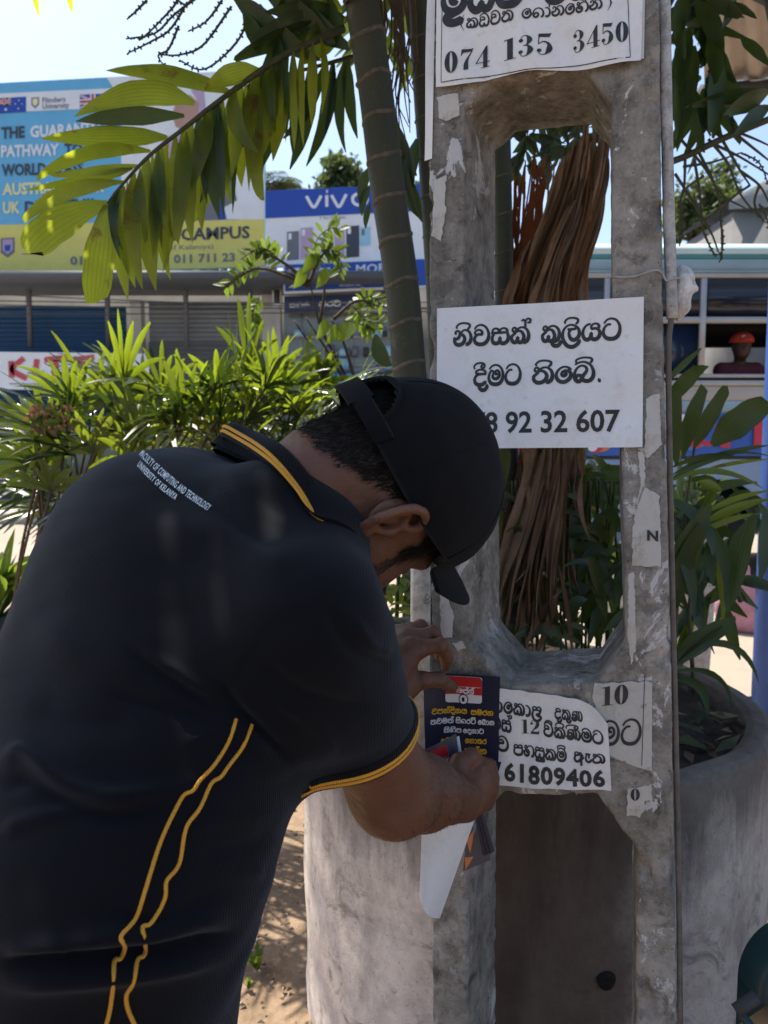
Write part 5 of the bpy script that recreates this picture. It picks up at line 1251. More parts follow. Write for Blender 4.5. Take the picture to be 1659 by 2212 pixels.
for k in range(24):
    f = .1 + .8 * k / 24; xs = np.interp(f, np.linspace(0, 1, len(Rm)), [q_[0] for q_ in Rm][::-1]); ys = np.interp(f, np.linspace(0, 1, len(Rm)), [q_[1] for q_ in Rm][::-1]); l = 150 + 110 * math.sin(f * 3)
    bpx(fr, (xs, ys), (xs + RNG.uniform(-14, 40) * (1 - f), ys + l * RNG.uniform(.7, 1.05)), RNG.uniform(12, 24), 1.80 + .2 * f, 1.78 + .2 * f, (RNG.uniform(-12, 8), 0), .02, .3, 11, m=2 if RNG.random() < .35 else 0, yb=RNG.uniform(-.04, .03), twist=RNG.uniform(-.6, .6))
fr.build('frond', None, palm, mats=[M_FROND, M_TWIG, M_DARKL])
# second, darker frond behind, towards the trunk
fr = MB(); stem_px(fr, [(800, 112, 2.12), (755, 124, 2.12), (690, 142, 2.12), (620, 160, 2.13), (540, 178, 2.15)], [.007, .006, .005, .004, .003], 8, m=1)
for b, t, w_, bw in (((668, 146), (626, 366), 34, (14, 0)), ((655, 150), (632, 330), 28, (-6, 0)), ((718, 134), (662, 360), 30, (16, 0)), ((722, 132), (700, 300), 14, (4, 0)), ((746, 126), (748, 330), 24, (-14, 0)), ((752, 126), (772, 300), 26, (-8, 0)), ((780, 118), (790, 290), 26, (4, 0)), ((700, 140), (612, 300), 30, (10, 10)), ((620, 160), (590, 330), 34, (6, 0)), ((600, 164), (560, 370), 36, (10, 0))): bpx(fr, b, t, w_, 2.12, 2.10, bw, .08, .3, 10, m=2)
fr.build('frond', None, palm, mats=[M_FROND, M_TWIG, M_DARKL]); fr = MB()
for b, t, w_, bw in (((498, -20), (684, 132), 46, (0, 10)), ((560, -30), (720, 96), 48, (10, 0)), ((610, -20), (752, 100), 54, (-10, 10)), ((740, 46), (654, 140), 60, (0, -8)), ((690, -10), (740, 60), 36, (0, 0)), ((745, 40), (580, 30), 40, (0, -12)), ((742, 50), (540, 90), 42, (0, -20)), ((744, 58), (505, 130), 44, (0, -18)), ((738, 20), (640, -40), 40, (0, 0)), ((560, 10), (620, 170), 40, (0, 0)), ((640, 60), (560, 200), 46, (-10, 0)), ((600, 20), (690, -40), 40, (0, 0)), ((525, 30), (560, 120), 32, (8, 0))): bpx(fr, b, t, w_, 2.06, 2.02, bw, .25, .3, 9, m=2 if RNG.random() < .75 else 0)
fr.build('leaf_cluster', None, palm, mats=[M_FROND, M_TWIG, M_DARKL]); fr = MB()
for b, t, w_, bw in (((800, 360), (778, 442), 22, (-6, 0)), ((800, 400), (782, 466), 18, (-6, 0)), ((800, 440), (790, 494), 14, (-4, 0)), ((862, 330), (905, 470), 30, (-6, 8)), ((868, 300), (884, 430), 34, (8, 0)), ((900, 300), (870, 430), 30, (0, 0)), ((845, 250), (900, 380), 30, (0, 10)), ((880, 380), (912, 480), 24, (0, 0)), ((812, 722), (846, 790), 34, (-6, 12))): bpx(fr, b, t, w_, 2.1, 2.1, bw, .1, .3, 8, m=2)
fr.build('leaf_cluster', None, palm, mats=[M_FROND, M_TWIG, M_DARKL])
# beaded flower branches
def beaded(mb, pts, Y, r=.0026, m=0, gap=.016):
    q = cr(np.array([P(x, y, Y) for x, y in pts]), 10); mb.tube(q, np.linspace(r * 1.3, r * .7, len(q)), 6, m=m)
    L = np.concatenate([[0], np.cumsum(np.linalg.norm(np.diff(q, axis=0), axis=1))]); k = 0
    for s in np.arange(.01, L[-1], gap):
        p = np.array([np.interp(s, L, q[:, j]) for j in range(3)]); 
        for a in (k * 2.4, k * 2.4 + 2.6):
            d = nrm(np.array([math.cos(a), .4 * math.sin(a * 1.3), math.sin(a)])); mb.tube(np.array([p, p + d * .0045, p + d * .0078]), [.0018, .0030, .0012], 5, m=m)
        k += 1
fl = MB()
for pl in ([(530, 0), (527, 62), (500, 104), (460, 140), (428, 150), (388, 130)], [(480, 0), (458, 32), (438, 52), (406, 68)], [(398, 18), (365, 66), (322, 92), (278, 114)], [(432, -10), (376, 32), (334, 72), (272, 84)], [(318, 0), (292, 26), (274, 42)], [(386, 56), (364, 106), (342, 120), (354, 142)], [(384, 0), (370, 20), (330, 62), (300, 88)], [(500, 14), (440, 96), (390, 118), (342, 118)], [(560, 40), (545, 90), (520, 130)], [(575, 30), (572, 80), (566, 110)], [(372, -10), (400, 10), (420, -6)]): beaded(fl, pl, 2.08)
fl.build('flower_branch', M_TWIG, palm)
hg = MB()
for k in range(26):
    x = RNG.uniform(822, 905); y1 = RNG.uniform(120, 345); q = [(x - RNG.uniform(0, 25), -40), (x, y1 * .4), (x + RNG.uniform(-16, 18), y1 * .75), (x + RNG.uniform(-20, 24), y1)]
    q = cr(np.array([P(a, b, 2.0) for a, b in q]), 6); hg.tube(q, np.linspace(.0032, .0012, len(q)), 5)
hg.build('dry_flower_stalk', M_BARK, palm)
rg = np.random.default_rng(21)
# crowns above the picture: they shade the pole and the man
top = P(742, -520, 1.90); ck = MB()
for k in range(19):
    a = 2 * math.pi * k / 19 + rg.uniform(-.2, .2); crown_frond(ck, top, (math.cos(a), math.sin(a), rg.uniform(.25, .9)), rg.uniform(1.2, 1.6), rg.uniform(.35, .6), rng=rg)
ck.build('crown', None, palm, mats=[M_FROND, M_TWIG])
def stem2(label, pts, r, top_n, seed, group='palm stems in the planter', Yc=2.1):
    T = thing('palm_tree', label, 'palm', P(*pts[-1]), group); mb = MB(); q = stem_px(mb, pts, r, 22); mb.build('trunk', M_TRUNK, T)
    mb = MB(); L = np.concatenate([[0], np.cumsum(np.linalg.norm(np.diff(q, axis=0), axis=1))])
    for s in np.arange(.09, L[-1], .10):
        mb = MB()
        p = np.array([np.interp(s, L, q[:, j]) for j in range(3)]); rr = np.interp(s / L[-1], np.linspace(0, 1, len(r)), r); th = np.linspace(0, 2 * np.pi, 24, endpoint=False)
        rn = lambda r_, h: np.stack([p + np.array([math.cos(t) * r_, math.sin(t) * r_, h + .3 * r_ * math.cos(t)]) for t in th]); mb.grid(np.stack([rn(rr - .002, -.003), rn(rr + .002, -.001), rn(rr + .002, .001), rn(rr - .002, .003)]), closed_u=True); mb.build('leaf_scar', M_RING, T)
    rg = np.random.default_rng(seed); mb = MB(); o = P(*pts[0])
    for k in range(top_n):
        a = 2 * math.pi * k / top_n + rg.uniform(-.3, .3); crown_frond(mb, o, (math.cos(a), math.sin(a), rg.uniform(.2, .9)), rg.uniform(1.1, 1.5), rg.uniform(.35, .65), 30, rng=rg)
    mb.build('crown', None, T, mats=[M_DARKL, M_TWIG]); return T
stem2('slimmer green palm stem just right of the thick trunk, beside the pole', [(888, -620, 2.12), (900, -200, 2.12), (904, 0, 2.12), (915, 200, 2.12), (930, 420, 2.12), (950, 800, 2.1), (965, 1500, 2.1)], [.026, .027, .0275, .027, .027, .028, .03], 11, 5)
stem2('green palm stem seen through the top opening of the pole', [(1060, -560, 2.15), (1075, 0, 2.15), (1083, 300, 2.15), (1087, 480, 2.15), (1090, 660, 2.15), (1098, 1000, 2.1), (1105, 1480, 2.1)], [.024, .025, .025, .025, .026, .028, .03], 10, 9)
# dry sheaths hanging in the openings
dry = thing('dried_palm_frond', 'brown dried palm frond hanging twisted behind the pole openings', 'dried frond', P(1190, 1380, 2.0)); mb = MB()
guide = cr(np.array([(1288, 190), (1272, 330), (1246, 450), (1205, 570), (1180, 680), (1185, 850), (1192, 980), (1170, 1110), (1140, 1250), (1130, 1350)], float), 6)
for k in range(125):
    f = RNG.normal(0, .95); n = 60; t = np.linspace(0, 1, n); gg = np.stack([np.interp(t, np.linspace(0, 1, len(guide)), guide[:, c]) for c in (0, 1)], 1)
    sp = np.interp(t, [0, .25, .45, .6, .8, 1], [26, 44, 54, 32, 50, 100]); ln = RNG.uniform(.22, .75); st = RNG.uniform(0, .72) if k > 20 else RNG.uniform(0, .2); m = (t >= st) & (t <= st + ln)
    if m.sum() < 8: continue
    gx = gg[:, 0] + f * sp * .75 + 9 * np.sin(t * 8 + k); Y = 2.0 - .06 * math.cos(f * 1.6) + RNG.uniform(-.03, .03)
    q = np.array([P(a, b, Y) for a, b in zip(gx[m], gg[:, 1][m] + RNG.uniform(-30, 30))]); T = nrm(np.gradient(q, axis=0)); side = nrm(np.cross(T, [0, 1, 0])); L = len(q); tt = np.linspace(0, 1, L)
    w_ = (RNG.uniform(.003, .011) if k % 8 else RNG.uniform(.014, .034)) * np.sin(np.pi * np.clip(tt * .9 + .12, 0, 1)) ** .7 * (1 + .25 * np.sin(tt * 14 + k)); cols = []
    for e in np.linspace(-1, 1, 9 if k % 8 == 0 else 4):
        dep = np.clip(w_ * 4, .001, .02) * .5 * np.sin(e * 5.5 + k + tt * 5) + .25 * np.clip(w_, 0, .03) * np.sin(e * 11 + tt * 9 + 2 * k) + .010 * e * math.sin(k)
        cols.append(q + side * (e * w_)[:, None] + np.array([0, 1, 0]) * dep[:, None] + T * (.012 * math.sin(e * 7 + k)))
    mb.grid(np.stack(cols, 1))
for k in range(46):
    t0 = RNG.uniform(.45, .95); x, y = np.interp(t0, np.linspace(0, 1, len(guide)), guide[:, 0]) + RNG.normal(0, 34), np.interp(t0, np.linspace(0, 1, len(guide)), guide[:, 1]); l = RNG.uniform(60, 260); bpx(mb, (x, y), (x - RNG.uniform(-40, 90), y + l), RNG.uniform(6, 16), 1.98, 1.98 + RNG.uniform(-.08, .08), (RNG.uniform(-20, 20), 0), .05, .6, 8, twist=RNG.uniform(-1.5, 1.5))
mb.build('leaf_strands', M_DRY, dry)
mb = MB()
for k in range(46):
    x = RNG.uniform(1108, 1180); q = [(x + RNG.uniform(-6, 24), RNG.uniform(330, 420)), (x + RNG.uniform(-6, 6), 500), (x + RNG.uniform(-14, 14), 590), (x + RNG.uniform(-26, 26), 690)]; q = cr(np.array([P(a, b, 2.2) for a, b in q]), 5); mb.tube(q, np.linspace(.002, .0045, len(q)), 4)
ff = thing('fibre_tuft', 'orange brown fibres and dead flowers hanging behind the dried frond', 'dried fibres', P(1120, 1100, 2.2)); mb.build('fibres', M_DRYR, ff); mb = MB()
for k in range(10): bpx(mb, (RNG.uniform(1080, 1135), RNG.uniform(940, 1010)), (RNG.uniform(1075, 1130), RNG.uniform(1040, 1120)), RNG.uniform(14, 34), 2.2, 2.2, (8, 0), .3, .4)
mb.build('dead_flowers', M_DRYR, ff)
mb = MB()
for k in range(110): 
    x = RNG.uniform(1085, 1320); y = RNG.uniform(200, 330) if k < 60 else RNG.uniform(225, 370); a = RNG.uniform(.2, 2.9); l = RNG.uniform(30, 90); bpx(mb, (x, y), (x + l * math.cos(a), y + l * math.sin(a)), RNG.uniform(8, 22), 2.3, 2.3, (RNG.uniform(-10, 10), 0), .05, .3, 6)
ff2 = thing('palm_leaf_clump', 'dark green leaf clump behind the head of the top opening', 'leaves', P(1190, 330, 2.3)); mb.build('leaves', M_DARKL, ff2)
# undergrowth in the planter
def under(label, boxes, n, mat, Y0, Y1, ln, wd, seed, up=(.2, 2.9)):
    rg = np.random.default_rng(seed); T = thing('undergrowth_plant', label, 'plant', P((boxes[0][0] + boxes[0][2]) / 2, boxes[0][3], (Y0 + Y1) / 2)); mb = MB()
    for k in range(n):
        x0, y0, x1, y1 = boxes[rg.integers(len(boxes))]; x, y = rg.uniform(x0, x1), rg.uniform(y0, y1); a = -rg.uniform(*up); l = rg.uniform(*ln); Y = rg.uniform(Y0, Y1)
        bpx(mb, (x, y), (x + l * math.cos(a), y + l * math.sin(a) * .9 + l * .25), rg.uniform(*wd), Y, Y + rg.uniform(-.1, .1), (rg.uniform(-10, 10), -l * .18), .04, .3, 8)
    for k in range(max(4, n // 12)):
        x0, y0, x1, y1 = boxes[rg.integers(len(boxes))]; x = rg.uniform(x0, x1); q = np.array([P(x, y1 + 120, Y1), P(x + rg.uniform(-20, 20), (y0 + y1) / 2, (Y0 + Y1) / 2), P(x + rg.uniform(-40, 40), y0, Y0)]); mb.tube(cr(q, 5), .004, 5)
    mb.build('leaves', mat, T); return T
under('dark strap-leaved plant filling the middle opening of the pole', [(1070, 1040, 1340, 1400)], 280, M_DARKL, 2.0, 2.35, (60, 170), (10, 34), 31)
under('small leafy plant between the man and the pole, under his chin', [(810, 1240, 925, 1360)], 70, M_SHRUB, 1.75, 2.1, (24, 60), (7, 16), 32)
# right-hand broad palm seedling: squared-off leaflets
rp = thing('fishtail_palm', 'dark broad-leafleted young palm at the right edge of the planter', 'palm', P(1470, 1470, 1.85)); mb = MB()
for b, t, w_, bw, bl in (((1440, 872), (1518, 788), 34, (0, -4), .6), ((1436, 826), (1515, 752), 15, (0, 0), .2), ((1462, 1006), (1466, 838), 28, (-4, 0), .5), ((1476, 984), (1522, 836), 34, (-6, 0), .55), ((1500, 966), (1572, 834), 34, (-4, 0), .55), ((1538, 962), (1660, 868), 62, (0, -8), .6), ((1446, 1030), (1662, 985), 10, (0, -26), .1), ((1446, 1036), (1662, 962), 16, (0, -14), .1), ((1446, 1040), (1650, 1056), 14, (0, -30), .05), ((1450, 1010), (1600, 990), 14, (0, -14), .1), ((1452, 1300), (1536, 1090), 62, (-14, 0), .15), ((1450, 1330), (1512, 1130), 44, (-8, 0), .1), ((1480, 1120), (1566, 1300), 30, (30, -30), .05), ((1630, 1110), (1576, 1320), 54, (-10, 0), .2), ((1650, 1100), (1640, 1250), 34, (8, 0), .2), ((1450, 1440), (1590, 1340), 46, (0, -10), .4), ((1456, 1440), (1560, 1352), 20, (0, 0), .1), ((1456, 1410), (1640, 1478), 16, (30, -50), .05), ((1456, 1450), (1580, 1530), 14, (30, -30), .05), ((1452, 1470), (1530, 1560), 20, (20, -30), .05), ((1448, 1080), (1540, 1200), 36, (20, -10), .1), ((1450, 1120), (1500, 1320), 30, (10, 0), .1), ((1530, 1170), (1540, 1260), 26, (0, 0), .2)):
    bpx(mb, b, t, w_, 1.85, 1.80, bw, bl, .25, 10, m=0 if RNG.random() < .9 else 1)
for b, t, w_, bw in (((1520, 1110), (1662, 1060), 14, (0, -8)), ((1520, 1130), (1662, 1078), 22, (0, -6)), ((1500, 1160), (1640, 1110), 14, (0, -10)), ((1510, 1040), (1560, 1060), 24, (0, 0)), ((1505, 1060), (1475, 1085), 22, (0, 0)), ((1545, 1050), (1520, 1100), 20, (0, 0)), ((1530, 1150), (1560, 1350), 20, (14, 0)), ((1470, 1440), (1480, 1350), 26, (0, 0)), ((1460, 1430), (1500, 1340), 24, (0, 0)), ((1520, 1015), (1662, 992), 9, (0, -4))): bpx(mb, b, t, w_, 1.95, 1.9, bw, .1, .3, 8, m=1)
for pl in ([(1450, 1480), (1452, 1300), (1446, 1030)], [(1452, 1480), (1470, 1200), (1500, 966)], [(1500, 1500), (1490, 1300), (1520, 1120)], [(1600, 1300), (1560, 1180), (1480, 1090)]): q = cr(np.array([P(x, y, 1.87) for x, y in pl]), 6); mb.tube(q, np.linspace(.006, .003, len(q)), 6, m=2)
for k in range(60):
    x, y = RNG.uniform(1450, 1600), RNG.uniform(1030, 1330); a = RNG.normal(1.2, 1.1); l = RNG.uniform(60, 150); bpx(mb, (x, y), (x + l * math.cos(a), y + l * math.sin(a)), RNG.uniform(12, 34), 2.1, 2.05, (RNG.uniform(-14, 14), -10), .1, .3, 8)
mb.build('leaflets', None, rp, mats=[M_DARKL, M_RHAP, M_TWIG])
# dark hanging leaves and bare flower branches top right
rt_ = thing('palm_tree', 'dark palm fronds and bare flower branches reaching in at the top right corner', 'palm', P(1500, 1440, 2.35), 'palm stems in the planter'); mb = MB()
for b, t, w_, bw in (((1480, -20), (1456, 90), 34, (0, 0)), ((1500, 0), (1560, 110), 36, (8, 0)), ((1520, -10), (1610, 40), 30, (0, 0)), ((1560, 10), (1636, 40), 18, (0, -6)), ((1490, 60), (1470, 200), 36, (-6, 0)), ((1530, 70), (1546, 180), 34, (8, 0)), ((1548, 110), (1530, 290), 40, (6, 0)), ((1500, 100), (1480, 260), 34, (0, 0)), ((1470, 120), (1462, 300), 26, (0, 0)), ((1600, 80), (1662, 140), 24, (0, 0)), ((1662, 200), (1560, 250), 44, (0, -6)), ((1662, 230), (1590, 290), 30, (0, -6)), ((1640, 190), (1480, 230), 26, (0, 0)), ((1500, 180), (1462, 330), 30, (0, 0)), ((1560, 200), (1540, 300), 22, (0, 0)), ((1590, -10), (1560, 60), 28, (0, 0)), ((1476, 200), (1520, 330), 24, (0, 0)), ((1462, 20), (1478, 130), 30, (0, 0))): bpx(mb, b, t, w_, 2.3, 2.25, bw, .2, .3, 9)
rgd = np.random.default_rng(91)
for k in range(46):
    x, y = rgd.uniform(1456, 1560), rgd.uniform(-40, 250); a = rgd.normal(1.7, .7); l = rgd.uniform(70, 150); bpx(mb, (x, y), (x + l * math.cos(a), y + l * math.sin(a)), rgd.uniform(14, 32), 2.45, 2.4, (rgd.uniform(-10, 10), 0), .2, .3, 8)
mb.build('frond', M_DARKL, rt_); mb = MB()
mk_ = lambda pl, r: mb.tube(cr(np.array([P(x, y, 2.3) for x, y in pl]), 8), r, 6)
mk_([(1440, 352), (1480, 338), (1560, 300), (1670, 254)], .010); mk_([(1452, 230), (1560, 222), (1670, 236)], .007)
for pl in ([(1458, 375), (1500, 440), (1535, 500), (1552, 545)], [(1510, 330), (1540, 390), (1556, 450), (1560, 560)], [(1560, 302), (1600, 370), (1620, 400)], [(1480, 345), (1478, 400), (1470, 440), (1468, 530)], [(1540, 310), (1600, 340), (1665, 380)], [(1590, 290), (1640, 330), (1665, 350)], [(1500, 345), (1512, 420), (1520, 500), (1546, 555)], [(1620, 400), (1580, 430), (1552, 470)], [(1555, 450), (1530, 470), (1500, 480)], [(1600, 370), (1640, 400), (1662, 440)], [(1470, 300), (1520, 360), (1560, 420), (1610, 450)], [(1530, 300), (1570, 350), (1600, 420), (1640, 470)], [(1580, 280), (1630, 300), (1665, 316)], [(1476, 360), (1540, 350), (1600, 330)], [(1520, 380), (1480, 410), (1465, 450)], [(1640, 400), (1630, 440), (1650, 480)]):
    mk_(pl, np.linspace(.0045, .0022, 8 * (len(pl) - 1) + 1))
for pl in ([(1520, 500), (1540, 545), (1556, 550)], [(1556, 470), (1562, 520), (1556, 562)], [(1470, 440), (1474, 500), (1468, 532)], [(1600, 330), (1640, 352), (1660, 400)], [(1640, 440), (1656, 470), (1662, 500)]): beaded(mb, pl, 2.3, .0022)
mb.build('flower_branch', M_TWIG, rt_)
mb = MB(); o = P(1560, -500, 2.5); rg = np.random.default_rng(77)
for k in range(11): a = 2 * math.pi * k / 11 + rg.uniform(-.3, .3); crown_frond(mb, o, (math.cos(a), math.sin(a), rg.uniform(.2, .9)), rg.uniform(1.1, 1.5), rg.uniform(.3, .6), 30, rng=rg)
mb.build('crown', None, rt_, mats=[M_DARKL, M_TWIG]); mb = MB(); stem_px(mb, [(1560, -500, 2.5), (1730, 300, 2.5), (1765, 900, 2.45), (1770, 1440, 2.35)], [.03, .03, .03, .032], 14); mb.build('trunk', M_TRUNK, rt_)

# fan palm bush left ------------------------------------------------
bush = thing('fan_palm_bush', 'sunlit bush of fan-shaped leaves behind the man, yellow-green where the sun shines through', 'bush', (-1.35, 2.9, 0)); mb = MB(); sm = MB(); rg = np.random.default_rng(3)
def fan(c, axis, upv, L, nb, spread, w, m=0):
    axis = nrm(axis); sd_ = nrm(np.cross(axis, upv)); nn = np.cross(sd_, axis)
    for k in range(nb):
        a = (k / (nb - 1) - .5) * spread + rg.normal(0, .04); d = nrm(axis * math.cos(a) + sd_ * math.sin(a) + nn * rg.normal(.05, .09)); l = L * (1 - .28 * abs(a) / (spread / 2 + .01)) * rg.uniform(.82, 1.1)
        blade(mb, c, c + d * l - np.array([0, 0, .22 * l * rg.uniform(.1, 1.6)]), w * rg.uniform(.75, 1.2), nn, np.array([0, 0, .16 * l]), 9, .3, .22, .42, rng=rg, m=m, peak=.5)
tops = [(268, 830, 175, 1.1, 2.62), (535, 800, 150, 1.2, 2.75), (240, 880, 130, 2.2, 2.6), (470, 840, 110, 2.2, 2.7), (600, 830, 130, 2.0, 2.8), (350, 850, 130, 2.0, 2.65), (150, 880, 130, 2.0, 2.6), (100, 940, 120, 2.2, 2.55), (95, 1010, 110, 2.2, 2.55), (680, 860, 110, 2.0, 2.9), (400, 900, 130, 2.4, 2.55), (300, 940, 140, 2.4, 2.5), (200, 980, 140, 2.4, 2.5), (110, 1060, 120, 2.4, 2.5), (480, 920, 120, 2.4, 2.6), (560, 900, 120, 2.4, 2.7), (640, 900, 110, 2.4, 2.8), (720, 880, 90, 2.4, 2.9), (700, 820, 80, 1.6, 2.9)]
for x, y, l, sp, Y in tops:
    l = l * 1.12; c = P(x, y, Y); ax = (rg.normal(0, .12), rg.normal(-.15, .15), 1.0); fan(c, ax, (0, -1, .2), l / 1661 * Y, 9 if sp > 1.5 else 6, sp, .021); sm.tube(cr(np.array([(-1.35 + (x - 400) / 1661 * .8, 2.95 + rg.normal(0, .1), .02), c * .5 + np.array([-.7 + (x - 400) / 4000, 1.45, .1]), c]), 5), .005, 6)
for k in range(125):
    x = rg.uniform(60, 760); ymin = np.interp(x, [0, 60, 150, 260, 400, 560, 700, 760], [960, 900, 850, 800, 820, 800, 840, 860]); y = rg.uniform(ymin + 20, np.interp(x, [20, 60, 120, 200, 260, 262], [1010, 1070, 1130, 1150, 1100, 1010])); Y = rg.uniform(2.45, 3.1)
    c = P(x, y, Y); o = nrm(np.array([(x - 380) / 400 + rg.normal(0, .35), -.45 + rg.normal(0, .35), rg.normal(.45, .45) - max(0, (y - 980) / 300)])); fan(c, o, (rg.normal(0, .5), -.6, 1), rg.uniform(120, 205) / 1661 * Y, rg.integers(6, 10), rg.uniform(1.6, 2.8), rg.uniform(.015, .022), m=int(rg.random() < .6))
    if k % 2 == 0: sm.tube(cr(np.array([(-1.3 + rg.normal(0, .35), 2.95 + rg.normal(0, .15), .02), (c + np.array([-1.3, 2.95, 0])) / 2 + rg.normal(0, .08, 3), c]), 5), .0045, 5)
mb.build('leaves', None, bush, mats=[M_RHAP, M_RHAPD]); sm.build('stems', M_BARK, bush)
mb = MB()
for k in range(60): x, y = 110 + 22 * np.clip(rg.normal(), -1.6, 1.6), 900 + 16 * np.clip(rg.normal(), -1.6, 1.6); bpx(mb, (x, y), (x + rg.normal(0, 14), y + rg.uniform(4, 20)), rg.uniform(6, 12), 2.45, 2.45, (0, 0), .4, .3, 4)
mb.build('dead_flowers', M_DRY, bush)
# thin shrub with small leaflets between bush and trunk
shb = thing('slender_shrub', 'slender shrub with thin brown stems and small light green leaflets before the phone sign', 'shrub', P(745, 1010, 3.0)); mb = MB(); sm = MB(); rg = np.random.default_rng(8)
stems = [[(770, 860, 3.0), (730, 780, 3.0), (690, 700, 3.0), (668, 600, 3.0)], [(760, 880, 3.0), (700, 790, 3.0), (635, 692, 3.0)], [(766, 870, 3.0), (720, 780, 3.0), (660, 685, 3.0)], [(775, 850, 3.0), (742, 740, 3.0), (715, 690, 3.0)], [(668, 610, 3.0), (690, 560, 3.0), (720, 525, 3.0)], [(668, 610, 3.0), (600, 560, 3.0), (540, 540, 3.0)], [(668, 620, 3.0), (560, 580, 3.0), (480, 625, 3.0)], [(720, 690, 3.0), (770, 650, 3.0), (820, 662, 3.0)], [(668, 620, 3.0), (640, 600, 3.0), (615, 585, 3.0)], [(690, 700, 3.0), (700, 640, 3.0), (700, 600, 3.0)], [(800, 1010, 3.0), (785, 920, 3.0), (770, 860, 3.0)], [(740, 1010, 3.0), (756, 940, 3.0), (766, 870, 3.0)]]
for s in stems:
    q = cr(np.array([P(*p) for p in s]), 8); sm.tube(q, np.linspace(.0085, .003, len(q)), 6)
def sprig(pl, n, l, w):
    q = cr(np.array([P(x, y, 3.0) for x, y in pl]), 8); sm.tube(q, .0018, 5)
    for k in range(n):
        i = int(len(q) * (k + .8) / (n + 1)); p = q[i]; tg = nrm(q[min(i + 1, len(q) - 1)] - q[max(i - 1, 0)])
        for s_ in (-1, 1):
            d = nrm(np.cross(tg, [0, 1, 0]) * s_ + tg * .5 + rg.normal(0, .25, 3) - np.array([0, 0, .35])); ll = l * rg.uniform(.7, 1.2); blade(mb, p, p + d * ll, w * rg.uniform(.8, 1.2), (rg.normal(0, .3), -1, .5), (0, 0, .1 * ll), 5, .2, .0, .3, rng=rg)
for pl in ([(668, 560), (690, 510), (720, 492), (740, 500)], [(672, 575), (700, 540), (735, 545)], [(690, 540), (720, 545), (738, 570), (728, 600)], [(600, 560), (565, 535), (520, 560)], [(560, 580), (520, 590), (475, 628)], [(610, 570), (580, 540), (545, 545)], [(770, 655), (800, 640), (832, 665)], [(760, 660), (790, 690), (830, 700)], [(740, 690), (780, 700), (810, 720)], [(560, 640), (545, 680), (555, 710)]): sprig(pl, 8, .050, .019)
for x, y, w_ in ((640, 590, 24), (660, 560, 26), (690, 590, 24), (736, 706, 40), (710, 712, 22), (690, 700, 24)): bpx(mb, (x + 14, y - 12), (x - 8, y + 34), w_, 2.98, 2.95, (6, 0), .0, .3, 7)
mb.build('leaves', M_SHRUB, shb); sm.build('stems', M_BARK, shb)
# ============================================================ ACROSS THE ROAD: hoardings, shops, trees
def flat(name, col, rough=.5, var=.06, sc=3.): return plain(name, col, rough, var, sc)
YF = 17.0
def pan(c4, Y=YF, th=.03): 
    c = [P(x, y, Y if np.isscalar(Y) else Y[i]) for i, (x, y) in enumerate(c4)]
    return Sheet(*c, None, nrm(np.cross(c[3] - c[0], c[1] - c[0])))
def slab(name, s, mat, parent, th=.08):
    A = s(*np.meshgrid([0, 1], [0, 1], indexing='ij')); mb = MB(); a, b, c, d = A[0, 0], A[1, 0], A[1, 1], A[0, 1]; n = s.n * th
    V = [a, b, c, d, a - n, b - n, c - n, d - n]; mb.add(V, [(3, 2, 1, 0), (4, 5, 6, 7), (0, 1, 5, 4), (1, 2, 6, 5), (2, 3, 7, 6), (3, 0, 4, 7)]); return mb.build(name, mat, parent, smooth=False)
def quadpx(s, mb, pts, m=0, off=.01): mb.add(np.array([s(*uvq(s, *p), off) for p in pts]), [tuple(range(len(pts)))], m=m)
def uvq(s, px, py):
    d = ray(px, py); t = ((s.c[0] - CAMP) @ s.n) / (d @ s.n); p = CAMP + d * t; a, b, c_, d_ = s.c
    u, v = .5, .5
    for _ in range(12):
        f = a * (1 - u) * (1 - v) + b * u * (1 - v) + c_ * u * v + d_ * (1 - u) * v; du = (b - a) * (1 - v) + (c_ - d_) * v; dv = (d_ - a) * (1 - u) + (c_ - b) * u
        M_ = np.array([[du @ du, du @ dv], [du @ dv, dv @ dv]]); e = np.linalg.solve(M_, [(p - f) @ du, (p - f) @ dv]); u += e[0]; v += e[1]
    return np.array([u, v])
def textpx(s, mb, txt, p0, p1, h, bold=.02, m=0, off=.015, sp=1.0):
    V, F = textmesh(txt, 1, bold, 2, spacing=sp); a = uvq(s, *p0); b = uvq(s, *p1); c = uvq(s, p0[0], p0[1] - h) - a
    uv = a + (V[:, :1] / V[:, 0].max()) * (b - a) + (V[:, 1:2] / .73) * c; s.put(mb, uv, F, off, m)
def sipx(s, mb, word, p0, p1, xh, m=0, off=.015, lo=.16, hi=.26):
    st, W = strokes(word); V, F = pen(st, lo, hi, 3, True); a = uvq(s, *p0); b = uvq(s, *p1); c = uvq(s, p0[0], p0[1] - xh) - a
    s.put(mb, a + (V[:, :1] / W) * (b - a) + V[:, 1:2] * c, F, off, m)
BM = [flat('board_sky_blue', (.13, .42, .66)), flat('board_white', (.72, .74, .77)), flat('board_yellow', (.66, .60, .15)), flat('board_dark', (.05, .055, .075)), flat('board_red', (.50, .07, .09)), flat('board_royal_blue', (.02, .07, .38)), flat('board_lilac', (.45, .33, .50)), flat('board_pale_yellow', (.72, .70, .38)), flat('board_grey', (.15, .16, .19)), flat('board_cyan', (.30, .55, .68)), flat('board_skin', (.42, .26, .20))]
bb = thing('billboard', 'large sky-blue and yellow campus billboard behind the palm frond on the left', 'billboard', P(200, 1010, YF + .3), 'signs over the shops')
S0 = pan([(-210, 190), (572, 149), (572, 575), (-210, 601)], YF); slab('panel', S0, BM[0], bb, .12); mb = MB()
quadpx(S0, mb, [(-210, 490), (572, 474), (572, 575), (-210, 601)], 2, .006)
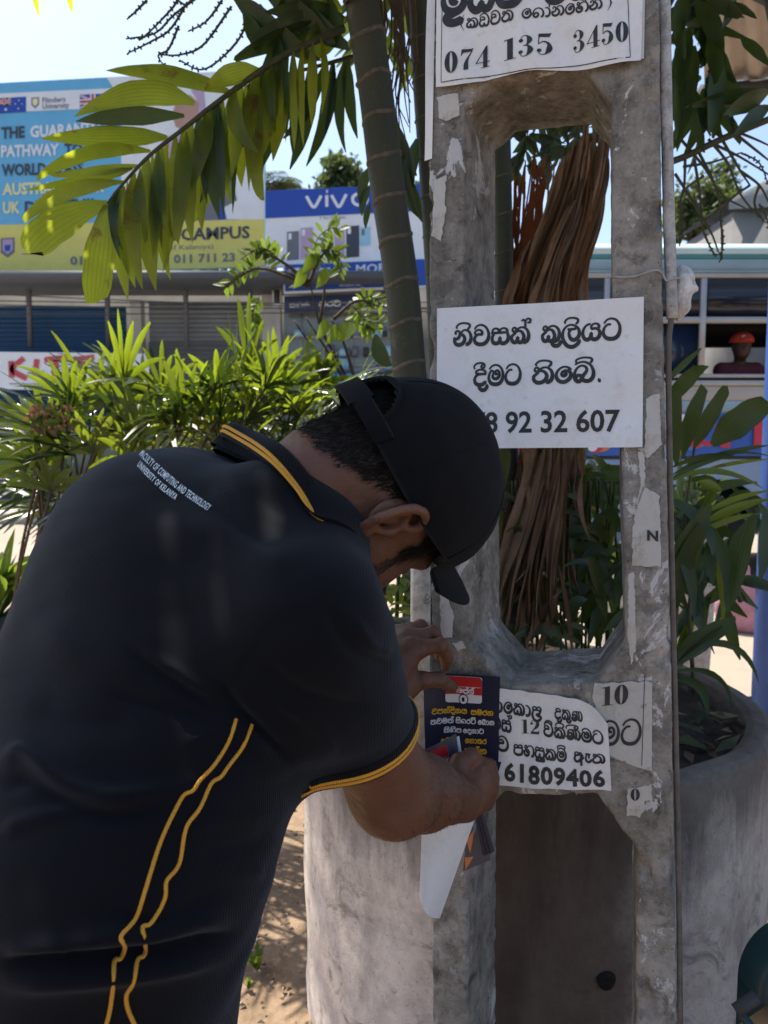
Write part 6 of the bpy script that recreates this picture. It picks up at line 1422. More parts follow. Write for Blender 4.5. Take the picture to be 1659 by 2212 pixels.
quadpx(S0, mb, [(262, 165.5), (572, 149.5), (572, 474), (262, 481)], 1, .006); quadpx(S0, mb, [(230, 167), (262, 165.5), (262, 230), (245, 190)], 1, .0065)
quadpx(S0, mb, [(-210, 212), (262, 190), (262, 232), (-210, 253)], 1, .008)
# flags: southern stars and union crosses
def jack(x0, y0, w_, h_):
    quadpx(S0, mb, [(x0, y0), (x0 + w_, y0 - w_ * .05), (x0 + w_, y0 + h_ - w_ * .05), (x0, y0 + h_)], 5, .010)
    for a, b, t, m, o in (((0, 0), (1, 1), .22, 1, .012), ((0, 1), (1, 0), .22, 1, .0122), ((0, 0), (1, 1), .08, 4, .014), ((0, 1), (1, 0), .08, 4, .0142)):
        ax, ay = x0 + a[0] * w_, y0 + a[1] * h_ - a[0] * w_ * .05; bx_, by = x0 + b[0] * w_, y0 + b[1] * h_ - b[0] * w_ * .05; t = t * h_ / 2
        quadpx(S0, mb, [(ax, ay + t * (1 if a[1] == 0 else -1)), (ax + t * 1.2, ay), (bx_, by - t * (1 if a[1] == 0 else -1)), (bx_ - t * 1.2, by)], m, o)
    for t, m, o in ((.34, 1, .016), (.18, 4, .018)):
        quadpx(S0, mb, [(x0 + w_ * (.5 - t * .3), y0 - 1), (x0 + w_ * (.5 + t * .3), y0 - 1.6), (x0 + w_ * (.5 + t * .3), y0 + h_ - 1.6), (x0 + w_ * (.5 - t * .3), y0 + h_ - 1)], m, o); quadpx(S0, mb, [(x0, y0 + h_ * (.5 - t / 2)), (x0 + w_, y0 + h_ * (.5 - t / 2) - w_ * .05), (x0 + w_, y0 + h_ * (.5 + t / 2) - w_ * .05), (x0, y0 + h_ * (.5 + t / 2))], m, o + .0005)
quadpx(S0, mb, [(-6, 213), (57, 209), (57, 242), (-6, 246)], 5, .010); jack(-6, 213, 31, 16); jack(173, 205, 56, 32)
for x, y, r_ in ((13, 237, 4), (41, 217, 2), (48, 225, 2), (40, 235, 2.4), (33, 225, 2)): S0.put(mb, np.array([uvq(S0, x + r_ * (1 if k % 2 == 0 else .45) * math.sin(k * math.pi / 7), y - r_ * (1 if k % 2 == 0 else .45) * math.cos(k * math.pi / 7)) for k in range(14)]), [tuple(range(14))], .012, 1)
quadpx(S0, mb, [(68, 211), (85, 210), (85, 226), (76.5, 235), (68, 227)], 8, .010); quadpx(S0, mb, [(71, 214), (82, 213), (82, 224), (76.5, 230), (71, 225)], 7, .012)
textpx(S0, mb, 'Flinders', (92, 223), (142, 220), 12, .015, 8); textpx(S0, mb, 'University', (92, 236), (150, 233), 12, .015, 8)
for tx, p0, p1, m in (('THE', (3, 300), (54, 297), 3), ('GUARANTEED', (66, 297), (246, 286), 1), ('PATHWAY', (3, 339), (128, 335), 1), ('TO A', (140, 335), (205, 332), 3), ('WORLD-CLASS', (4, 380), (180, 374), 3), ('AUSTRALIAN OR', (6, 421), (226, 414), 7), ('UK', (7, 461), (44, 460), 7), ('DEGREE !!!', (54, 460), (203, 453), 3)): textpx(S0, mb, tx, p0, p1, 25, .035, m)
# portrait of a dark-suited figure, cut by the leaf
quadpx(S0, mb, [(300, 480), (310, 400), (345, 350), (400, 330), (450, 340), (500, 380), (522, 474)], 8, .012); quadpx(S0, mb, [(330, 390), (352, 300), (400, 280), (440, 300), (455, 400), (410, 440), (350, 440)], 6, .010); quadpx(S0, mb, [(372, 250), (382, 215), (410, 205), (430, 222), (428, 262), (402, 284), (380, 274)], 10, .013); quadpx(S0, mb, [(412, 195), (440, 190), (446, 250), (428, 262), (430, 222)], 6, .014); quadpx(S0, mb, [(468, 440), (482, 435), (490, 474), (472, 475)], 5, .014); quadpx(S0, mb, [(478, 452), (560, 408), (572, 474), (486, 474)], 1, .013)
quadpx(S0, mb, [(2, 515), (32, 513), (32, 545), (17, 557), (2, 546)], 8, .010); quadpx(S0, mb, [(6, 518), (28, 517), (28, 540), (17, 550), (6, 541)], 6, .012); quadpx(S0, mb, [(10, 530), (24, 529), (22, 542), (12, 543)], 5, .014)
textpx(S0, mb, 'PRIVATE CAMPUS', (236, 524), (540, 514), 26, .030, 3); textpx(S0, mb, '(University of Kelaniya)', (268, 544), (461, 537), 11, .0, 8); textpx(S0, mb, '011 711', (152, 572), (250, 569), 18, .03, 8); textpx(S0, mb, '011 711 23', (376, 568), (508, 564), 18, .03, 8)
for k in range(3): quadpx(S0, mb, [(48, 520 + k * 14), (84 - k * 6, 519 + k * 14), (84 - k * 6, 521 + k * 14), (48, 522 + k * 14)], 8, .010)
mb.build('print', None, bb, smooth=False, mats=BM)
M_STEEL = flat('steel_post', (.12, .12, .13))
for x in (-150, 60, 230, 400, 540):
    mb = MB(); p = P(x, 585, YF + .25); mb.box((p[0], p[1], (p[2] + 3.6) / 2 + .3), (.09, .09, p[2] - 2.9)); mb.build('support_post', M_STEEL, bb)
vv = thing('phone_sign', 'blue and white phone brand sign with four phones, beside the palm trunk', 'sign', P(690, 600, YF - .3), 'signs over the shops')
S1 = pan([(573, 412), (930, 396), (930, 566), (575, 577)], YF - .25); slab('panel', S1, BM[1], vv, .12); mb = MB()
quadpx(S1, mb, [(573, 412.5), (930, 396.5), (930, 455), (573.5, 472)], 5, .01)
def inkpx(s, pl, wd, m, off=.016):
    q = cr(np.array(pl, float), 6) if len(pl) > 2 else np.array(pl, float); T = nrm(np.gradient(q, axis=0)); N_ = np.stack([-T[:, 1], T[:, 0]], 1) * wd / 2; V = np.array([uvq(s, *z) for z in np.concatenate([q + N_, q - N_])]); k = len(q); s.put(mb, V, [(i, k + i, k + i + 1, i + 1) for i in range(k - 1)], off, m)
for pl in ([(662, 424), (672, 442), (676, 447), (680, 447), (684, 442), (694, 423)], [(706, 422), (706, 447)], [(705, 414), (708, 414)], [(716, 422), (726, 440), (730, 446), (734, 446), (738, 440), (748, 420)]): inkpx(S1, pl, 6.5, 1)
inkpx(S1, [(776, 419), (768, 421), (762, 428), (764, 438), (772, 443), (784, 443), (792, 436), (792, 425), (786, 419), (776, 419)], 6.5, 1)
textpx(S1, mb, 'Y for Durable', (690, 474), (746, 472), 6, .0, 8)
for x0, x1, yt, yb, m in ((620, 646, 499, 561, 8), (649, 676, 491, 559, 6), (722, 744, 492, 558, 6), (748, 776, 487, 555, 3), (778, 800, 490, 530, 9)):
    quadpx(S1, mb, [(x0, yt + 2), (x1, yt), (x1, yb), (x0, yb + 2)], m, .010); quadpx(S1, mb, [(x0 + 3, yt + 6), (x0 + 10, yt + 5), (x0 + 10, yt + 18), (x0 + 3, yt + 19)], 1 if m != 9 else 8, .013)
mb.build('print', None, vv, smooth=False, mats=BM)
rs = thing('shop_sign', 'blue shop sign with white lettering under the phone sign', 'sign', P(720, 632, YF - .5), 'signs over the shops')
S2 = pan([(611, 569), (930, 556), (930, 620), (613, 634)], YF - .4); slab('panel', S2, BM[1], rs, .10); mb = MB(); quadpx(S2, mb, [(615, 572), (930, 559), (930, 616), (616, 630)], 5, .008)
textpx(S2, mb, 'ROSALA', (675, 596), (755, 591), 16, .025, 1, .014, 1.05); textpx(S2, mb, 'MOBILE', (769, 590), (872, 584), 18, .025, 1, .014, 1.05); textpx(S2, mb, 'Mobile Phone Repairing Sales &', (688, 608), (846, 603), 7, .01, 1); textpx(S2, mb, 'Accessories', (733, 619), (778, 617), 7, .01, 1)
quadpx(S2, mb, [(624, 582), (646, 578), (650, 584), (628, 590)], 1, .012); quadpx(S2, mb, [(622, 622), (650, 618), (652, 612), (640, 610)], 1, .012)
mb.build('print', None, rs, smooth=False, mats=BM)

# shops
def m_shutter(name, col):
    n = NT(name); c = n.co(); z = n.n('SeparateXYZ', {0: c}).outputs[2]; s = n.n('Math', {0: n.n('Math', {0: z, 1: 62.0}, operation='MULTIPLY').outputs[0]}, operation='SINE').outputs[0]; f = n.noise(2.2, 5, .6, c)
    n.set(col=n.mix(f, tuple(x * .75 for x in col), tuple(x * 1.2 for x in col)), rough=.45, metal=.2); n.bump(s, .8, .03); return n.m
M_SHW = plain('shop_wall', (.17, .165, .16), .9, .3, 1.2, .2); M_SHD = plain('shop_dark_grey', (.05, .052, .056), .8, .3, 2); M_CREAM = plain('shop_pillar', (.40, .39, .37), .8, .2, 2); M_GLASS = None  # the darkest grey is shared by bars, posts, wires and slots
n_ = NT('shop_glass'); n_.set(col=n_.mix(n_.noise(1.3, 3), (.10, .115, .12), (.22, .24, .245)), rough=.12, spec=.6); M_GLASS = n_.m
z0 = .22
shop = thing('shop_row', 'row of low grey shops with closed shutters behind the fan palm bush', 'shops', (-4, YF + .6, z0))
def wallpx(mb, x0, y0, x1, y1, Y, th=.25, m=0):
    a = P(x0, y0, Y); b = P(x1, y1, Y); mb.box(((a[0] + b[0]) / 2, Y + th / 2, (a[2] + b[2]) / 2), (abs(b[0] - a[0]), th, abs(a[2] - b[2])), m=m)
def zof(y, Y): return P(800, y, Y)[2]
mb = MB(); mb.box((-2, YF + 3.0, (z0 + zof(612, YF + .8)) / 2), (26, 4.4, zof(612, YF + .8) - z0)); mb.build('wall', M_SHW, shop)
mb = MB(); a = zof(610, YF); mb.box((-5.2, YF + .1, a - .05), (11.5, 2.2, .16)); mb.box((6, YF + .1, zof(640, YF)), (10, 2.0, .14)); mb.build('canopy', flat('canopy_grey', (.085, .09, .10)), shop)
def panel(name, x0, y0, x1, y1, Y, mat, th=.06):
    mb = MB(); a = P(x0, y0, Y); b = P(x1, y1, Y); zb = max(b[2], z0); mb.box(((a[0] + b[0]) / 2, Y, (a[2] + zb) / 2), (b[0] - a[0], th, a[2] - zb)); return mb.build(name, mat, shop, smooth=False)
panel('shutter', -260, 662, 284, 1100, YF + .62, m_shutter('blue_shutter', (.035, .105, .235))); panel('shutter', 322, 652, 566, 1100, YF + .62, m_shutter('grey_shutter', (.26, .27, .28)))
panel('shutter', 322, 740, 566, 1100, YF + .55, m_shutter('grey_shutter', (.16, .165, .17)))
panel('pillar', 286, 650, 320, 1100, YF + .5, M_CREAM, .3); panel('pillar', 568, 640, 612, 1100, YF + .5, M_CREAM, .3); panel('pillar', -300, 640, -262, 1100, YF + .5, M_CREAM, .3)
panel('glass_front', 614, 672, 880, 1100, YF + .6, M_GLASS)
mb = MB()
for x in (650, 700, 760, 815): a = P(x, 680, YF + .56); mb.box((a[0], YF + .55, (a[2] + z0) / 2), (.05, .05, a[2] - z0))
for y in (728, 790): a = P(740, y, YF + .56); mb.box((a[0], YF + .55, a[2]), (2.7, .05, .05))
mb.build('glazing_bar', M_CREAM, shop)
mb = MB(); rg = np.random.default_rng(4)
for k in range(26):
    x = rg.uniform(625, 860); y = rg.choice([728, 770, 800, 830]); h = rg.uniform(8, 26); a = P(x, y, YF + .5); mb = MB(); mb.box((a[0], YF + .47 - k * .001, a[2] + h / 200), (rg.uniform(.1, .3), .08, h / 100)); mb.build('window_display', (BM[1], BM[8], BM[9], M_SHD)[int(rg.integers(0, 4))], shop)
S3 = pan([(614, 640), (890, 632), (890, 664), (614, 673)], YF + .1); slab('fascia', S3, flat('fascia_blue', (.025, .04, .12)), shop, .08); mb = MB()
for wd_, x0, x1 in (('sa ha na', 626, 668), ('pa+r ra va', 690, 736), ('a la e ta', 754, 806), ('ma sa', 826, 860)): sipx(S3, mb, wd_, (x0, 664 - (x0 - 626) * .03), (x1, 664 - (x1 - 626) * .03), 9)
mb.build('fascia_lettering', BM[1], shop, smooth=False)
mb = MB(); a = P(598, 640, YF + .2); mb.box((a[0], YF + .3, a[2]), (.20, .2, .42), bev=.02); mb.build('meter_box', BM[1], shop); mb = MB(); mb.box((a[0], YF + .195, a[2]), (.13, .02, .33)); mb.build('meter_window', M_SHD, shop)
mb = MB(); a = P(588, 575, YF + .6); b = P(640, 600, YF + .6)
for k in range(9): x = a[0] - .2 + k * .1; mb.box((x, YF + .9, (a[2] + b[2]) / 2 + .03 * (k % 2)), (.09, 1.4, .03), np.array([[1, 0, 0], [0, .95, -.3], [0, .3, .95]]))
mb.build('sheet_roof', flat('roof_sheet', (.42, .42, .42)), shop); mb = MB(); a = P(900, 580, YF + 1)
for k in range(12): mb.box((a[0] - .4 + k * .13, YF + 1.6, a[2]), (.12, 2.0, .05), np.array([[1, 0, 0], [0, .92, -.38], [0, .38, .92]]))
mb.build('tile_roof', flat('roof_tile', (.36, .20, .15)), shop)
kb = thing('banner', 'white banner with red hand-painted letters in front of the blue shutter', 'banner', P(110, 850, YF - .4), 'signs over the shops'); S4 = pan([(-160, 758), (322, 764), (322, 846), (-160, 838)], YF - .4); slab('sheet', S4, BM[1], kb, .02); mb = MB()
for pl in ([(24, 780), (26, 816)], [(52, 774), (27, 798), (58, 818)], [(80, 776), (76, 818)], [(96, 778), (146, 772)], [(122, 778), (118, 820)], [(154, 778), (204, 772)], [(180, 778), (176, 820)], [(220, 778), (214, 800), (218, 818), (240, 816)]): inkpx(S4, pl, 12, 4, .014)
for pl in ([(140, 786), (112, 802), (128, 806), (178, 782)], [(60, 806), (96, 802)], [(190, 800), (240, 790)]): inkpx(S4, pl, 2, 3, .016)
quadpx(S4, mb, [(20, 828), (130, 830), (130, 832), (20, 830)], 8, .012)
mb.build('print', None, kb, smooth=False, mats=BM)
lw = thing('low_wall', 'low olive-grey wall with black posts under the red-lettered banner', 'wall', (-8, YF - .2, z0)); mb = MB(); mb.box((-7.5, YF - .2, .95), (8, .16, 1.5)); mb.build('wall', plain('olive_wall', (.17, .17, .12), .9, .3, 2), lw); mb = MB()
for x in (-8.6, -7.4, -6.2, -5.0): mb = MB(); mb.box((x, YF - .3, 1.2), (.08, .08, 2.0)); mb.build('post', M_SHD, lw)
bl = thing('banner', 'bright blue lettered panel on the railing below the glass shop front', 'banner', P(750, 850, YF - .2), 'signs over the shops'); S5 = pan([(618, 808), (790, 806), (790, 850), (618, 852)], YF - .2); slab('sheet', S5, flat('panel_blue', (.02, .24, .58)), bl, .03); mb = MB(); 
for x0, x1 in ((632, 660), (676, 722), (738, 780)): sipx(S5, mb, 'sa ma' if x1 - x0 > 30 else 'ha', (x0, 840), (x1, 839), 20)
mb.build('print', BM[3], bl, smooth=False)
rl = thing('railing', 'dark railing with pale panels in front of the glass shop', 'railing', P(800, 860, YF - .1)); mb = MB(); a = P(610, 806, YF); b = P(900, 806, YF); mb.box(((a[0] + b[0]) / 2, YF, a[2]), (b[0] - a[0], .05, .05)); 
for x in np.arange(612, 900, 22): a = P(x, 806, YF); mb.box((a[0], YF, (a[2] + z0) / 2), (.035, .035, a[2] - z0))
mb.build('bars', M_SHD, rl); mb = MB(); a = P(798, 812, YF - .05); b = P(900, 860, YF - .05); mb.box(((a[0] + b[0]) / 2, YF + .06, (a[2] + b[2]) / 2), (b[0] - a[0], .03, a[2] - b[2])); mb.build('panel', BM[1], rl)
# overhead wires
for k, (y0, y1, sg) in enumerate(((612, 668, 10), (640, 652, 8), (648, 664, 8), (676, 672, 4))):
    T = thing('overhead_cable', ['uppermost drooping black cable crossing the shop fronts at left', 'second black cable across the shop fronts', 'third black cable across the shop fronts, close under the second', 'lowest cable crossing in front of the blue shutter'][k], 'cable', P(-300, y0, 15.5), 'cables strung along the shops')
    mb = MB(); x = np.linspace(-400, 1000, 30); t = (x + 400) / 1400; mb.tube(np.array([P(a, y0 + (y1 - y0) * b + sg * 4 * b * (1 - b), 15.5) for a, b in zip(x, t)]), .012, 5); mb.build('wire', M_SHD, T)

# far trees -------------------------------------------------------------
def tree(label, px, ytop, ybase, wpx, Y, n, seed, lf=.22, mat=None, kind='tree'):
    rg = np.random.default_rng(seed); b = P(px, 961, Y); zt = P(px, ytop, Y)[2]; zb = P(px, ybase, Y)[2]; R = wpx / 2 / 1661 * Y
    T = thing('broadleaf_tree', label, 'tree', (b[0], Y, 0), 'trees beyond the road'); tm = MB(); tr_ = cr(np.array([[b[0], Y, 0], [b[0] + rg.normal(0, .2), Y, zb * .7], [b[0], Y, (zb + zt) / 2]]), 6); tm.tube(tr_, np.linspace(.25, .08, len(tr_)), 8)
    cl = []
    for k in range(26):
        d = nrm(rg.normal(0, 1, 3)); c = np.array([b[0], Y, (zt + zb) / 2]) + d * rg.uniform(.35, 1.0) * np.array([R, R * .8, (zt - zb) / 2]); cl.append((c, rg.uniform(.22, .42) * R)); tm.tube(cr(np.array([tr_[-1] * .6 + tr_[3] * .4, (tr_[-1] + c) / 2 + rg.normal(0, .15, 3), c]), 4), np.linspace(.06, .015, 9), 5)
    tm.build('trunk', M_BARK, T); mb = MB()
    for c, r in cl:
        for k in range(n // 26):
            p = c + nrm(rg.normal(0, 1, 3)) * r * rg.uniform(.3, 1.1) * [1, 1, .8]; d = nrm(rg.normal(0, 1, 3) + [0, 0, -.3]); l = lf * rg.uniform(.6, 1.3); s_ = nrm(np.cross(d, rg.normal(0, 1, 3))) * l * .33
            mb.add([p, p + d * l * .5 + s_, p + d * l, p + d * l * .5 - s_], [(0, 1, 2, 3)], [(0, 0), (0, .5), (1, 1), (1, .5)])
    mb.build('crown', mat or M_FAR, T, smooth=False)
tree('rounded tree rising above the phone sign', 745, 345, 470, 150, 26, 2600, 11)
tree('tall dark tree far behind the bus, right of the pole', 1490, 385, 540, 150, 30, 2600, 12, .26); tree('thin yellowish tree behind the bus at the right edge', 1630, 450, 560, 150, 28, 1800, 13, .24); tree('pale tree seen beyond the bus between the flower branches', 1540, 330, 520, 130, 34, 1500, 14, .28)
tree('bushy tree seen between the thick trunk and the pole', 925, 400, 600, 120, 24, 2600, 15); tree('low trees under the billboard on the left', 90, 575, 660, 420, 23, 3000, 16, .25); tree('low trees under the right half of the billboard', 430, 570, 660, 330, 23, 2600, 17, .25)
pt = thing('coconut_palm', 'feathery coconut palm top beside the right end of the billboard', 'palm', (P(590, 961, 25)[0], 25, 0), 'trees beyond the road'); mb = MB(); o = P(585, 408, 25); rg = np.random.default_rng(19)
for k in range(22): a = 2 * math.pi * k / 22; crown_frond(mb, o, (math.cos(a), math.sin(a), rg.uniform(-.1, .9)), rg.uniform(1.0, 1.6), rg.uniform(.3, .7), 26, .05, .35, rg)
mb.build('crown', None, pt, mats=[M_FAR, M_BARK]); mb = MB(); mb.tube([[o[0], 25, 0], [o[0] + .1, 25, o[2] / 2], list(o)], [.16, .13, .1], 8); mb.build('trunk', M_BARK, pt)
hd = thing('tree_line', 'mass of distant trees closing the street behind the shops', 'trees', (0, 48, 0), kind='stuff'); mb = MB(); rg = np.random.default_rng(20)
for k in range(5200):
    x = rg.uniform(-34, 34); h = 4.6 + 1.4 * math.sin(x * .6) + .9 * math.sin(x * 1.7 + 2); p = np.array([x, 48 + rg.uniform(-2, 2), rg.uniform(.1, 1) ** .7 * h]); d = nrm(rg.normal(0, 1, 3)); l = rg.uniform(.25, .6); s_ = nrm(np.cross(d, rg.normal(0, 1, 3))) * l * .4
    mb.add([p, p + d * l * .5 + s_, p + d * l, p + d * l * .5 - s_], [(0, 1, 2, 3)])
mb.build('leaves', M_FAR, hd, smooth=False)
# ============================================================ BUS, RIGHT-HAND SIDE, SMALL THINGS
YB = 7.5
BUS = [plain('bus_roof_mint', (.50, .62, .60), .35, .06, 2), plain('bus_teal', (.05, .20, .22), .4, .1, 2), plain('bus_pale_blue', (.22, .31, .36), .35, .12, 2), plain('bus_aluminium', (.36, .35, .35), .35, .12, 3, 0, .5, .5), plain('bus_dark_inside', (.012, .014, .020), .5, .3, 2), plain('bus_panel_grey', (.36, .34, .33), .5, .12, 2), plain('bus_body_blue', (.22, .30, .44), .35, .1, 2), plain('tyre_rubber', (.012, .012, .013), .85, .3, 6)]
bus = thing('bus', 'parked pale blue bus with a mural along its side and dark windows, behind the pole', 'bus', (4.6, YB + 1.2, .03))
X0, X1 = 1.15, 9.6
zb = lambda y: P(1500, y, YB)[2]
def strip(name, y0, y1, dep, mat, th=.05, x0=X0, x1=X1):
    mb = MB(); a, b = zb(y0), zb(y1); mb.box(((x0 + x1) / 2, YB + dep + th / 2, (a + b) / 2), (x1 - x0, th, a - b), bev=.008); return mb.build(name, mat, bus)
mb = MB(); zr = zb(549); sec = [(.0, 0), (-.02, .03), (.02, .08), (.12, .125), (.4, .16), (1.2, .19), (2.0, .16), (2.3, .10), (2.42, 0)]
mb.grid(np.stack([np.array([[x, YB + d, zr + h] for d, h in sec]) for x in (X0, X0 + .3, X1)], 0)); mb.grid(np.array([[[X0, YB + d, zr + h] for d, h in sec], [[X0, YB + d, zr - .02] for d, h in sec]]).transpose(0, 1, 2)); mb.build('roof', BUS[0], bus)
strip('teal_band', 549, 559, -.01, BUS[1]); strip('cant_panel', 559, 584, 0, BUS[2]); strip('gutter', 584, 589, -.02, BUS[2]); strip('window_rail', 589, 600, -.01, BUS[3])
strip('waist_rail', 808, 816, -.015, BUS[3]); strip('ledge', 822, 834, -.03, BUS[3], .08); strip('waist_panel', 834, 866, 0, BUS[5]); strip('pale_band', 866, 890, -.006, BUS[2]); strip('shadow_gap', 816, 822, .02, BUS[4])
zs = .42; mb = MB(); a = zb(890); aw = P(1545, 1150, YB); Rw = .52
seg = [(X0, aw[0] - Rw), (aw[0] + Rw, X1)]
for x0, x1 in seg: mb.box(((x0 + x1) / 2, YB + .03, (a + zs) / 2), (x1 - x0, .06, a - zs))
th = np.linspace(0, np.pi, 25); top_ = np.stack([aw[0] + Rw * np.cos(th), np.full(25, YB), aw[2] + Rw * np.sin(th)], -1); up_ = top_.copy(); up_[:, 2] = a; mb.grid(np.stack([top_, up_], 0)); mb.build('side_panel', BUS[6], bus)
mb = MB(); mb.grid(np.stack([top_ + [0, -.01, 0], top_ + [0, .5, 0]], 0)); mb.box((aw[0], YB + .6, aw[2] + .1), (1.1, .1, 1.1)); mb.build('wheel_arch', BUS[4], bus)
wh = MB(); ax_ = [[1, 0, 0], [0, 0, 1], [0, -1, 0]]; wh.lathe([(.0, .10), (.20, .10), (.22, .14), (.30, .14), (.40, .12), (.43, .06), (.43, -.1), (.38, -.16)], (aw[0] - .02, YB + .22, .47), 36, axis=ax_); w1_ = wh.build('wheel', BUS[7], bus)
wh = MB(); wh.lathe([(.0, .17), (.06, .17), (.08, .13), (.17, .11), (.21, .15), (.22, .10)], (aw[0] - .02, YB + .215, .47), 28, axis=ax_); wh.build('hub', BUS[3], w1_)
# mural of coloured shapes
MU = [flat('mural_blue', (.03, .10, .40)), flat('mural_red', (.48, .03, .05)), flat('mural_violet', (.30, .20, .42)), flat('mural_teal', (.08, .36, .42)), flat('mural_white', (.65, .66, .70)), flat('mural_orange', (.55, .18, .05)), flat('mural_sky', (.07, .26, .52))]
mb = MB(); rg = np.random.default_rng(6); z1, z2 = zb(892), zb(984); mb.box(((X0 + X1) / 2, YB - .006, (z1 + z2) / 2), (X1 - X0 - .1, .012, z1 - z2), m=0)
for k in range(150):
    x = rg.uniform(X0 + .2, X1 - .3); z = rg.uniform(z2 + .04, z1 - .05); r1, r2 = rg.uniform(.05, .22), rg.uniform(.03, .12); a0 = rg.uniform(-.6, .6); y = YB - .0135 - k * .00012
    q = [(x + r1 * math.cos(t) * math.cos(a0) - r2 * math.sin(t) * math.sin(a0), y, min(z1 - .01, max(z2 + .01, z + r1 * math.cos(t) * math.sin(a0) + r2 * math.sin(t)))) for t in np.linspace(0, 2 * np.pi, 14, endpoint=False)]
    mb.add(q, [tuple(range(14))], m=int(rg.integers(0, 7)))
for k, x in enumerate((2.78, 3.02, 3.3, 3.62)): mb.box((x, YB - .036, (z1 + z2) / 2 + .02), (.09, .006, .30), m=1)
mb.build('mural', None, bus, smooth=False, mats=MU); strip('trim_line', 985, 992, -.012, BUS[4])
# windows: frames, sashes, glass, seat row inside, opposite windows
xs_ = [P(x, 700, YB)[0] for x in (1100, 1310, 1518, 1760, 2000, 2300, 2700, 3100)]
mb = MB(); 
for x in xs_: mb = MB(); mb.box((x, YB + .01, (zb(600) + zb(808)) / 2), (.055, .05, zb(600) - zb(808)), bev=.008); mb.build('window_pillar', BUS[3], bus)
strip('sash_rail', 684, 698, -.005, BUS[3])
mb = MB(); mb.box(((X0 + X1) / 2, YB + 1.25, .62), (X1 - X0, 2.3, .1)); mb.box(((X0 + X1) / 2, YB + 2.38, 1.3), (X1 - X0, .08, 1.3)); mb.box(((X0 + X1) / 2, YB + 2.38, zb(620)), (X1 - X0, .08, .55)); mb.box((X1, YB + 1.2, 1.8), (.08, 2.4, 2.4)); mb.box((X0 + .03, YB + 1.2, 1.8), (.06, 2.3, 2.4)); mb.box(((X0 + X1) / 2, YB + 1.2, zb(560)), (X1 - X0, 2.3, .06))
for x in np.arange(X0 + .5, X1, .85): mb.box((x, YB + 1.9, 1.45), (.12, .9, .75), bev=.03)
mb.build('interior', BUS[4], bus)
mb = MB(); mb.box(((X0 + X1) / 2, YB + .055, (zb(600) + zb(684)) / 2), (X1 - X0, .008, zb(600) - zb(684))); n_ = NT('tinted_glass'); n_.set(col=(.012, .016, .026), rough=.08, spec=.5); mb.build('upper_window', n_.m, bus)
mb = MB(); x0, x1 = xs_[1], xs_[2]; mb.box(((x0 + x1) / 2, YB + .055, (zb(698) + zb(808)) / 2), (x1 - x0, .008, zb(698) - zb(808))); n_ = NT('blue_tint_glass'); n_.set(col=(.010, .022, .055), rough=.1, spec=.45); mb.build('lower_window', n_.m, bus)
# passenger
ps = thing('person', 'man in red cap and maroon shirt looking out of the bus window', 'person', (P(1602, 790, YB + .45)[0], YB + .30, 1.3)); o = P(1602, 748, YB + .30); sk = [sd_ell(o, (.088, .10, .115), None, .02), sd_ell(o + [-.01, -.04, -.055], (.07, .075, .085), None, .03), sd_cone(o + [0, .02, -.08], o + [0, .03, -.17], .055, .06, .03), sd_cone(o + [-.02, -.10, -.02], o + [-.022, -.115, -.035], .012, .016, .012), sd_ell(o + [.08, .01, -.02], (.012, .022, .032), None, .006), sd_ell(o + [-.08, .01, -.02], (.012, .022, .032), None, .006), sd_cone(o + [-.03, -.085, .015], o + [.03, -.085, .015], .012, .012, .01), sd_cone(o + [-.025, -.082, -.075], o + [.025, -.082, -.075], .010, .010, .01)]
V, F = surf_nets(sk, o - .26, o + .26, .008); mb_ = mk('body', V, F, plain('dark_skin', (.050, .026, .018), .55, .15, 20), ps)
sk = [sd_cone(o + [-.17, .05, -.23], o + [.17, .05, -.23], .075, .075, .05), sd_ell(o + [0, .06, -.42], (.21, .13, .25), None, .06), sd_cone(o + [-.18, .04, -.24], o + [-.23, -.06, -.45], .066, .055, .04), sd_cone(o + [.18, .04, -.24], o + [.23, -.02, -.47], .066, .055, .04)]
V, F = surf_nets(sk, o - [.4, .3, .75], o + [.4, .3, .05], .012); mk('shirt', V, F, plain('maroon_cloth', (.085, .016, .022), .85, .2, 30), ps)
sk = [sd_cut(sd_ell(o + [0, .005, .045], (.112, .125, .100), None, .01), o + [0, 0, .035], (0, .1, -1)), sd_ell(o + [-.012, -.125, .042], (.066, .065, .012), None, .012)]
V, F = surf_nets(sk, o - .3, o + .3, .007); mk('red_cap', V, F, plain('red_cap_cloth', (.42, .045, .03), .8, .12, 20), ps); mb = MB(); q = o + [-.03, -.102, .082]; mb.tube([q + [.016 * math.cos(t), -.004, .011 * math.sin(t)] for t in np.linspace(.6, 5.6, 10)], .003, 5); mb.build('cap_badge', BM[1], ps)

# conduit, wire tie and fitting on the pole
cp = thing('conduit_pipe', 'grimy white conduit pipe running down the right edge of the pole', 'pipe', P(1450, 688, 1.075)); mb = MB(); q = np.array([P(1434, -60, 1.095), P(1437, 100, 1.09), P(1441, 300, 1.085), P(1446, 500, 1.08), P(1452, 688, 1.075)]); mb.tube(cr(q, 6), .0078, 16)
M_PIPE = m_concrete('pipe_plastic', (.42, .41, .39), (.58, .57, .55), (.06, .058, .05), .7, (.04, .04, .035), 0, 0, 1.6, .2); mb.build('pipe', M_PIPE, cp)
cb = thing('cable', 'thin dark cable running down the right side of the pole below the conduit', 'cable', P(1452, 1400, 1.06)); mb = MB(); mb.tube(cr(np.array([P(1450, 690, 1.072), P(1444, 760, 1.075), P(1447, 1000, 1.075), P(1453, 1300, 1.07), P(1460, 1600, 1.065), P(1466, 1900, 1.06), P(1470, 2230, 1.05)]), 8), .0042, 8); mb.build('cable_sheath', plain('grey_cable', (.12, .105, .09), .7, .3, 40, .4), cb)
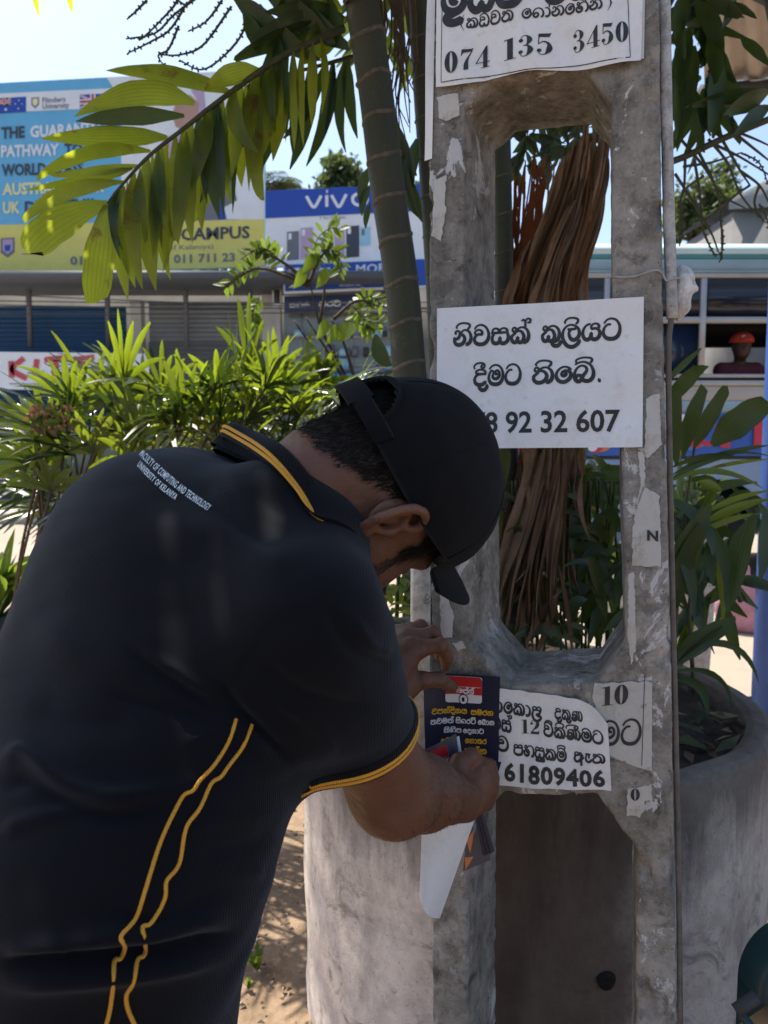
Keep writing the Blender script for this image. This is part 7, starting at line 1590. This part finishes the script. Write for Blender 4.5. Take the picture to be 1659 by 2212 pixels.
wt = thing('wire_tie', 'grey wire tied round the pole leg and the conduit', 'wire', P(1400, 597, 1.07)); mb = MB(); mb.tube(cr(np.array([P(1322, 598, 1.10), FPX(1328, 599, .004), FPX(1350, 601, .006), FPX(1375, 598, .006), FPX(1400, 590, .007), FPX(1420, 586, .007), P(1432, 594, 1.068), P(1440, 606, 1.064), P(1456, 602, 1.060), P(1466, 600, 1.07), P(1462, 598, 1.10)]), 8), .0016, 6); mb.build('wire', plain('galvanised_wire', (.34, .33, .32), .5, .2, 60, 0, .5, .4), wt)
ft = thing('insulator_fitting', 'cracked white plastic fitting tied against the end of the conduit pipe', 'fitting', P(1472, 630, 1.09)); o = P(1471, 626, 1.092); sk = [sd_ell(o, (.0125, .016, .034), None, .01), sd_ell(o + [.006, 0, .008], (.012, .014, .020), None, .01), sd_cone(o + [.012, -.002, .004], o + [.0185, -.004, .000], .006, .004, .006), sd_cone(o + [.003, 0, -.024], o + [-.003, 0, -.038], .010, .005, .008), sd_ell(o + [.014, -.010, .009], (.006, .006, .004), None, .003, '-')]
V, F = surf_nets(sk, o - .06, o + .06, .0022, disp=lambda p: .0006 * vn(p, 120, 5)); mk('shell', V, F, m_concrete('fitting_plastic', (.62, .62, .60), (.72, .72, .70), (.30, .22, .15), .35, (.3, .22, .16), 0, 0, 2, .1), ft)

# blue post and corrugated roof
bp = thing('blue_post', 'bright blue painted post at the right edge holding the corrugated roof', 'post', (P(1668, 1310, 3.6)[0], 3.6, 0)); mb = MB(); x = P(1678, 700, 3.6)[0]; mb.box((x + .012, 3.6, 1.9), (.085, .085, 3.8), bev=.012); mb.build('shaft', plain('blue_paint', (.04, .10, .32), .45, .15, 6, .2), bp); mb = MB(); mb.box((x + .012, 3.6, .05), (.16, .16, .1), bev=.015); mb.build('base', M_PLANT, bp)
cf = thing('corrugated_roof', 'beige corrugated roof sheet overhead in the top right corner', 'roof', P(1600, 60, 3.9)); mb = MB(); a, b, c_, d_ = P(1508, -260, 3.5), P(2300, -420, 3.3), P(2300, 120, 5.6), P(1522, 188, 5.2); U = np.linspace(0, 1, 150); Vv = np.linspace(0, 1, 5); G = np.array([[(a * (1 - u) + b * u) * (1 - v) + (d_ * (1 - u) + c_ * u) * v + np.array([0, 0, .022 * np.sign(math.sin(u * 84)) * min(1, abs(math.sin(u * 84)) * 2.2)]) for v in Vv] for u in U]); mb.grid(G); mb.grid(G + [0, 0, .012]); mb.build('sheet', plain('roof_beige', (.40, .34, .29), .7, .12, 4), cf)
mb = MB(); mb.tube([P(1515, 200, 5.1), P(2300, 128, 5.5)], .05, 8); mb.tube([P(1512, -60, 4.1), P(2300, -190, 4.0)], .04, 8); mb.build('purlin', M_SHD, cf)
gr = thing('small_roof', 'small grey gabled roof far behind the bus near the right edge', 'roof', P(1625, 450, 12)); mb = MB(); a = P(1575, 432, 12); b = P(1672, 380, 12); c_ = P(1760, 420, 12); d = np.array([0, 2.5, 0]); mb.add([a, b, c_, a + d, b + d, c_ + d, a - [0, 0, .14], c_ - [0, 0, .14]], [(0, 1, 4, 3), (1, 2, 5, 4), (0, 6, 7, 2, 1)]); mb.build('roof_sheet', plain('grey_roof', (.20, .20, .20), .7, .15, 3), gr); mb = MB(); mb.box((a[0] + .7, 13.2, a[2] / 2 - .1), (1.2, 2.2, a[2] - .1)); mb.build('wall', M_SHW, gr)

# pots, bag, marker post, stump
def pot(label, cx, ytop, ybot, wpx, Y, mat, seed):
    a = P(cx, ytop, Y); zt = a[2]; R = wpx / 2 / 1661 * Y; zb_ = max(.0, P(cx, ybot, Y)[2]); zb_ = 0.03 if Y > 4.1 else 0.0; T = thing('plant_pot', label, 'pot', (a[0], Y, zb_), 'pots on the ground'); mb = MB(); mb.lathe([(R * .72, zb_), (R * .80, zb_ + (zt - zb_) * .3), (R * .92, zb_ + (zt - zb_) * .8), (R * .96, zt - .05), (R * 1.04, zt - .045), (R * 1.05, zt), (R * .95, zt), (R * .9, zt - .06)], (a[0], Y, 0), 36); mb.build('wall', mat, T); mb = MB(); mb.lathe([(R * .91, zt - .05), (.001, zt - .04)], (a[0], Y, 0), 24); mb.build('soil', M_SOIL, T); mb = MB(); rg = np.random.default_rng(seed)
    for k in range(26): p = np.array([a[0], Y, zt - .04]) + rg.normal(0, R * .3, 3) * [1, 1, 0]; d = nrm([rg.normal(0, .7), rg.normal(0, .7), 1]); l = rg.uniform(.2, .5); blade(mb, p, p + d * l, .04, (rg.normal(), rg.normal(), .3), (0, 0, .05), 6, .3, rng=rg)
    mb.build('leaves', M_DARKL, T)
M_POT = m_concrete('pot_cement', (.46, .42, .38), (.58, .54, .49), (.2, .17, .14), .3, (.2, .17, .13), 0, 0, 1, .2)
pot('beige cement pot among the dark leaves right of the pole', 1492, 1130, 1340, 125, 4.0, M_POT, 1); pot('pale pot seen through the middle opening of the pole', 1330, 1235, 1350, 70, 4.6, M_POT, 2); pot('dark pot at the far left edge behind the man', -20, 1330, 1480, 70, 3.0, plain('dark_pot', (.03, .035, .04), .4, .2, 10), 3)
bg_ = thing('cloth_bag', 'pink cloth bag on the ground beside the bus wheel', 'bag', (P(1596, 1310, 5.6)[0], 5.6, .03)); o = np.array([P(1596, 1240, 5.6)[0], 5.6, .03]); sk = [sd_ell(o + [0, 0, .20], (.17, .13, .22), None, .03), sd_cone(o + [-.05, 0, .36], o + [.03, 0, .46], .09, .05, .05), sd_ell(o + [.08, -.03, .12], (.13, .12, .14), None, .04), sd_plane(o + [0, 0, .004], (0, 0, -1))]
V, F = surf_nets(sk, o - [.35, .3, .02], o + [.35, .3, .62], .012, disp=lambda p: .014 * fbm(p, 14, 2, 77)); mk('cloth', V, F, plain('pink_cloth', (.42, .20, .25), .9, .2, 14, .3), bg_)
mp = thing('marker_post', 'weathered white marker post with numerals standing behind the pole', 'post', P(911, 1350, 1.50)); mb = MB(); a = P(890, 1100, 1.5); b = P(933, 1100, 1.5); mb.box(((a[0] + b[0]) / 2, 1.55, .9 + P(900, 1120, 1.5)[2] / 2 - .45), (b[0] - a[0], .05, P(900, 1120, 1.5)[2] - .55), bev=.006); mb.build('shaft', m_concrete('marker_white', (.60, .57, .50), (.72, .70, .66), (.36, .20, .10), .55, (.30, .17, .08), 0, .4, 1.4, .3), mp); mb = MB(); V, F = textmesh('8', 1, -.01, 3)
for y in (1306, 1366): W = V[:, 0].max(); mb.add([P(917 + x_ / W * 12, y - z_ / .73 * 24, 1.523) for x_, z_ in V], F)
mb.build('numerals', plain('grey_paint', (.22, .21, .2), .7), mp, smooth=False)
stp = thing('cut_stump', 'grey hollow cut palm stump behind the left hand', 'stump', P(858, 1480, 1.8)); mb = MB(); o = P(862, 1345, 1.8); mb.lathe([(.046, -.42), (.044, -.2), (.042, 0), (.038, .004), (.028, -.004), (.024, -.08), (.001, -.085)], o, 24, axis=nrm(np.array([[1, 0, .2], [0, 1, 0], [-.2, -.25, 1]]))); mb.build('wood', m_concrete('stump_wood', (.20, .17, .14), (.28, .25, .21), (.07, .06, .05), .5, (.05, .04, .03), 0, .2, 2, .3), stp)
for k, (x, y, r_) in enumerate(((880, 1560, .07), (845, 1600, .06))):
    o = P(x, y, 1.62); T = thing('rock', ['rough grey stone wedged in the planter behind the leaflets', 'lower rough grey stone behind the sleeve cuff'][k], 'rock', o); V, F = surf_nets([sd_ell(o, (r_, r_, r_ * .8), None, .01)], o - .16, o + .16, .008, disp=lambda p: .02 * fbm(p, 16, 3, 5 + k)); mk('stone', V, F, M_POLE, T)
# teal chair and board in the bottom right corner
ch = thing('folding_chair', 'dark teal plastic chair shell with a tan board, cut by the bottom right corner', 'chair', P(1660, 2250, 1.02)); mb = MB(); c0 = P(1704, 2158, 1.02); th = np.linspace(-.2, np.pi * 1.05, 26)
rw = lambda r_, y: np.stack([c0 + np.array([-math.cos(t) * r_ * .9 + .03, y, math.sin(t) * r_ * 1.05]) for t in np.linspace(0.0, np.pi, 30)])
mb.grid(np.stack([rw(.088, .05), rw(.085, .0), rw(.078, -.012), rw(.066, -.014), rw(.045, -.004), rw(.02, .004), rw(.002, .006)], 0)); mb.grid(np.stack([rw(.088, .05) + [0, 0, 0], rw(.088, .05) - [0, 0, .35]], 0)); M_TEAL = plain('teal_plastic', (.008, .035, .042), .4, .15, 10); mb.build('shell', M_TEAL, ch)
mb = MB(); b0 = P(1632, 2168, .95); mb.box(b0 + [.10, .02, -.05], (.24, .14, .016), np.array([[.80, 0, -.6], [0, 1, 0], [.6, 0, .80]]), bev=.003); mb.build('board', plain('tan_board', (.42, .28, .15), .6, .15, 12), ch); mb = MB(); mb.box(P(1612, 2168, .96), (.034, .012, .012), np.array([[.80, 0, -.6], [0, 1, 0], [.6, 0, .80]])); mb.build('slot', M_SHD, ch); mb = MB(); mb.tube([P(1600, 2190, .99), P(1640, 2240, .99), P(1700, 2270, .99)], .006, 8)
for x, y in ((.62, 1.0), (.80, 1.0), (.64, 1.12), (.82, 1.12)): mb.tube([[x + .1, y, .66], [x + .12, y + .02, .0]], .011, 8)
mb.build('frame', M_TEAL, ch)

# small growth and litter on the ground
for k, (x, y, n, l, lb) in enumerate(((556, 2085, 16, .055, 'small green weed on the dirt left of the planter'), (535, 2125, 8, .03, 'tiny sprouting weed below the larger one'), (20, 1290, 18, .22, 'bright green leafy sprig at the far left edge'))):
    d = ray(x, y); g = CAMP + d * (CAMZ / -d[2]) if k < 2 else P(-8, 1300, 3.0); T = thing('weed', lb, 'weed', g - [0, 0, .015], 'weeds'); mb = MB(); rg = np.random.default_rng(k)
    for j in range(n): dd = nrm([rg.normal(0, .8), rg.normal(0, .8), .8]); blade(mb, g - [0, 0, .015], g + dd * l * rg.uniform(.5, 1.2), l * .28, (rg.normal(), rg.normal(), 1), (0, 0, l * .3), 5, .2, rng=rg)
    mb.build('leaves', M_SHRUB, T)
peb = thing('pebbles', 'scattered pebbles and dry leaf bits on the dirt', 'pebbles', (-.4, 2.2, 0), kind='stuff'); mb = MB(); rg = np.random.default_rng(2)
for k in range(900):
    x, y = rg.uniform(-1.0, .1), rg.uniform(1.25, 3.4); r_ = rg.uniform(.003, .011) * (2 if rg.random() < .04 else 1); q = np.array([[1, 0, 0], [-.5, .9, 0], [-.6, -.8, 0], [.3, .2, .7], [.1, -.5, .4], [.2, .1, -.5]]) * r_ * rg.uniform(.6, 1.3, (6, 3)); a = rg.uniform(0, 6.3); R_ = np.array([[math.cos(a), -math.sin(a), 0], [math.sin(a), math.cos(a), 0], [0, 0, 1]])
    mb.add(q @ R_.T + [x, y, .012 * math.sin(x * 2.3)], [(0, 1, 3), (1, 2, 3), (2, 4, 3), (4, 0, 3), (0, 5, 1), (1, 5, 2), (2, 5, 4), (4, 5, 0)], m=int(rg.random() < .25))
mb.build('stones', None, peb, smooth=False, mats=[plain('pebble', (.26, .20, .15), .9, .4, 30), M_DRY])
